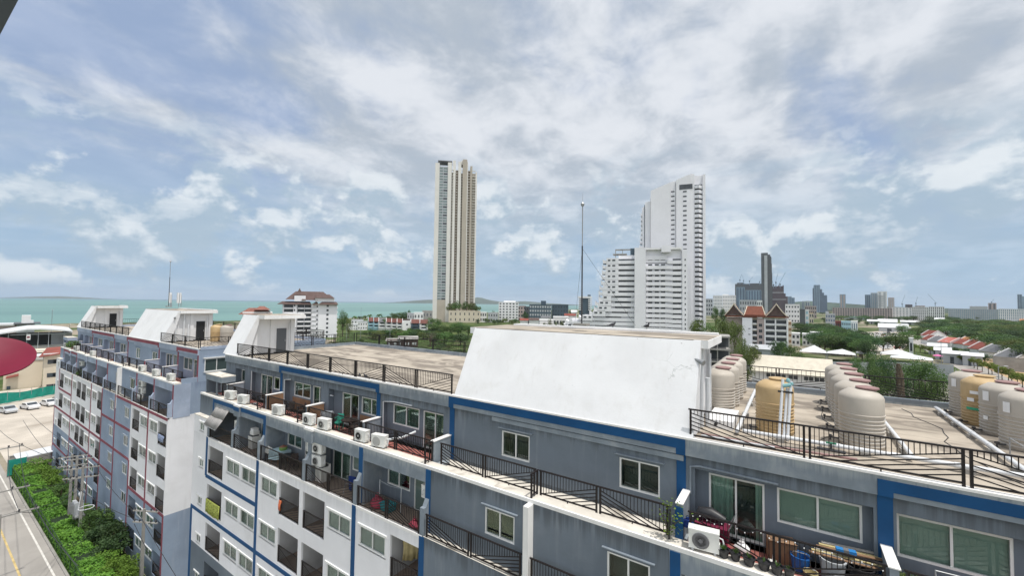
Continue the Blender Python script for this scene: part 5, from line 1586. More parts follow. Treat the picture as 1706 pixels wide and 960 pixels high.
# --- townhouses in a row, each a house of its own
D = 352
MTR = material('townhouse_tile', (.135, .058, .048), .8, .2, .25, .6, obj_random=.15)
gt = 'row of townhouses by the field'
th = [(614, 623, MLB, MTR, 'light blue townhouse at the left end of the row, red roof'), (623, 631.5, MLB, MTR, 'second light blue townhouse from the left, red roof'), (631.5, 644, MWH, MGR, 'white townhouse with a grey brown roof in the row'), (644, 653, MWH, MTR, 'white townhouse with red roof right of the grey roofed one'),
      (653, 662, MWH, MTR, 'white townhouse with a dark upper balcony in the row'), (662, 671, MWH, MTR, 'white townhouse beside the house with the blank white gable'), (671, 684, MWH, MBR, 'white townhouse with blank wall and one window, no red roof seen'), (685, 700, MNB, MTR, 'townhouse with dark blue balconies under a red roof'), (700, 713.5, MWH, MTR, 'white townhouse at the right end of the row, red roof')]
for i, (a, b_, wm, rm, lab) in enumerate(th):
    f = Frame('townhouse', lab, 'townhouse', (a+b_)/2, D, gt)
    slope = (i*.5)
    ptop = 535.5+slope*.9
    x0, x1 = f.x(a)+.05, f.x(b_)-.05
    f.part('wall', wm, (a+.1, b_-.1, 1.2, 10, ptop))
    mb = MB()
    if i != 6: mb.hexa([(x0-.1, .2, f.z(ptop+.6)), (x1+.1, .2, f.z(ptop+.6)), (x1+.1, 6, f.z(ptop-5.4)), (x0-.1, 6, f.z(ptop-5.4)), (x0-.1, .2, f.z(ptop)), (x1+.1, .2, f.z(ptop)), (x1+.1, 6, f.z(ptop-6)), (x0-.1, 6, f.z(ptop-6))])
    mb.hexa([(x0-.1, 6.001, f.z(ptop-5.4)), (x1+.1, 6.001, f.z(ptop-5.4)), (x1+.1, 11, f.z(ptop)), (x0-.1, 11, f.z(ptop)), (x0-.1, 6.001, f.z(ptop-6)), (x1+.1, 6.001, f.z(ptop-6)), (x1+.1, 11, f.z(ptop-.5)), (x0-.1, 11, f.z(ptop-.5))])
    mb.build('roof', rm, f.t)
    mb = MB(); mb.prism_y([(0, f.z(ptop)), (.3, f.z(ptop)), (.3, f.z(ptop-1)), (0, f.z(ptop-1))], .1, .2) if False else None
    mb.hexa([(x0-.12, .0, f.z(ptop+8)), (x0+.2, .0, f.z(ptop+8)), (x0+.2, 6, f.z(ptop+8)), (x0-.12, 6, f.z(ptop+8)), (x0-.12, .0, f.z(ptop-.8)), (x0+.2, .0, f.z(ptop-.8)), (x0+.2, 6, f.z(ptop-7)), (x0-.12, 6, f.z(ptop-7))])
    mb.build('party_wall', wm if i != 7 else MWH, f.t)
    w = x1-x0
    if i == 6:
        f.part('upper_wall', MWH, (a+.1, b_-.1, .6, 1.19, ptop-4)); pane_part(f.t, 1.6, 1.2, f.x(679), .57, f.z(541))
    else:
        for py in (ptop+2.2, ptop+7.4):
            pane_part(f.t, w*.62, 1.25, (x0+x1)/2+.2, 1.17, f.z(py)); f.part('balcony', wm if i != 7 else MDB, (a+.4, b_-.2, .3, 1.15, py+1.8, py+3.4))
for a, b_, t_, lab in ((582, 597, 541, 'low white house with lilac grey roof left of the townhouses'), (597, 613, 536, 'white two storey house with a row of small windows left of the townhouses'), (586, 606, 533, 'grey roofed white house behind the lilac roofed one')):
    block('white_house', lab, 'house', a, b_, t_, 380 if t_ < 535 else 350, MWH, 2, 4, 9, win=(.4, .4), roof=MGB)
for a, b_, t_, m, lab, d in ((679, 691, 522, MGB, 'pale grey modern house left of the tall tower', 420), (690, 706, 521, MWH, 'white modern house with flat roof left of the tall tower', 412), (704, 721, 518, MCN, 'grey modern house directly left of the tall tower', 430)):
    block('modern_house', lab, 'house', a, b_, t_, d, m, 2, 3, 12, win=(.5, .45), frame=MWH)
f = Frame('hut', 'brown hut with grey corrugated roof in the green field', 'hut', 672, 222)
f.part('wall', MBR, (646, 698, .6, 8, 566.5))
mb = MB()
for a, b_, p, q in ((644, 669, 568, 566), (664, 699, 565.5, 562.5)):
    x0, x1 = f.x(a), f.x(b_); mb.hexa([(x0, -.6, f.z(p)), (x1, -.6, f.z(p)), (x1, 9, f.z(q)), (x0, 9, f.z(q)), (x0, -.6, f.z(p)+.15), (x1, -.6, f.z(p)+.15), (x1, 9, f.z(q)+.15), (x0, 9, f.z(q)+.15)])
mb.build('roof', MCN, f.t)
for px in (650, 660, 668, 677, 682, 690, 694): pane_part(f.t, .7+.5*(px % 3 == 0), 1.3, f.x(px), .57, f.z(573), MWH)
f.part('post', MDM, (666, 668, -.5, 0, 563))

# --- buildings right of the tower
block('apartment_building', 'white many balconied apartment building between the tall tower and the dark block', 'apartment block', 831, 864, 503.5, 540, MWH, 7, 6, 22, win=(.5, .45), side=3, cap=(.25, .85, 1.8))
block('row_house', 'low grey white houses left of the white balconied building', 'house', 813, 830, 521, 520, MGB, 2, 4, 12, win=(.4, .4))
block('row_house', 'pinkish building with red roof edge between white and dark buildings', 'house', 863, 876, 510, 560, MPK, 4, 3, 14, roof=MRR)
block('office_building', 'dark slate building with pale open stairs, left one of the dark pair', 'building', 882, 919, 507.5, 470, MDB, 5, 9, 24, win=(.6, .5), winm=MGB, cap=(.52, .75, 4.2), bands=True)
block('office_building', 'dark slate building next to the mast, right one of the dark pair', 'building', 919.5, 947, 507.6, 480, MDB, 5, 6, 24, win=(.35, .4), winm=MWF, bands=True)
block('office_building', 'small dark grey block behind the left dark building', 'building', 874, 884, 511, 500, MSL, 4, 3, 12)
f = Frame('green_tower_block', 'mid rise block with dark glass and white floor bands behind the mast', 'building', 974, 520)
f.part('wall', MDB, (965, 983, 0, 14, 497))
for i in range(6): f.part('balcony', MWH, (963.5, 968, -1, 12, 498.5+3.4*i, 500.2+3.4*i), (980, 986.5, -1, 12, 498.5+3.4*i, 500.2+3.4*i))
f.part('roof', MWH, (963, 986, -1, 14, 494, 497)); f.part('roof_room', MDB, (979, 984, 3, 9, 491, 494))
block('hall_building', 'low white long building in front of the dark slate blocks', 'building', 899, 925, 533, 330, MWH, 1, 5, 14, win=(.3, .4))
block('hall_building', 'white flat building left of the stepped complex with dark window strip', 'building', 922, 947, 528, 300, MWH, 2, 5, 12, win=(.6, .35))
for a, b_, t_, m, lab, d in ((866, 881, 531, MRR, 'small house with pale red roof before the dark slate blocks', 390), (881, 899, 530.5, MBR, 'house with dark red roof before the dark slate blocks', 380), (901, 918, 527, MGR, 'grey gabled roof house before the right dark block', 400), (940, 960, 523, MRR, 'house with dull red roof left of the stepped complex', 360), (951, 962, 517, MWR, 'white roofed shed next to the mast', 420)):
    f = Frame('gabled_house', lab, 'house', (a+b_)/2, d)
    f.part('wall', MWH, (a+1, b_-1, 0, 9, t_+3)); mb = MB(); mb.gable(f.x(a+1), f.x(b_-1), 0, 9, f.z(t_+3), f.z(t_), .5); mb.build('roof', m, f.t)

# --- skyline to the right
def tower(label, px0, px1, top, depth, m, stripes=0, sm=None, name='skyscraper', floors=0, deep=30, cat='skyscraper', steps=()):
    f = Frame(name, label, cat, (px0+px1)/2, depth)
    f.part('wall', m, (px0, px1, 0, deep, top))
    w = (px1-px0)
    for k in range(stripes):
        a = px0+w*(k+.25)/stripes; f.part('glass_strip', sm or MWF, (a, a+w*.5/stripes, -.4, .2, top+1.2, None))
    if floors:
        for k in range(floors):
            z0 = f.z(top)*(k+.3)/floors; mb = MB(); mb.box(f.x(px0)+1, f.x(px1)-1, -.3, .1, z0, z0+f.z(top)*.45/floors); mb.build('window_row', sm or MWF, f.t)
    for a, b_, t_ in steps: f.part('step', m, (a, b_, 2, deep-4, t_))
    return f
f = tower('tall slim dark grey tower with a pale vertical stripe', 1268.6, 1280, 421, 900, MSL, 0)
f.part('pale_stripe', MGB, (1273.8, 1279, -1.5, 0, 425.5)); 
mb = MB()
for a, b_, t_ in ((1280, 1284, 424), (1284, 1285.5, 427), (1285.5, 1286.5, 440), (1286.5, 1287, 455)): f.b(mb, a, b_, 1, 22, t_)
mb.build('curved_side', MSL, f.t)
mb = MB()
for i in range(40): f.b(mb, 1280.2, 1286.3, .4, .9, 430+2.2*i, 431.2+2.2*i)
o = mb.build('floor_lines', MGR, f.t); o['kind'] = 'stuff'
tower('long dark slab building under construction left of the slim tower', 1224.5, 1269, 473, 1250, MSL, 0, steps=((1228, 1240, 471), (1250, 1267, 472.2)))
tower('pale blue glass block in front of the dark slab', 1227, 1241, 478.5, 1200, MSB, 3, MNB)
tower('row of steel blue vertical striped blocks before the dark slab', 1242, 1269, 483.5, 1190, MSB, 6, MNB)
f = tower('stepped dark brown tower under construction right of the slim tower', 1287, 1306, 477, 1000, MCB, 0, steps=((1306, 1309, 489), (1309, 1312.5, 494)))
f.part('floor_edge', MGB, (1286.9, 1306.2, -.5, .2, 487, 488.2)); f.part('floor_edge', MGB, (1286.9, 1310, -.5, .2, 498.6, 499.6))
f.part('scaffold', MCB, (1297, 1298.5, 2, 4, 475, 477), (1304, 1306, 2, 4, 475.5, 477), (1288, 1289, 2, 4, 474, 477))
block('white_block', 'big white gridded block left of the dark skyline slab', 'building', 1188, 1203.5, 492.5, 1050, MWH, 6, 6, 30, bands=True, winm=MGB)
block('white_block', 'big white gridded block with roof room, right half', 'building', 1203.8, 1226, 492, 1060, MWH, 6, 8, 30, bands=True, winm=MGB, cap=(.0, .45, 2.5))
block('grey_block', 'small grey block at the white tower edge', 'building', 1176, 1187.5, 498, 1000, MGB, 4, 3, 20, bands=True)
block('white_block', 'low pale blocks below the striped blue buildings', 'building', 1232, 1269, 500, 900, MGB, 3, 9, 20, bands=True, winm=MSL)
block('white_block', 'white low block with tower part beside the slim tower base', 'building', 1261, 1270, 501, 850, MWH, 3, 3, 15, bands=True)
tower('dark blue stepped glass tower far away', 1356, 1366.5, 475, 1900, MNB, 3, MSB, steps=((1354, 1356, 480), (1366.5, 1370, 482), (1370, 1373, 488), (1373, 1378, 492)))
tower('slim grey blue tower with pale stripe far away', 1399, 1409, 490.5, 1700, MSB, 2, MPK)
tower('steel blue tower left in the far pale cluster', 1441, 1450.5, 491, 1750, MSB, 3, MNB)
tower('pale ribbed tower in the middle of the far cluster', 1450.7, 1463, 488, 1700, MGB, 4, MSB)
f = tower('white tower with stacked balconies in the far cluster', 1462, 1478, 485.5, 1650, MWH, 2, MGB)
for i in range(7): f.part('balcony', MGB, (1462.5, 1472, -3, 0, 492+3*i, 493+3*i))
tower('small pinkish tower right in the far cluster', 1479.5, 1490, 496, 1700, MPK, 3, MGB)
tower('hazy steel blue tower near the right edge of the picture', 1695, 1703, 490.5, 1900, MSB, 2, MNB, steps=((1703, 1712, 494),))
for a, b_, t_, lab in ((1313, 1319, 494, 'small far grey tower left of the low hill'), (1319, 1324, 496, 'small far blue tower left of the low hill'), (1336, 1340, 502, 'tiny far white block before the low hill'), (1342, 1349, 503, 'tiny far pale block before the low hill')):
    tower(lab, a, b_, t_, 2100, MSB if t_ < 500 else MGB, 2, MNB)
# long housing blocks
gl_ = 'long housing blocks below the skyline'
for a, b_, t_, d, m, w, n_, lab in ((1386.5, 1436, 513, 900, MPK, MSL, 12, 'long brownish housing block, left of the pair'), (1436, 1486, 513.6, 900, MPK, MSL, 12, 'long brownish housing block touching the white blocks'), (1486, 1519, 512.5, 880, MWH, MGB, 6, 'white housing block right of the brownish ones'), (1519, 1546, 511.5, 860, MWH, MSL, 8, 'white housing block with dark window columns, left of its twin'), (1546.5, 1573, 511, 860, MWH, MSL, 8, 'white housing block ending at a gap among the trees'),
        (1579, 1624, 515, 850, MGB, MSB, 14, 'pale grey housing block right of the gap'), (1624, 1662, 515.5, 830, MGB, MSB, 12, 'pale grey housing block with blue grey windows near the far crane'), (1662, 1725, 515, 800, MWH, MSB, 18, 'pale housing block reaching the right edge of the picture')):
    f = block('housing_block', lab, 'housing block', a, b_, t_, d, m, 5, n_, 16, gl_, win=(.42, .8), bands=True, winm=w)
tower('low hazy building behind the pale housing block', 1615, 1645, 510.5, 1500, MGB, 0); tower('pinkish grey tower building with a crane behind the pale blocks', 1646, 1660, 505, 1500, MPK, 2, MSL, name='tower_building', cat='building')
tower('dark unfinished building above the white housing blocks', 1508, 1520, 507.5, 1300, MCB, 2, MSL, name='tower_building', cat='building'); tower('low reddish unfinished building above the white housing blocks', 1524, 1541, 509.5, 1300, MPK, 3, MSL, name='tower_building', cat='building')
f = Frame('far_ridge', 'x', 'hill', 1380, 3200)
bpy.data.objects.remove(f.t)
island_pts = [(1290, 513), (1320, 504), (1345, 501.5), (1380, 505), (1420, 508), (1470, 511), (1540, 513), (1620, 515), (1720, 517), (1800, 519)]
island(island_pts, 3200)

def crane(px, py_base, py_top, jib, depth, label):
    f = Frame('tower_crane', label, 'crane', px, depth)
    b = MB(); b.box(-.7, .7, -.7, .7, f.z(py_base)-3, f.z(py_top)); b.build('mast', MSB, f.t)
    b = MB(); b.bar((f.x(px-jib[0]*.25), 0, f.z(py_top)-2), (f.x(px+jib[0]), 0, f.z(py_top+jib[1])), .7); b.build('jib', MSB, f.t)
    b = MB(); b.box(-1.5, 1.5, -1.5, 1.5, f.z(py_top)-2.5, f.z(py_top)); b.build('cab', MSL, f.t)
for px, pb, pt, j, d, lab in ((1233, 472, 466, (3, -9), 1230, 'thin tower crane at the left end of the dark slab'), (1239, 472, 467, (-1.5, -8), 1230, 'thin tower crane second on the dark slab'), (1249, 474, 468, (6, -7), 1230, 'tower crane on the middle of the dark slab'), (1266, 473, 469, (1.5, -4), 1230, 'small crane at the right end of the dark slab'),
        (1293, 478, 470, (3.5, -14), 990, 'crane with steep jib on the brown stepped tower'), (1300, 478, 473, (9, -19), 990, 'crane with long slanting jib right on the brown stepped tower'), (1289, 478, 474, (-2, -6), 990, 'small crane at the left edge of the brown tower'),
        (1503, 513, 506, (5, -14), 1300, 'hazy crane with jib rising right over the white housing blocks'), (1526, 513, 505, (3, -10), 1300, 'hazy crane over the low reddish building'), (1558, 512, 505, (-12, -15), 1300, 'hazy crane with long jib leaning left'), (1652, 506, 503, (4, -4), 1490, 'small crane above the pinkish tower building')):
    crane(px, pb, pt, j, d, lab)

# --- hotel with Thai roofs
D = 208
f = Frame('thai_roof_hotel', 'white hotel with three red Thai style gabled roofs', 'hotel', 1262, D)
f.part('wall', MWS, (1236, 1253, -.5, 14, 530)); f.part('wall', MBE, (1253.1, 1261, 2, 14, 530)); f.part('stair_tower', MPK, (1261, 1273, .3, 12, 531)); f.part('wall', MWH, (1273.1, 1311, 1.6, 14, 531)); f.part('end_wall', MBE, (1311.1, 1316.5, 1.2, 12, 534)); f.part('rear_wall', MPK, (1206, 1236, 3, 16, 531))
for a, b_ in ((1273, 1275), (1290, 1292.2), (1308.5, 1311.2)): f.part('pier', MWH, (a, b_, -.2, 1.5, 531))
for i in range(5):
    py = 534.5+9.6*i
    for a, b_ in ((1275.2, 1289.8), (1292.4, 1308.3), (1253.3, 1260.5)):
        y = -.1 if a > 1270 else .6
        f.part('balcony', MWH, (a, b_, y, y+1.35, py+4.2, py+6.5)); pane_part(f.t, (b_-a)*D/F_PX*.9, 1.7, f.x((a+b_)/2), y+1.62 if a > 1270 else 1.95, f.z(py+1.6))
    for q in ((1265.2, 1), (1268, 1)): pane_part(f.t, .7, 1.5, f.x(q[0]), .26, f.z(py+7.5))
    f.part('wood_panel', MWD, (1312, 1316, 1.1, 1.19, py+1, py+5.5))
    if i in (1, 2): pane_part(f.t, 1.0, .35, f.x(1248), -.53, f.z(py+4))
mr = MB()
for c, hw in ((1222, 17), (1292.5, 19)):
    x0, x1, xm = f.x(c-hw), f.x(c+hw), f.x(c)
    ze, zr = f.z(527), f.z(507); x0i, x1i, zi = f.x(c-hw*.52), f.x(c+hw*.52), f.z(519)
    for y0, y1 in ((-.8, 15),):
        for sg, xe, xi in ((-1, x0, x0i), (1, x1, x1i)):
            mr.hexa([(xe, y0, ze-.3), (xi, y0, zi-.3), (xi, y1, zi-.3), (xe, y1, ze-.3), (xe, y0, ze), (xi, y0, zi), (xi, y1, zi), (xe, y1, ze)])
            mr.hexa([(xi, y0, zi-.3), (xm, y0, zr-.3), (xm, y1, zr-.3), (xi, y1, zi-.3), (xi, y0, zi), (xm, y0, zr), (xm, y1, zr), (xi, y1, zi)])
xa, xb = f.x(1244), f.x(1270)
mr.hexa([(xa-1.2, 1, f.z(526)), (xb+1.2, 1, f.z(526)), (xb, 7, f.z(511)), (xa, 7, f.z(511)), (xa-1.2, 1, f.z(525)), (xb+1.2, 1, f.z(525)), (xb, 7, f.z(510.4)), (xa, 7, f.z(510.4))])
mr.hexa([(xa-1.2, 13, f.z(526)), (xb+1.2, 13, f.z(526)), (xb, 7.01, f.z(511)), (xa, 7.01, f.z(511)), (xa-1.2, 13, f.z(525)), (xb+1.2, 13, f.z(525)), (xb, 7.01, f.z(510.4)), (xa, 7.01, f.z(510.4))])
f.b(mr, 1206, 1312, -.6, 13, 526.5, 529)
tr_ = material('thai_tile', (.17, .062, .04), .8, .2, .15, .6)
ro = mr.build('roof', tr_, f.t)
for c, hw in ((1222, 13.5), (1292.5, 15.5)):
    b = MB(); b.prism_y([(f.x(c-hw), f.z(525.5)), (f.x(c+hw), f.z(525.5)), (f.x(c+hw*.45), f.z(517.5)), (f.x(c), f.z(509.5)), (f.x(c-hw*.45), f.z(517.5))], -.5, -.3); b.build('gable', MBR, ro)
    for sg in (-1, 1):
        b = MB(); b.tube([(f.x(c+sg*17), -.85, f.z(526.6)), (f.x(c+sg*9), -.85, f.z(518.6)), (f.x(c), -.85, f.z(506.6)), (f.x(c), -.85, f.z(505))], .22, 6); b.build('bargeboard', MBE, ro)
b = MB(); b.tube([(xa-1.2, .9, f.z(525)), (xa, 7, f.z(510))], .2, 6); b.build('bargeboard', MBE, ro)
b = MB(); b.tube([(xb+1.2, .9, f.z(525)), (xb, 7, f.z(510))], .2, 6); b.build('bargeboard', MBE, ro)
for a, b_, t_, lab in ((1318, 1332, 555, 'small white flat house, left of three beside the Thai roofed hotel'), (1336, 1349, 556, 'small white flat house, middle of three beside the Thai roofed hotel'), (1349, 1364.5, 553.5, 'small white flat house with two roof holes, right of three')):
    block('flat_house', lab, 'house', a, b_, t_, 262, MWH, 2, 2, 8, win=(.55, .5), roof=MWH)
block('white_office', 'white office block with stair windows behind the Thai roofed hotel', 'building', 1308, 1332, 507, 480, MWH, 5, 5, 18, win=(.45, .35), bands=True)
block('grey_office', 'narrow grey block with white side behind the Thai roofed hotel', 'building', 1332, 1341, 515.5, 420, MSL, 0, 1, 12); block('grey_office', 'white side block with blue mark beside the narrow grey block', 'building', 1341, 1347.5, 516, 420, MWH, 4, 1, 12, winm=MLB)
block('brown_block', 'brownish far apartment block above the tree mass', 'building', 1341, 1360, 510, 900, MPK, 3, 6, 20, bands=True)
block('beach_villa', 'curved white and blue house among trees left of the sheds', 'house', 1375, 1391, 523, 520, MGB, 3, 4, 14, winm=MNB, cap=(.0, .35, 3))
block('blue_house', 'pale blue two storey building among the trees', 'building', 1401, 1417, 535.5, 430, MLB, 2, 5, 12, win=(.5, .4)); block('white_hall', 'small white hall with arched blue windows beside the pale blue building', 'hall', 1417.2, 1428.5, 535, 430, MWH, 1, 3, 12, win=(.4, .6), winm=MNB)
block('red_house', 'low red walled house left of the pale blue building', 'house', 1391, 1401, 535, 440, MRR, 1, 3, 10)
block('pink_house', 'small orange pink house among trees', 'house', 1348, 1355, 521, 600, MBE, 2, 2, 10, roof=MOR)
# sheds with flat metal roofs
def shed(label, px0, px1, py_eave, py_ridge, depth, roof, wall=MGB, deep=18, group=None, name='shed', turn=None, eave_h=4.5, keep=False):
    if not keep: depth = depth_for((px0+px1)/2, py_eave, eave_h)
    f = Frame(name, label, 'shed', (px0+px1)/2, depth, group, 0, turn)
    f.part('wall', wall, (px0+.8, px1-.8, .3, deep-.3, py_eave))
    mb = MB(); x0, x1 = f.x(px0), f.x(px1); ze, zr = f.z(py_eave), f.z(py_ridge)
    mb.gable(x0, x1, 0, deep, ze, max(zr, ze+.8), .4, .15); mb.build('roof', roof, f.t)
    g = MB(); 
    for xx in (x0+.5, x1-.6): g.add([(xx, .4, ze-.1), (xx, deep-.4, ze-.1), (xx, deep/2, max(zr, ze+.8)-.1)], [(0, 1, 2)])
    g.build('gable_wall', wall, f.t)
    mb = MB(); mb.box(f.x(px0+(px1-px0)*.3), f.x(px0+(px1-px0)*.45), .2, .28, 0, min(3.2, ze*.8)); mb.build('door', MWF, f.t)
    return f
gs = 'metal sheds beyond the tree mass'
for q in (('long pale green roofed shed below the brownish housing blocks', 1405, 1442, 529.5, 527.8, 640, MLB), ('white roofed shed left of the biggest white roof', 1444, 1464, 535.5, 533, 520, MWR), ('big white roofed shed beyond the parked cars', 1462, 1494, 537, 532, 470, MWR), ('grey walled shed with dark door opening behind the parked cars', 1462, 1512, 546, 540, 400, MWR), ('white roofed shed below the white housing blocks', 1499, 1540, 537, 534.6, 520, MWR), ('low white roofed shed right of the parked cars', 1502, 1516, 548.5, 546, 370, MWR), ('tiny white house deep in the right tree mass', 1556, 1573, 535, 530, 520, MWR), ('small white roof in the right tree mass', 1568, 1582, 544.5, 541.5, 390, MWR), ('grey roofed house in the right tree mass below the small white roof', 1570, 1588, 551, 547, 350, MGB), ('orange roofed house at the right edge in the trees', 1698, 1720, 537, 532, 420, MOR)):
    shed(*q[:6], q[6], group=gs)
# tents and hoarding in the middle ground
def tent(px0, px1, py_e, py_r, depth, label, group):
    depth = depth_for((px0+px1)/2, py_e, 3.6)
    f = Frame('marquee', label, 'marquee', (px0+px1)/2, depth, group)
    x0, x1, xm = f.x(px0), f.x(px1), f.x((px0+px1)/2+2); ze, zr = f.z(py_e), f.z(py_r); dp = 11
    mb = MB(); mb.add([(x0, 0, ze), (x1, 0, ze), (x1, dp, ze), (x0, dp, ze), (xm, dp/2, zr)], [(0, 1, 4), (1, 2, 4), (2, 3, 4), (3, 0, 4), (0, 3, 2, 1)]); mb.build('canopy', MWR, f.t)
    for x in (x0+.2, x1-.2):
        for y in (.2, dp-.2):
            mb = MB(); mb.box(x-.08, x+.08, y-.08, y+.08, 0, ze); mb.build('post', MMT, f.t)
gm = 'white marquees behind the grey hoarding'
for q in ((1331, 1376, 587, 576.5, 176, 'white peaked marquee, leftmost behind the grey hoarding'), (1376, 1424, 590, 583, 172, 'white flat peaked marquee, second behind the grey hoarding'), (1424, 1458, 590, 586, 172, 'white marquee partly hidden by a tree'), (1464, 1520, 591, 583, 176, 'long white marquee right of the tree'), (1480, 1552, 598, 592, 165, 'lowest white marquee right of the tree')):
    tent(*q, gm)
def hoarding(p0, p1, h, label, n):
    t = thing('hoarding', label, 'fence', p0, 0)
    d = (p1-p0); L = d.length; d.normalize(); t.rotation_euler = (0, 0, math.atan2(d.y, d.x))
    b = MB(); m = int(L/.9)
    for i in range(m):
        x0, x1 = L*i/m, L*(i+1)/m; b.box(x0, x1-.03, -.03+.02*(i % 2), .03+.02*(i % 2), 0, h)
    b.build('panel', MFW, t)
    for i in range(n+1):
        b = MB(); b.box(L*i/n-.06, L*i/n+.06, .07, .2, 0, h); b.build('post', MMT, t)
hoarding(ground_at(1215, 150), ground_at(1470, 150), 5.0, 'long grey corrugated hoarding behind the cream roofed house', 12)
hoarding(ground_at(1471, 149), ground_at(1586, 143), 5.4, 'grey corrugated hoarding right of the round tree', 6)
f = shed('long low house with cream corrugated roof behind the roof railing', 1248, 1382, 621, 598, 122, MTM, MWH, 11, name='long_house', keep=True)
f.t['category'] = 'house'
for px in (1282, 1300, 1320, 1345, 1362): pane_part(f.t, 2.2, 1.1, f.x(px), .25, f.z(628), MWF, MWH)
f.part('lean_roof', MTM, (1249, 1383, -2.2, .2, 620.5, 621.5))
shed('small pale metal roof shed at the foot of the Thai roofed hotel', 1249, 1292, 582, 576, 186, MGB, MGB, 10)
f = Frame('concrete_frame', 'unfinished grey concrete frame building behind the beige tanks', 'building', 1190, 105)
for i in range(4):
    f.part('slab', MCN, (1160, 1216, 0, 9, 560+21*i, 562.4+21*i))
for px in (1165, 1180, 1195, 1214): f.part('column', MCN, (px-.9, px+.9, .2, .6, 560), (px-.9, px+.9, 8, 8.4, 560))
f.part('back_wall', MDR, (1161, 1215, 6, 6.2, 562))
# roofs of the row of houses on the right
gr = 'row of gabled houses at the right'
houses = [((1541, 548.5), (1566, 560), 10, 5.5, MRR, 'dark red roofed house, farthest of the right row'), ((1543, 556), (1564, 568), 9, 4.5, MRR, 'bright red roofed house at the far end of the right row'), ((1553, 557), (1578, 571), 9, 4.5, MGR, 'grey roofed house between red roofs in the right row'), ((1571, 559), (1602, 573), 10, 4.5, material('salmon_tile', (.50, .17, .14), .8, .2, .15, .3), 'salmon roofed house in the right row'),
          ((1597, 564), (1617, 573), 9, 4.2, MRR, 'dull red roofed house beside the orange one'), ((1603, 559), (1630, 573), 10, 5, MOR, 'orange roofed house in the right row'), ((1616, 563), (1642, 578), 9, 4.8, MRR, 'red roofed house right of the orange one'), ((1625, 566), (1660, 585), 10, 5, MRR, 'red roofed house with white gable in the right row'), ((1646, 572), (1686, 588), 11, 5, MGR, 'dark grey roofed house with white gable in the right row'), ((1672, 579), (1720, 598), 11, 5, MGR, 'pale grey roofed house at the right edge')]
for i, ((rx, ry), (ex, ey), w_, h_, rm, lab) in enumerate(houses):
    w_ *= 1.08; h_ *= 1.35
    dep = depth_for((rx+ex)/2, (ry+ey)/2, h_*.8)
    g = ground_at((rx+ex)/2, dep)
    t = thing('gabled_house', lab, 'house', g, YAW+RAD(-6), gr)
    hw = w_/2; L_ = w_*.75
    b = MB(); eh = h_*.52; b.box(-hw, hw, -L_/2, L_/2, 0, eh); b.add([(-hw, -L_/2, eh), (hw, -L_/2, eh), (0, -L_/2, h_-.1)], [(0, 1, 2)]); b.add([(-hw, L_/2, eh), (hw, L_/2, eh), (0, L_/2, h_-.1)], [(2, 1, 0)]); b.build('wall', MWH, t)
    b = MB(); b.gable(-hw, hw, -L_/2, L_/2, eh, h_, .5, .14, along='y'); b.build('roof', rm, t)
    for y in (-L_/2-.15, L_/2-.1):
        b = MB(); b.prism_y([(-hw-.25, 0), (hw+.25, 0), (hw+.25, eh+.45), (0, h_+.55), (-hw-.25, eh+.45)], y-.12, y+.12); b.build('gable_wall', MWH, t)
    for x in (-hw*.5, hw*.4): pane_part(t, 1.2, 1.2, x, -L_/2-.29, 1.7, MWF, MWH)
for q in ((1544, 1575, 577, 573, 215, 'white awning roof at the market left part'), (1555, 1582, 584, 580, 195, 'white flat awning roof in front of the salmon roofed house'), (1568, 1610, 590, 586, 180, 'long white awning roof below the orange roofed house'), (1600, 1635, 593, 589, 170, 'grey white shed roof by the palm road')):
    shed(q[5], q[0], q[1], q[2], q[3], q[4], MWR, MGB, 8, 'market roofs by the palm road')
t = thing('parasol', 'pink parasol at the market under the white awnings', 'parasol', ground_at(1560, 196))
b = MB(); b.lathe([(1.9, 2.3), (1.0, 2.8), (.05, 3.1)], 10); b.build('canopy', material('pink_canvas', (.62, .16, .35), .8), t)
b = MB(); b.tube([(0, 0, 0), (0, 0, 3.0)], .04, 6); b.build('pole', MMT, t)
block('utility_block', 'small white cube building beside the big round tree', 'building', 1513, 1520, 563, 215, MWH, 1, 1, 4)
f = Frame('boundary_wall', 'long grey concrete wall behind the sandy lot', 'wall', 1690, 165)
f.part('panel', MCN, (1650, 1760, 0, .25, 597)); f.part('coping', MKB, (1649, 1761, -.1, .35, 596.2, 597))

# ------------------------------------------------------------------ trees and other plants
def leaf_quad(b, q, d, size, rng):
    a = Vector((rng.gauss(0, 1), rng.gauss(0, 1), rng.gauss(0, 1)))
    n = (a.normalized()*.9+d*.8+Vector((0, 0, .35))).normalized()
    u = n.cross(Vector((rng.gauss(0, 1), rng.gauss(0, 1), rng.gauss(0, 1)))).normalized()*size*rng.uniform(.6, 1.25)
    v = n.cross(u)*.62
    b.add([q-u, q+v, q+u, q-v], [(0, 1, 2, 3)])


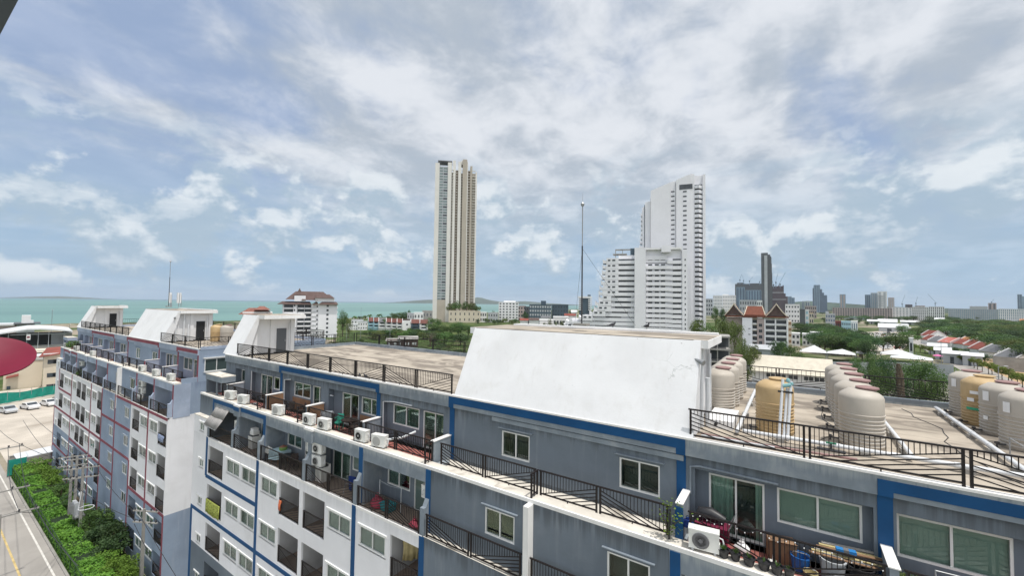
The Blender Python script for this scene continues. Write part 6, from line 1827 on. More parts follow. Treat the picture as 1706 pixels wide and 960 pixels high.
def make_tree(name, cat, mat, seed, clumps=16, leaves=1800, leaf=.028, spread=.5, low=.32, flat=1.0, limb=5, shape='round'):
    """unit tree: height 1, crown about 1 wide; trunk and crown are parts"""
    rng = random.Random(seed)
    t = thing(name, 'tree', cat)
    cs = []
    zc, rz_ = (1+low)/2, (1-low)/2
    for i in range(clumps):
        for _ in range(40):
            d = Vector((rng.gauss(0, 1), rng.gauss(0, 1), rng.gauss(.15, 1)*flat)).normalized()*rng.random()**.38
            if shape == 'tall': q = Vector((d.x*spread*.6*(1-.35*abs(d.z)), d.y*spread*.6, zc+d.z*rz_*.86))
            elif shape == 'umbrella': q = Vector((d.x*spread*.82, d.y*spread*.82, .80+.14*d.z-.35*(d.x*d.x+d.y*d.y)*spread))
            else: q = Vector((d.x*spread*.72, d.y*spread*.72, zc+d.z*rz_*.74))
            if all((q-c).length > .10 for c, _ in cs): break
        cs.append((q, rng.uniform(.13, .22)*(spread/.5)))
    b = MB()
    per = leaves//len(cs)
    for c, r in cs:
        for k in range(per):
            d = Vector((rng.gauss(0, 1), rng.gauss(0, 1), rng.gauss(.25, .8))).normalized()
            q = c+Vector((d.x*r, d.y*r, d.z*r*.72))*rng.uniform(.55, 1.08)
            leaf_quad(b, q, d, leaf, rng)
    b.build('crown', mat, t)
    tr = MB()
    tr.tube([(0, 0, -.02), (.01, 0, .15), (.0, .015, .38), (.01, 0, .6)], [.035, .027, .022, .012], 7)
    for i, (c, r) in enumerate(sorted(cs, key=lambda q: q[0].z)[:limb*2:2]):
        z = rng.uniform(.22, .42); m = Vector((c.x*.45, c.y*.45, z+(c.z-z)*.6)); tr.tube([(0, 0, z), m, c], [.016, .010, .004], 5)
    tr.build('trunk', MBK, t)
    return t


FBY = foliage('foliage_yellow_green', (.09, .13, .018), (.22, .27, .05))


def make_palm(name, mat, seed, fr=15, h=1.0):
    rng = random.Random(seed); t = thing(name, 'palm', 'palm tree')
    tr = MB(); tr.tube([(0, 0, 0), (.03, .01, .35), (.02, .0, .72)], [.030, .020, .016], 7); tr.build('trunk', MBK, t)
    b = MB()
    for k in range(fr):
        a = 6.283*k/fr+rng.uniform(-.2, .2); e = rng.uniform(-.1, .9); L = rng.uniform(.36, .5)
        pts = []
        for i in range(6):
            s_ = i/5; r = L*s_*cos(e*.8)*(1-.1*s_); z = .72+L*s_*sin(e)-.42*L*s_*s_*1.9
            pts.append(Vector((.02+cos(a)*r, sin(a)*r, z)))
        n_ = Vector((-sin(a), cos(a), 0))
        for i in range(5):
            w0, w1 = .075*(1-abs(i/5-.35)), .075*(1-abs((i+1)/5-.35))
            for sg in (-1, 1):
                b.add([pts[i], pts[i]+n_*sg*w0-Vector((0, 0, w0*.6)), pts[i+1]+n_*sg*w1-Vector((0, 0, w1*.6)), pts[i+1]], [(0, 1, 2, 3)])
    b.build('fronds', mat, t)
    return t


P_ROUND = [make_tree('broadleaf_tree', 'tree', (FG, FD, FG, FD)[i], 20+i, 20, 3000, .022, .5, .12) for i in range(4)]
P_UMB = [make_tree('broadleaf_tree', 'tree', (FG, FD)[i], 40+i, 18, 2600, .022, .55, .45, .5, 6, 'umbrella') for i in range(2)]
P_TALL = [make_tree('tall_tree', 'tree', (FG, FY)[i], 60+i, 18, 2200, .020, .5, .20, 1.2, 6, 'tall') for i in range(2)]
P_OLV = [make_tree('olive_tree', 'tree', FY, 80+i, 16, 2400, .021) for i in range(2)]
P_NEAR = [make_tree('broadleaf_tree', 'tree', (FG, FG, FD)[i], 90+i, 28, 8000, .0145, .5, .14) for i in range(3)]
P_SHR = [make_tree('shrub', 'shrub', (FG, FD, FY)[i], 100+i, 12, 1100, .036, .55, .05, .7, 3) for i in range(3)]
P_ROAD = [make_tree('roadside_tree', 'tree', FBY, 110+i, 9, 1000, .034, .48, .40, .8, 3) for i in range(2)]
P_DRY = [make_tree('bare_tree', 'tree', FS, 120, 18, 900, .012, .55, .2, .8, 16)]
P_PALM = [make_palm('palm_tree', (FD, FG)[i], 130+i) for i in range(2)]
_first = {}
_tn = 0


def tree(protos, px, top, wpx, H, label, group=None, depth=None, dz=0.0, cat=None):
    global _tn
    _tn += 1
    if depth is None: depth = depth_for(px, top, H)
    else: H = at(px, top, depth).z-(GZ+dz)
    rr = random.Random(_tn*7+3)
    p = protos[rr.randrange(len(protos))]
    g = ground_at(px, depth); g.z += dz
    w = wpx*depth/F_PX
    sc = (w*rr.uniform(.95, 1.08), w*rr.uniform(.95, 1.08), H)
    rz = rr.random()*6.28
    if p.name not in _first:
        _first[p.name] = 1; p.location = g; p.rotation_euler = (0, 0, rz); p.scale = sc; p['label'] = label
        if group: p['group'] = group
        o = p
    else: o = dup(p, g, rz, label, group, sc)
    return o


# by the sea, left of the tall tower
tree(P_TALL, 572, 514, 24, 0, 'tall loose tree right beside the brown roofed hotel', depth=285); tree(P_TALL, 582, 531, 16, 0, 'shorter loose tree between hotel and palm trees', depth=275)
for i, (px, top) in enumerate(((591, 522.5), (600, 523), (608, 522), (616, 520.5), (624, 526), (633, 520), (641, 527))):
    tree(P_PALM, px, top, 15, 12, ['palm tree by the water, leftmost of the beach row', 'palm tree by the water, second from the hotel', 'palm tree by the water next to the lamp post', 'palm tree by the water, middle of the beach row', 'short palm tree behind the blue townhouses', 'palm tree by the water, tallest right of the lamp post', 'palm tree at the right end of the beach row'][i], 'palm trees along the beach', cat=None)
gb = 'trees behind the townhouses'
for px, top, w, lab in ((655, 520, 17, 'dark rounded tree behind the white townhouses'), (665, 518.5, 17, 'dark rounded tree behind the blank walled townhouse'), (674, 518.5, 14, 'dark tree left of the modern white houses'), (682, 516, 11, 'high loose tree over the modern grey house'), (648, 526, 12, 'low dark tree right of the beach palms')):
    tree(P_ROUND, px, top, w, 0, lab, gb, depth=440)
gh = 'bushes along the field below the townhouses'
rng = random.Random(3)
for k in range(22):
    px = 617+k*5.6+rng.uniform(-1.5, 1.5)
    tree(P_SHR, px, 547+rng.uniform(-2.5, 3), rng.uniform(20, 30), 6.5, 'dark green bush in the hedge line between field and townhouses', gh)
gd = 'dense trees at the foot of the tall tower'
for px, top, w, lab in ((724, 527, 26, 'dark rounded tree touching the tall tower on its left'), (738, 541, 24, 'dark tree at the left foot of the tall tower'), (751, 543, 26, 'broad dark tree before the podium, left one'), (765, 535, 30, 'broad dark tree before the podium, under a flat crown'), (781, 540, 24, 'dark green tree before the podium, right one'), (742, 552, 34, 'wide bush like tree in front of the podium trees'), (768, 555, 36, 'wide dark tree low beside the white stair house'), (726, 550, 22, 'dark tree next to the bare tree')):
    tree(P_ROUND, px, top, w*1.15, 0, lab, gd, depth=300 if top < 545 else 235)
tree(P_DRY, 718, 549, 34, 0, 'grey bare branched tree at the edge of the field', depth=228)
for px, top, w, lab in ((753, 501.5, 13, 'small tree on the podium deck, leftmost'), (760, 499, 11, 'small tree on the podium deck against the dark fins'), (777, 500.5, 13, 'small tree on the podium deck under the balconies'), (786, 500.5, 13, 'small tree on the podium deck at the tower corner'), (794, 506.5, 12, 'small tree at the right end of the podium deck')):
    dz = at(774, 518, 505).z-GZ-3.5
    tree(P_SHR, px, top, w*1.5, 0, lab, 'trees on the podium deck', depth=514, dz=dz)
rng = random.Random(13)
for k in range(24):
    px = 797+k*4.6+rng.uniform(-1.5, 1.5); tree(P_SHR+P_ROUND[:2], px, 529.5+rng.uniform(-3, 4), rng.uniform(8, 14), 6, 'green tree in the low belt before the white and dark apartment blocks', 'tree belt before the apartment blocks')
for px, top, w, d, lab in ((822, 517, 9, 545, 'tree left of the white balconied building'), (875, 518, 12, 455, 'dark tree at the left corner of the dark slate block'), (950, 514, 5, 500, 'small tree seen over the roof by the mast')):
    tree(P_ROUND, px, top, w, 0, lab, depth=d)
for px, top, lab in ((908, 535, 'yellowish palm before the low white building, left'), (917, 531, 'yellowish palm before the low white building, middle'), (927, 536, 'yellowish palm left of the stepped building base'), (936, 532, 'yellowish palm covering the stepped building corner')):
    tree(P_OLV, px, top, 13, 0, lab.replace('palm', 'leafy tree'), 'yellowish trees at the stepped building', depth=222)
# in the field
for px, top, w, lab in ((628, 552, 11, 'small tree standing alone in the field'), (640, 560, 8, 'little bush in the field left of the hut'), (556, 567, 26, 'hedge like bush behind the rear railing left of the field'), (574, 566, 16, 'bush at the left edge of the field'), (735, 572, 14, 'low bush at the right of the hut'), (604, 563, 9, 'thin bush in the field near the pole')):
    tree(P_SHR, px, top, w, 3.5, lab, 'bushes in the field')
rng = random.Random(31)
for k in range(26):
    px = 735+rng.uniform(-15, 40); tree(P_SHR, px, rng.uniform(560, 592), rng.uniform(8, 18), 2.2, 'low scrub bush right of the hut in the field', 'scrub at the field edge')
# around the Thai roofed hotel
gt_ = 'trees before the Thai roofed hotel'
for px, top, w, d, lab in ((1160, 528, 34, 185, 'loose tree touching the white tower foot'), (1182, 533, 36, 170, 'olive green tree right of the white tower'), (1206, 527, 38, 175, 'round olive green tree before the left Thai gable'), (1224, 531, 32, 180, 'olive tree covering the wall below the left Thai gable'), (1238, 563, 28, 135, 'tree in front of the white hotel wall'), (1225, 573, 30, 125, 'dark tree right of the concrete frame building'), (1254, 570, 24, 130, 'small leafy tree left of the pale metal shed'), (1244, 580, 30, 118, 'low leafy tree at the hoarding corner')):
    tree(P_OLV+P_TALL, px, top, w, 0, lab, gt_, depth=d)
for px, top, w, d, lab in ((1294, 563, 26, 178, 'small dark tree at the hotel pier'), (1303, 565, 20, 182, 'dark tree at the right foot of the Thai roofed hotel'), (1318, 572, 34, 165, 'round green tree left of the marquees'), (1310, 590, 22, 130, 'tree standing against the grey hoarding'), (1192, 508, 14, 420, 'tree behind the white tower edge'), (1204, 512, 14, 400, 'tree left of the Thai gable far behind'), (1256, 508, 12, 420, 'tree between the two Thai gables')):
    tree(P_ROUND, px, top, w, 0, lab, depth=d)
# the broad tree mass and single big trees in the middle
gm_ = 'tree mass between hotel and sheds'
rng = random.Random(5)
for row, (p0, p1, t0, t1, H, n_) in enumerate(((1328, 1392, 536, 541, 9, 8), (1332, 1438, 543, 548, 9.5, 10), (1350, 1450, 549, 556, 10, 9), (1362, 1448, 556, 563, 10.5, 7))):
    for k in range(n_):
        f_ = k/(n_-1); px = p0+(p1-p0)*f_+rng.uniform(-4, 4); tree(P_ROUND+P_UMB, px, t0+(t1-t0)*f_+rng.uniform(-2, 2), rng.uniform(24, 34)+row*3, H, 'green tree in the dense mass between the small white houses and the car park', gm_)
for px, top, w, H, lab in ((1386, 556, 58, 11, 'big rounded light green tree left of the dark one'), (1432, 555, 54, 12, 'big dark green tree in front of the tree mass'), (1492, 553, 66, 12, 'broad dark spreading tree right of the car park'), (1470, 560, 30, 9, 'dark tree joined to the broad spreading tree'), (1512, 549, 36, 11, 'dark tree behind the small white cube'), (1528, 544, 34, 10, 'dark tree left of the red roofs'), (1502, 541, 26, 9, 'dark tree by the low white shed')):
    tree(P_UMB+P_ROUND, px, top, w, H, lab)
gn = 'trees behind the roof railing'
for px, top, w, d, lab in ((1424, 592, 36, 118, 'dark tree just right of the middle tanks'), (1452, 583, 30, 122, 'leafy tree at the grey hoarding, middle'), (1476, 587, 44, 105, 'leafy bright tree left of the dead trunk'), (1464, 606, 56, 92, 'low leafy tree right above the tank lids'), (1532, 590, 74, 98, 'big round green tree right of the dead trunk'), (1552, 618, 54, 84, 'bush like tree below the round green tree'), (1505, 620, 40, 90, 'tree behind the dead trunk'), (1440, 622, 34, 84, 'low shrub like tree beside the middle tanks')):
    tree(P_NEAR, px, top, w, 0, lab, gn, depth=d)
t = thing('dead_trunk', 'dark dead tree trunk wrapped in dry creeper', 'dead tree', ground_at(1498, 86))
hh = at(1498, 606, 86).z-GZ
b = MB(); b.tube([(0, 0, 0), (.05, 0, hh*.4), (-.15, 0, hh*.8), (-.35, 0, hh)], [.5, .55, .65, .3], 9); b.build('trunk', MBK, t)
b = MB(); rng = random.Random(77)
for k in range(900):
    z = rng.random()*hh; a = rng.random()*6.28; r = .62+.15*sin(z*3); d = Vector((cos(a), sin(a), .1)); leaf_quad(b, Vector((-.35*(z/hh)**2, 0, z))+d*r, d, .12, rng)
b.build('creeper', FS, t)
# forest at the right
gf_ = 'wood at the right'
rng = random.Random(17)
for (p0, p1, t0, t1, H, n_, w0, w1) in ((1392, 1722, 524.5, 527, 10, 46, 12, 20), (1540, 1722, 531.5, 534, 10, 20, 20, 32), (1532, 1722, 536.5, 541, 10, 18, 24, 38), (1570, 1722, 542, 549, 10, 13, 30, 46), (1600, 1722, 549, 560, 10.5, 10, 36, 52), (1640, 1722, 556, 572, 10.5, 6, 42, 56)):
    for k in range(n_):
        f_ = (k+.5)/n_; px = p0+(p1-p0)*f_+rng.uniform(-5, 5)
        tree(P_ROUND+P_UMB+P_OLV[:1], px, t0+(t1-t0)*f_+rng.uniform(-2.2, 2.2), rng.uniform(w0, w1), H, 'green tree in the wood between the housing blocks and the gabled houses', gf_)
rng = random.Random(23)
for k in range(34):
    px = rng.uniform(1335, 1470); top = rng.uniform(519, 536)
    tree(P_ROUND, px, top, rng.uniform(7, 13), 7, 'small far tree among the low buildings below the skyline', 'far trees among the buildings')
rng = random.Random(29)
for k in range(18):
    px = rng.uniform(1176, 1345); tree(P_ROUND, px, rng.uniform(509, 516), rng.uniform(7, 11), 8, 'small far tree behind the Thai roofed hotel', 'far trees behind the hotel')
gp_ = 'young trees lining the side road'
rng = random.Random(41)
for k in range(26):
    f_ = k/25; px = 1515+f_*200+rng.uniform(-2, 2); top = 570+f_*58+rng.uniform(-1.5, 1.5)-6*sin(f_*3.1)
    tree(P_ROAD, px, top, 14+8*f_, 4.6, 'young yellow green tree in the row along the side road', gp_)
for k, (px, top, w) in enumerate(((1590, 577, 12), (1607, 579, 14), (1655, 583, 16), (1668, 588, 26), (1690, 588, 26), (1638, 588, 20))):
    tree(P_SHR, px, top, w, 4.5, ['dark bush among the market roofs, left', 'dark bush among the market roofs, right', 'dark bush at the grey roofed house corner', 'dark bush before the grey roofed house', 'dark bush at the right edge before the pale roof', 'dark bush at the concrete wall end'][k], 'dark bushes among the houses')
# side road fence posts
gpo = 'white posts along the side road'
pp = None
for k in range(30):
    f_ = k/29; p = on_ground(1520+f_*190, 591+f_*84)
    if pp is None:
        b = MB(); b.box(-.09, .09, -.09, .09, 0, 1.7); b.box(-.12, .12, -.12, .12, 1.7, 1.78); pp = b.build('road_post', MMT, None, p); o = pp
    else: o = pp.copy(); COL.objects.link(o); o.location = p
    tag(o, 'grey post in the line along the side road below the young trees', 'post', gpo)

# cars in the far car park
def make_car(mat):
    t = thing('parked_car', 'car', 'car')
    b = MB(); w = .86
    prof = [(-2.15, .30), (-2.2, .62), (-2.05, .84), (-1.3, .92), (-.75, 1.40), (.55, 1.45), (1.25, .98), (2.05, .86), (2.2, .62), (2.15, .30)]
    n = len(prof)
    b.add([(x, -w, z) for x, z in prof]+[(x, w, z) for x, z in prof], [tuple(range(n-1, -1, -1)), tuple(range(n, 2*n))]+[(k, (k+1) % n, n+(k+1) % n, n+k) for k in range(n)])
    b.build('body', mat, t)
    for nm, q in (('windscreen', [(.60, -.76, 1.43), (1.22, -.80, 1.02), (1.22, .80, 1.02), (.60, .76, 1.43)]), ('rear_window', [(-1.26, .80, .97), (-.80, .76, 1.37), (-.80, -.76, 1.37), (-1.26, -.80, .97)][::-1])):
        g = MB(); q = [Vector(p)+Vector((.012 if nm == 'windscreen' else -.012, 0, .012)) for p in q]; g.quad(*q[::-1]); g.build(nm, MWF, t)
    for y in (-w-.006, w+.006):
        g = MB(); g.add([(-1.1, y, .97), (-.72, y, 1.34), (.5, y, 1.38), (1.05, y, .99)], [(0, 1, 2, 3)]); g.build('side_window', MWF, t)
    for x in (-1.35, 1.35):
        for y in (-.80, .80):
            b = MB(); b.lathe([(.30, -.10), (.32, 0), (.30, .10)], 14)
            for v in b.v: v.x, v.y, v.z = v.x+x, v.z+y, v.y+.32
            b.build('wheel', MPB, t)
    for y in (-.6, .6):
        b = MB(); b.box(2.12, 2.2, y-.2, y+.2, .62, .76); b.build('headlight', MFR, t)
    return t


MCARW = material('car_white', (.78, .78, .78), .25, .5); MCARS = material('car_silver', (.48, .50, .52), .25, .5); MCARD = material('car_dark', (.05, .055, .065), .25, .5); MCARR = material('car_red', (.35, .05, .05), .25, .5)
c_w, c_s, c_d, c_r = make_car(MCARW), make_car(MCARS), make_car(MCARD), make_car(MCARR)
u = [[], [], [], []]
place(c_s, u[1], (-137.5, 13.4, GZ+.03), .22, 'silver car at the green net, partly under the red dish'); place(c_w, u[0], (-138.5, 16.6, GZ+.03), .25, 'white car with dark windscreen, middle of the three at the green net'); place(c_w, u[0], (-139.5, 19.6, GZ+.03), .25, 'white car at the green net nearest the apartment block'); place(c_d, u[2], (-143.5, 22.2, GZ+.03), .25, 'dark car half hidden behind the block at the green net')
rng = random.Random(9); gc = 'cars in the far car park'
for r_ in range(9):
    for k in range(9):
        px = 1436+r_*5+k*6.2+rng.uniform(-1, 1); py = 549+r_*2.9-k*.5
        if px > 1505 or rng.random() < .12: continue
        i = rng.choice([0, 0, 0, 1, 1, 2, 3]); p = on_ground(px, py+10); p.z = GZ+.05
        place((c_w, c_s, c_d, c_r)[i], u[i], p, YAW+RAD(20)+rng.choice([0, pi]), ['white', 'silver', 'dark', 'red'][i]+' car parked in the crowded far car park beyond the tree mass', gc)
lot = [on_ground(*q) for q in ((1425, 555), (1500, 549), (1525, 556), (1500, 592), (1450, 592))]
structure(sheet('far_car_park', [(q.x, q.y) for q in lot], MLT, GZ+.04))

# ------------------------------------------------------------------ street side at the left
t = thing('hedge', 'long clipped green hedge with fence along the kerb', 'hedge', (-68, 9.9, GZ))
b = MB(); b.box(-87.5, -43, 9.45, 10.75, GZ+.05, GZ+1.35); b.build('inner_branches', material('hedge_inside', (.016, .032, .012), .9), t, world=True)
b = MB(); rng = random.Random(2)
for k in range(30000):
    x = rng.uniform(-87.8, -43); f_ = rng.random(); bumpy = .12*sin(x*1.7)+.10*sin(x*.63+1)
    if f_ < .45: q = Vector((x, 9.38+rng.uniform(-.08, .08), GZ+rng.uniform(.1, 1.5))); d = Vector((0, -1, .2))
    elif f_ < .52: q = Vector((x, 10.85, GZ+rng.uniform(.1, 1.5))); d = Vector((0, 1, .2))
    else: q = Vector((x, rng.uniform(9.4, 10.85), GZ+1.42+bumpy+rng.uniform(-.08, .1))); d = Vector((0, 0, 1))
    leaf_quad(b, q, d, .105, rng)
o = b.build('leaves', foliage('hedge_green', (.050, .12, .014), (.17, .30, .040), .2), t, world=True)
b = MB()
for k in range(24):
    x = -87.5+k*1.9; b.box(x-.03, x+.03, 9.24, 9.30, GZ+.05, GZ+1.5)
b.bar((-87.5, 9.27, GZ+1.45), (-43.5, 9.27, GZ+1.45), .04); b.bar((-87.5, 9.27, GZ+.8), (-43.5, 9.27, GZ+.8), .03)
b.build('fence', material('fence_green', (.03, .07, .03), .6), t, world=True)
gs2 = 'garden plants between hedge and maroon block'
P_BIG = make_tree('garden_shrub', 'shrub', FB, 301, 12, 1500, .035, .55, .05, .7, 4); P_BIG2 = make_tree('garden_shrub', 'shrub', FD, 302, 14, 1500, .040, .55, .05, .7, 5); P_BIG3 = make_tree('garden_shrub', 'shrub', FG, 303, 12, 1500, .035, .55, .05, .7, 5)
ub_ = [[], [], []]
for i, (x, y, w, h, k, lab) in enumerate(((-86.0, 11.4, 3.4, 2.6, 0, 'bright green shrub beside the white roofed shelter'), (-82.0, 11.6, 3.2, 2.4, 0, 'bright leafy shrub, second from the shelter'), (-78.0, 11.5, 3.0, 2.2, 0, 'bright leafy shrub left of the transformer poles'), (-74.0, 11.8, 2.6, 2.0, 2, 'green shrub with dry patches left of the transformer poles'), (-70, 11.8, 2.4, 1.8, 2, 'low green shrub left of the transformer poles'),
        (-59.0, 12.3, 3.2, 3.6, 2, 'brownish green tree like shrub right of the transformer'), (-56.6, 12.0, 3.4, 3.0, 1, 'dark green shrub right of the transformer poles'), (-54.2, 12.3, 3.0, 3.4, 1, 'dark big leaved shrub against the periwinkle wall'), (-52.3, 11.8, 3.0, 3.0, 1, 'dark spreading shrub under the maroon line'), (-53.6, 10.9, 2.2, 1.6, 0, 'bright yellow green shrub below the dark shrubs'), (-50.6, 11.3, 2.6, 2.2, 0, 'bright yellow green shrub in the lower left part'), (-48.6, 11.4, 2.8, 2.4, 0, 'bright yellow green shrub nearest the concrete pole'), (-46.8, 11.6, 2.4, 2.2, 0, 'bright shrub at the bottom edge of the garden'), (-62.5, 12.2, 2.2, 2.0, 2, 'small shrub behind the transformer poles'), (-65.5, 12.2, 2.2, 1.6, 0, 'small bright shrub behind the transformer poles'))):
    p = (P_BIG, P_BIG2, P_BIG3)[k]
    place(p, ub_[k], (x, y, GZ+.05), i*1.3, lab, gs2, (w, w*.85, h))
# end wall, shelter and net at the far end of the garden
t = thing('boundary_wall', 'grey wall between the garden and the sandy car park', 'wall', (-93, 13, GZ))
b = MB(); b.box(-93.2, -93.0, 9.5, 18.5, GZ, GZ+1.6); b.build('panel', MCN, t, world=True)
b = MB(); b.box(-93.25, -92.95, 9.45, 18.5, GZ+1.6, GZ+1.68); b.build('coping', MKB, t, world=True)
t = thing('shelter', 'small shelter with flat white roof at the end of the garden', 'shelter', (-90, 11.5, GZ))
b = MB(); b.hexa([(-91.8, 9.7, GZ+2.1), (-88.4, 9.7, GZ+2.1), (-88.4, 14.2, GZ+2.3), (-91.8, 14.2, GZ+2.3), (-91.8, 9.7, GZ+2.2), (-88.4, 9.7, GZ+2.2), (-88.4, 14.2, GZ+2.4), (-91.8, 14.2, GZ+2.4)]); b.build('roof', MWR, t, world=True)
for x in (-91.6, -88.6):
    for y in (9.9, 14.0):
        b = MB(); b.box(x-.06, x+.06, y-.06, y+.06, GZ, GZ+2.1); b.build('post', MMT, t, world=True)
t = thing('green_screen', 'upright green net screen at the end of the hedge by the road', 'screen', (-88, 9.3, GZ))
b = MB(); b.box(-88.4, -88.34, 8.9, 10.6, GZ+.2, GZ+2.3); b.build('net', MGN, t, world=True)
for y in (8.9, 10.6):
    b = MB(); b.tube([(-88.37, y, GZ), (-88.37, y, GZ+2.4)], .04, 6); b.build('post', MMT, t, world=True)
# utility poles
def pole(x, y, h, label, arms=2, arm_dir=(0, 1, 0), hl=1.15):
    t = thing('utility_pole', label, 'utility pole', (x, y, GZ))
    b = MB(); b.hexa([(-.15, -.12, 0), (.15, -.12, 0), (.15, .12, 0), (-.15, .12, 0), (-.09, -.08, h), (.09, -.08, h), (.09, .08, h), (-.09, .08, h)]); b.build('post', MKB, t)
    d = Vector(arm_dir).normalized()
    for k in range(arms):
        z = h-.25-.95*k
        b = MB(); b.bar(-d*hl+Vector((0, .1, z)), d*hl+Vector((0, .1, z)), .10, .10); a = b.build('crossarm', MCN, t)
        for s_ in (-hl+.15, -.45*hl, .45*hl, hl-.15):
            b = MB(); q = d*s_; b.lathe([(.02, z+.05), (.06, z+.08), (.045, z+.13), (.07, z+.17), (.05, z+.24), (.02, z+.27)], 8, (q.x, q.y+.1, 0)); b.build('insulator', MDM, a)
    return t
p1 = pole(-64.2, 10.9, 7.7, 'square concrete utility pole, left of the three transformer poles', 2, (.5, 1, 0)); p2 = pole(-62.0, 10.9, 7.9, 'square concrete utility pole, middle of the three transformer poles', 3, (.6, 1, 0)); p3 = pole(-59.4, 10.9, 7.6, 'square concrete utility pole, right of the three transformer poles', 2, (.5, 1, 0))
p4 = pole(-46.0, 12.3, 6.6, 'concrete utility pole standing before the corner of the maroon block', 2, (-1, -.55, 0))
t = thing('transformer', 'grey transformer with radiator fins mounted between two utility poles', 'transformer', (-60.7, 10.9, GZ+2.6))
b = MB(); b.box(-1.2, 1.2, -.35, .35, -.14, 0); b.build('platform', MMT, t)
b = MB(); b.box(-.55, .55, -.33, .33, 0, 1.15); b.build('tank', MGB, t)
for k in range(6):
    b = MB(); b.box(-.5+.2*k-.03, -.5+.2*k+.03, -.55, -.332, .15, 1.0); b.build('fin', MMT, t)
for k in range(3):
    b = MB(); b.lathe([(.05, 1.15), (.09, 1.2), (.06, 1.28), (.09, 1.34), (.05, 1.42), (.02, 1.55)], 8, (-.35+.35*k, 0, 0)); b.build('bushing', MBK, t)
b = MB(); b.lathe([(.16, 0), (.18, .02), (.18, .75), (.16, .77)], 12)
for v in b.v: v.x, v.y, v.z = v.z-.9, v.y+.3, v.x+1.55
b.build('oil_drum', MGB, t)
t = thing('cable_coil', 'ring of white cable hung beside the transformer', 'cable', (-57.4, 10.9, GZ+4.0))
b = MB(); b.tube([(.55*cos(k*.35), .55*sin(k*.35), .02*k/19) for k in range(19)], .035, 6); b.build('loop', MPV, t)
b = MB(); b.bar((0, -.55, 0), (-2.0, 0, 1.2), .05); b.build('bracket', MMT, t)
# poles on the other side of the road, out of view, whose arms reach into it
p5 = pole(-55.3, 5.0, 8.35, 'utility pole across the road with its crossarm reaching over the lane', 1, (0, 1, 0), 1.8); p6 = pole(-49.0, 4.7, 8.35, 'nearest utility pole across the road with insulators on its crossarm', 1, (0, 1, 0), 1.85); p7 = pole(-71.0, 6.2, 8.3, 'farthest utility pole across the road near the green screen', 1, (0, 1, 0), 1.95)
def wire(a, c, sag, label, r=.022, group='overhead wires along the street'):
    a, c = Vector(a), Vector(c); b = MB()
    b.tube([a.lerp(c, i/12)-Vector((0, 0, sag*4*(i/12)*(1-i/12))) for i in range(13)], r, 5)
    o = b.build('overhead_wire', MPB, None, a) if False else b.build('overhead_wire', MPB)
    return tag(o, label, 'wire', group)
z0 = GZ
for k, (a, c, s_, lab) in enumerate((((-59.3, 11.9, z0+7.1), (-46.8, 11.9, z0+6.2), .35, 'overhead wire from the transformer poles to the concrete pole'), ((-59.3, 10.1, z0+6.2), (-45.4, 12.6, z0+5.4), .5, 'lower overhead wire from the transformer poles to the concrete pole'), ((-46, 12.0, z0+6.2), (-30, 12.3, z0+2.5), .3, 'pale wire running down along the block ends to the lower right'), ((-46.5, 11.8, z0+5.4), (-30, 11.2, z0+3.0), .3, 'dark wire running to the lower right below the pale one'),
        ((-71, 7.9, z0+8.3), (-55.3, 6.6, z0+8.35), .3, 'wire over the road between the two farther poles'), ((-71, 7.1, z0+8.3), (-55.3, 5.8, z0+8.35), .32, 'second wire over the road between the two farther poles'), ((-55.3, 6.6, z0+8.35), (-49, 6.4, z0+8.35), .12, 'wire over the road between the two nearer poles'), ((-55.3, 5.8, z0+8.35), (-49, 5.6, z0+8.35), .12, 'second wire over the road between the two nearer poles'), ((-49, 6.4, z0+8.35), (-36, 6.6, z0+8.3), .3, 'wire over the road leaving to the lower left'),
        ((-71, 7.9, z0+8.3), (-62, 10.4, z0+7.6), .25, 'wire crossing the road from the farthest pole to the transformer poles'), ((-55.3, 6.6, z0+8.3), (-59.3, 10.3, z0+6.3), .3, 'wire crossing the road to the transformer'), ((-49, 6.4, z0+8.2), (-59.4, 10.6, z0+5.8), .5, 'sagging wire crossing the road to the transformer poles'), ((-49, 5.5, z0+8.2), (-59.4, 10.6, z0+5.2), .7, 'lowest sagging wire crossing the road to the transformer poles'),
        ((-92, 7.6, z0+7.4), (-71, 7.9, z0+8.3), .4, 'wire arriving over the road from the far end'),
        ((-95, 11.5, z0+7.0), (-64.2, 11.9, z0+7.4), .4, 'wire coming from the far end along the garden'), ((-95, 10.8, z0+6.2), (-64.2, 10.2, z0+6.5), .4, 'lower wire coming from the far end along the garden'))):
    wire(a, c, s_, lab)
# green net with posts along the car park
t = thing('net_fence', 'sagging green net fence behind the parked cars', 'fence', (-150, 18, GZ))
b = MB(); n = 40; A_, B_ = Vector((-146.5, 10.5, GZ)), Vector((-155.5, 26.0, GZ))
vs = []
for i in range(n+1):
    f_ = i/n; q = A_.lerp(B_, f_); hgt = 2.3+.45*sin(f_*9)*sin(f_*4+1)+1.4*max(0, f_-.6); w = .15*sin(i*1.3)
    vs += [q+Vector((w, 0, .25)), q+Vector((w*.3, 0, hgt*.6)), q+Vector((0, 0, hgt))]
b.add(vs, [(i*3+j, (i+1)*3+j, (i+1)*3+j+1, i*3+j+1) for i in range(n) for j in range(2)])
o = b.build('net', MGN, t, world=True); so = o.modifiers.new('thickness', 'SOLIDIFY'); so.thickness = .03
for i in range(9):
    q = A_.lerp(B_, i/8); b = MB(); b.tube([q, q+Vector((0, 0, 2.8))], .05, 6); b.build('post', MMT, t, world=True)
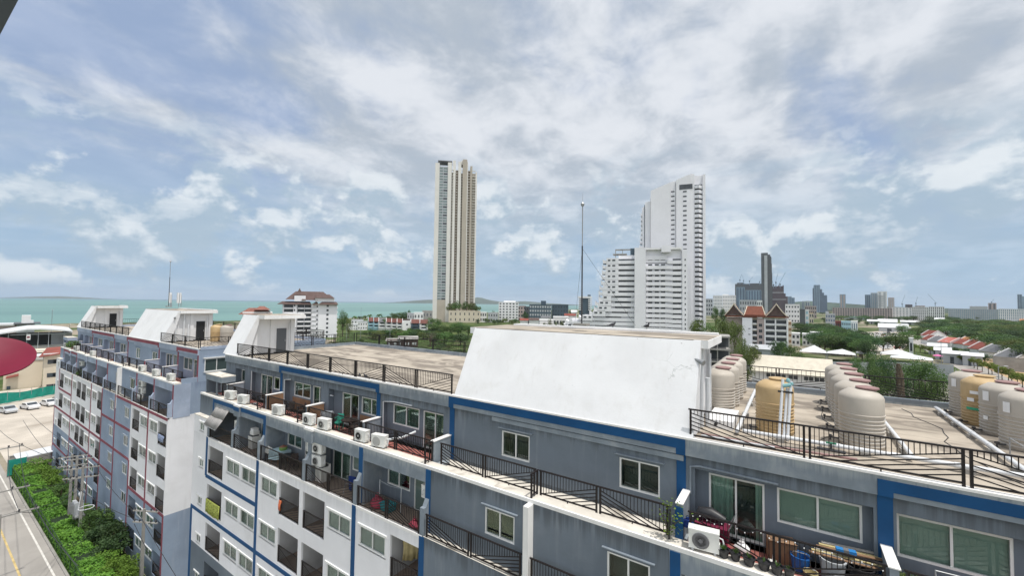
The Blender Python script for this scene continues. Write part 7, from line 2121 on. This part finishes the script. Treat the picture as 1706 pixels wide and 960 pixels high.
# buildings beyond the car park
f = Frame('workshop', 'cream two storey building with red roof left of the maroon block', 'building', 92, 112)
f.part('wall', MBE, (78, 128, 0, 14, 590)); f.part('parapet', MWH, (77, 129, -.2, .1, 588.4, 590))
for py in (602.5, 624.5, 643): pane_part(f.t, 1.6, 1.1, f.x(92), -.02, f.z(py)); pane_part(f.t, 1.6, 1.1, f.x(101.5), -.02, f.z(py))
mb = MB(); mb.hexa([(f.x(70), -1.0, f.z(594)), (f.x(107), -1.0, f.z(590)), (f.x(107), 6, f.z(582)), (f.x(82), 6, f.z(583)), (f.x(70), -1.0, f.z(593)), (f.x(107), -1.0, f.z(589)), (f.x(107), 6, f.z(581)), (f.x(82), 6, f.z(582))]); mb.build('roof', MRR, f.t)
f = Frame('storage_wall', 'blank beige wall of a low building behind the green net', 'building', 55, 112.5)
f.part('wall', MBE, (14, 77.5, 0, 9, 601)); f.part('coping', MKB, (13, 77.6, -.15, 9.1, 600, 601)); f.part('door', MDB, (20, 26, -.08, 0, 640))
mb = MB(); mb.hexa([(f.x(18), -1.2, f.z(627)), (f.x(38), -1.2, f.z(624)), (f.x(38), 3, f.z(616)), (f.x(22), 3, f.z(618)), (f.x(18), -1.2, f.z(626)), (f.x(38), -1.2, f.z(623)), (f.x(38), 3, f.z(615)), (f.x(22), 3, f.z(617))]); mb.build('lean_roof', MRR, f.t)
rng = random.Random(6)
for i, (px, py, m, lab) in enumerate(((45, 601, MRR, 'red sheet roof of a low hut behind the dish'), (60, 592, MWR, 'whitish cluttered hut roof left of the red roof'), (66, 583, MBE, 'cream low hut roof below the warehouse'), (40, 612, MGR, 'grey low hut roof below the dish edge'), (118, 588, MWR, 'white low roof right of the red roof'))):
    d = 128+6*i; f = Frame('low_hut', lab, 'hut', px, d); hgt = f.z(py)
    f.part('wall', MCN, (px-12, px+12, .3, 6, py+2)); mb = MB(); mb.gable(f.x(px-12), f.x(px+12), 0, 6.3, hgt-.8, hgt, .4); mb.build('roof', m, f.t)
# warehouse with a bright white roof
f = Frame('warehouse', 'warehouse with bright white low roof by the sea at the left', 'warehouse', 50, 150)
mb = MB(); pts = [(-60, 561), (-30, 557.5), (0, 554), (25, 550.5), (48, 547.5), (70, 547.5), (95, 549.3), (115, 551.3), (127, 553)]
for (a, pa), (c, pc) in zip(pts, pts[1:]):
    mb.hexa([(f.x(a), -2, f.z(pa+2.2)), (f.x(c), -2, f.z(pc+2.2)), (f.x(c), 26, f.z(pc+2.2)), (f.x(a), 26, f.z(pa+2.2)), (f.x(a), -2, f.z(pa)), (f.x(c), -2, f.z(pc)), (f.x(c), 26, f.z(pc)), (f.x(a), 26, f.z(pa))])
mb.build('roof', MWR, f.t)
f.part('back_wall', MSL, (-60, 127, 14, 14.4, 558)); f.part('side_wall', MCN, (113, 127, .2, 14, 557))
f.part('shutter', MGB, (90, 112, 3, 3.2, 558)); f.part('base_wall', MCN, (-60, 127, 0, .4, 576))
for px in (18, 48, 67, 85, 112): f.part('post', MGB, (px-.5, px+.5, -.8, -.5, 554))
f.part('beam', MGB, (20, 127, -.9, -.6, 556.5, 557.7)); f.part('sign_board', MWH, (47, 54, -1.4, -1.2, 556.5, 566)); f.part('notice', MRD, (48.2, 52.8, -1.45, -1.41, 560, 563))
f = Frame('beach_building', 'low dark roofed building with a white cube on top by the sea', 'building', 47, 205)
f.part('wall', MGB, (30, 60, 0, 12, 541)); f.part('roof', MSL, (25, 70, -2, 14, 538.6, 540)); f.part('water_cube', MWH, (37.5, 53, 2, 8, 526, 538.6)); f.part('small_box', MWH, (53.1, 58, 2, 6, 534.5, 538.6))
f = Frame('beach_building', 'long low building with pale roof at the left edge by the sea', 'building', 5, 200); f.part('wall', MPK, (-40, 31, 0, 12, 543)); f.part('roof', MWR, (-41, 27, -1, 13, 540, 543))
def lamp(px, py_top, depth, label, arms=2):
    g = ground_at(px, depth); t = thing('street_lamp', label, 'street lamp', g); h = at(px, py_top, depth).z-GZ
    b = MB(); b.tube([(0, 0, 0), (0, 0, h)], [.14, .08], 8); b.build('post', MMT, t)
    for s_ in ((-1, 1) if arms == 2 else (1,)):
        b = MB(); b.bar((0, 0, h-.1), (s_*1.5, 0, h+.15), .08); a = b.build('arm', MMT, t)
        b = MB(); b.box(s_*1.5-.4, s_*1.5+.4, -.16, .16, h+.1, h+.24); b.build('lamp_head', MWH, a)
lamp(88, 517, 230, 'tall double armed street lamp by the sea above the warehouse'); lamp(118, 541, 235, 'lower street lamp between warehouse and maroon block', 1); lamp(602, 513.5, 390, 'tall street lamp among the beach palms')
lamp(1363, 553, 232, 'thin pole beside the right flat white house', 1); lamp(1566, 568, 172, 'pale street lamp by the side road', 1); lamp(1660, 610, 120, 'pale lamp post behind the right tanks', 1)
lamp(579, 541, 262, 'pale thin pole at the edge of the field', 1); lamp(602, 547, 270, 'pale pole in the field below the beach palms', 1); lamp(651, 543, 260, 'thin pole in the field left of the hut', 1)

# ------------------------------------------------------------------ close to the camera
MDISH = material('dish_red', (.155, .006, .026), .55, .3, .06, 6)
c0 = at(-27, 595, 4.2)
t = thing('satellite_dish', 'dark red satellite dish cut off by the left picture edge', 'satellite dish', c0)
vd = Vector((c0.x, c0.y, 0)).normalized()
nrm = (Vector((0, 0, 1))*.86-vd*.51).normalized()
MX = nrm.to_track_quat('Z', 'Y').to_matrix().to_4x4()
b = MB(MX); R0 = .345; prof = []
for i in range(11):
    r = R0*i/10; prof.append((max(r, .002), -.085+.085*(r/R0)**2))
b.lathe(prof+[(R0+.010, .003), (R0+.010, -.010), (R0, -.012)]+[(max(r, .002), z-.012) for r, z in prof[::-1]], 56); o = b.build('reflector', MDISH, t, smooth=True)
sd = Vector((vd.y, -vd.x, 0))
b = MB(); b.tube([-sd*.38, -sd*.5+Vector((0, 0, .2)), -sd*.30+nrm*.42], .012, 6); b.build('feed_arm', MMT, t)
b = MB(); b.tube([-nrm*.10-sd*.2, -nrm*.3-sd*.45, -sd*.5-Vector((0, 0, 1.6))], .03, 8); b.build('mount', MMT, t)
a0, a1 = at(22, -14, 2.2), at(-22, 70, 2.2)
t = thing('eave_bar', 'dark grey edge of a bar in the top left corner', 'bar', a0)
b = MB(); d = (a1-a0); b.bar(Vector((0, 0, 0))-RT*.03-d*.3, d*1.5-RT*.03, .06, .06); b.build('bar', MSL, t)
b = MB(); b.bar(Vector((0, 0, 0))-RT*.065-d*.3, d*1.5-RT*.065, .006, .07); b.build('flange', MMT, t)

# ------------------------------------------------------------------ haze
b = MB(); b.box(-12500, 12500, -12500, 12500, GZ-1.9, 190)
MHZ = bpy.data.materials.new('haze_air'); MHZ.use_nodes = True
T = NT(MHZ.node_tree); T.n.remove(T.n['Principled BSDF'])
v = T.add('ShaderNodeVolumePrincipled'); v.inputs['Color'].default_value = (.86, .92, 1.0, 1); v.inputs['Density'].default_value = 0.00005
v.inputs['Anisotropy'].default_value = 0.0
T.l.new(v.outputs[0], T.n['Material Output'].inputs['Volume'])
o = b.build('haze', MHZ); o['kind'] = 'stuff'
o.display_type = 'WIRE'
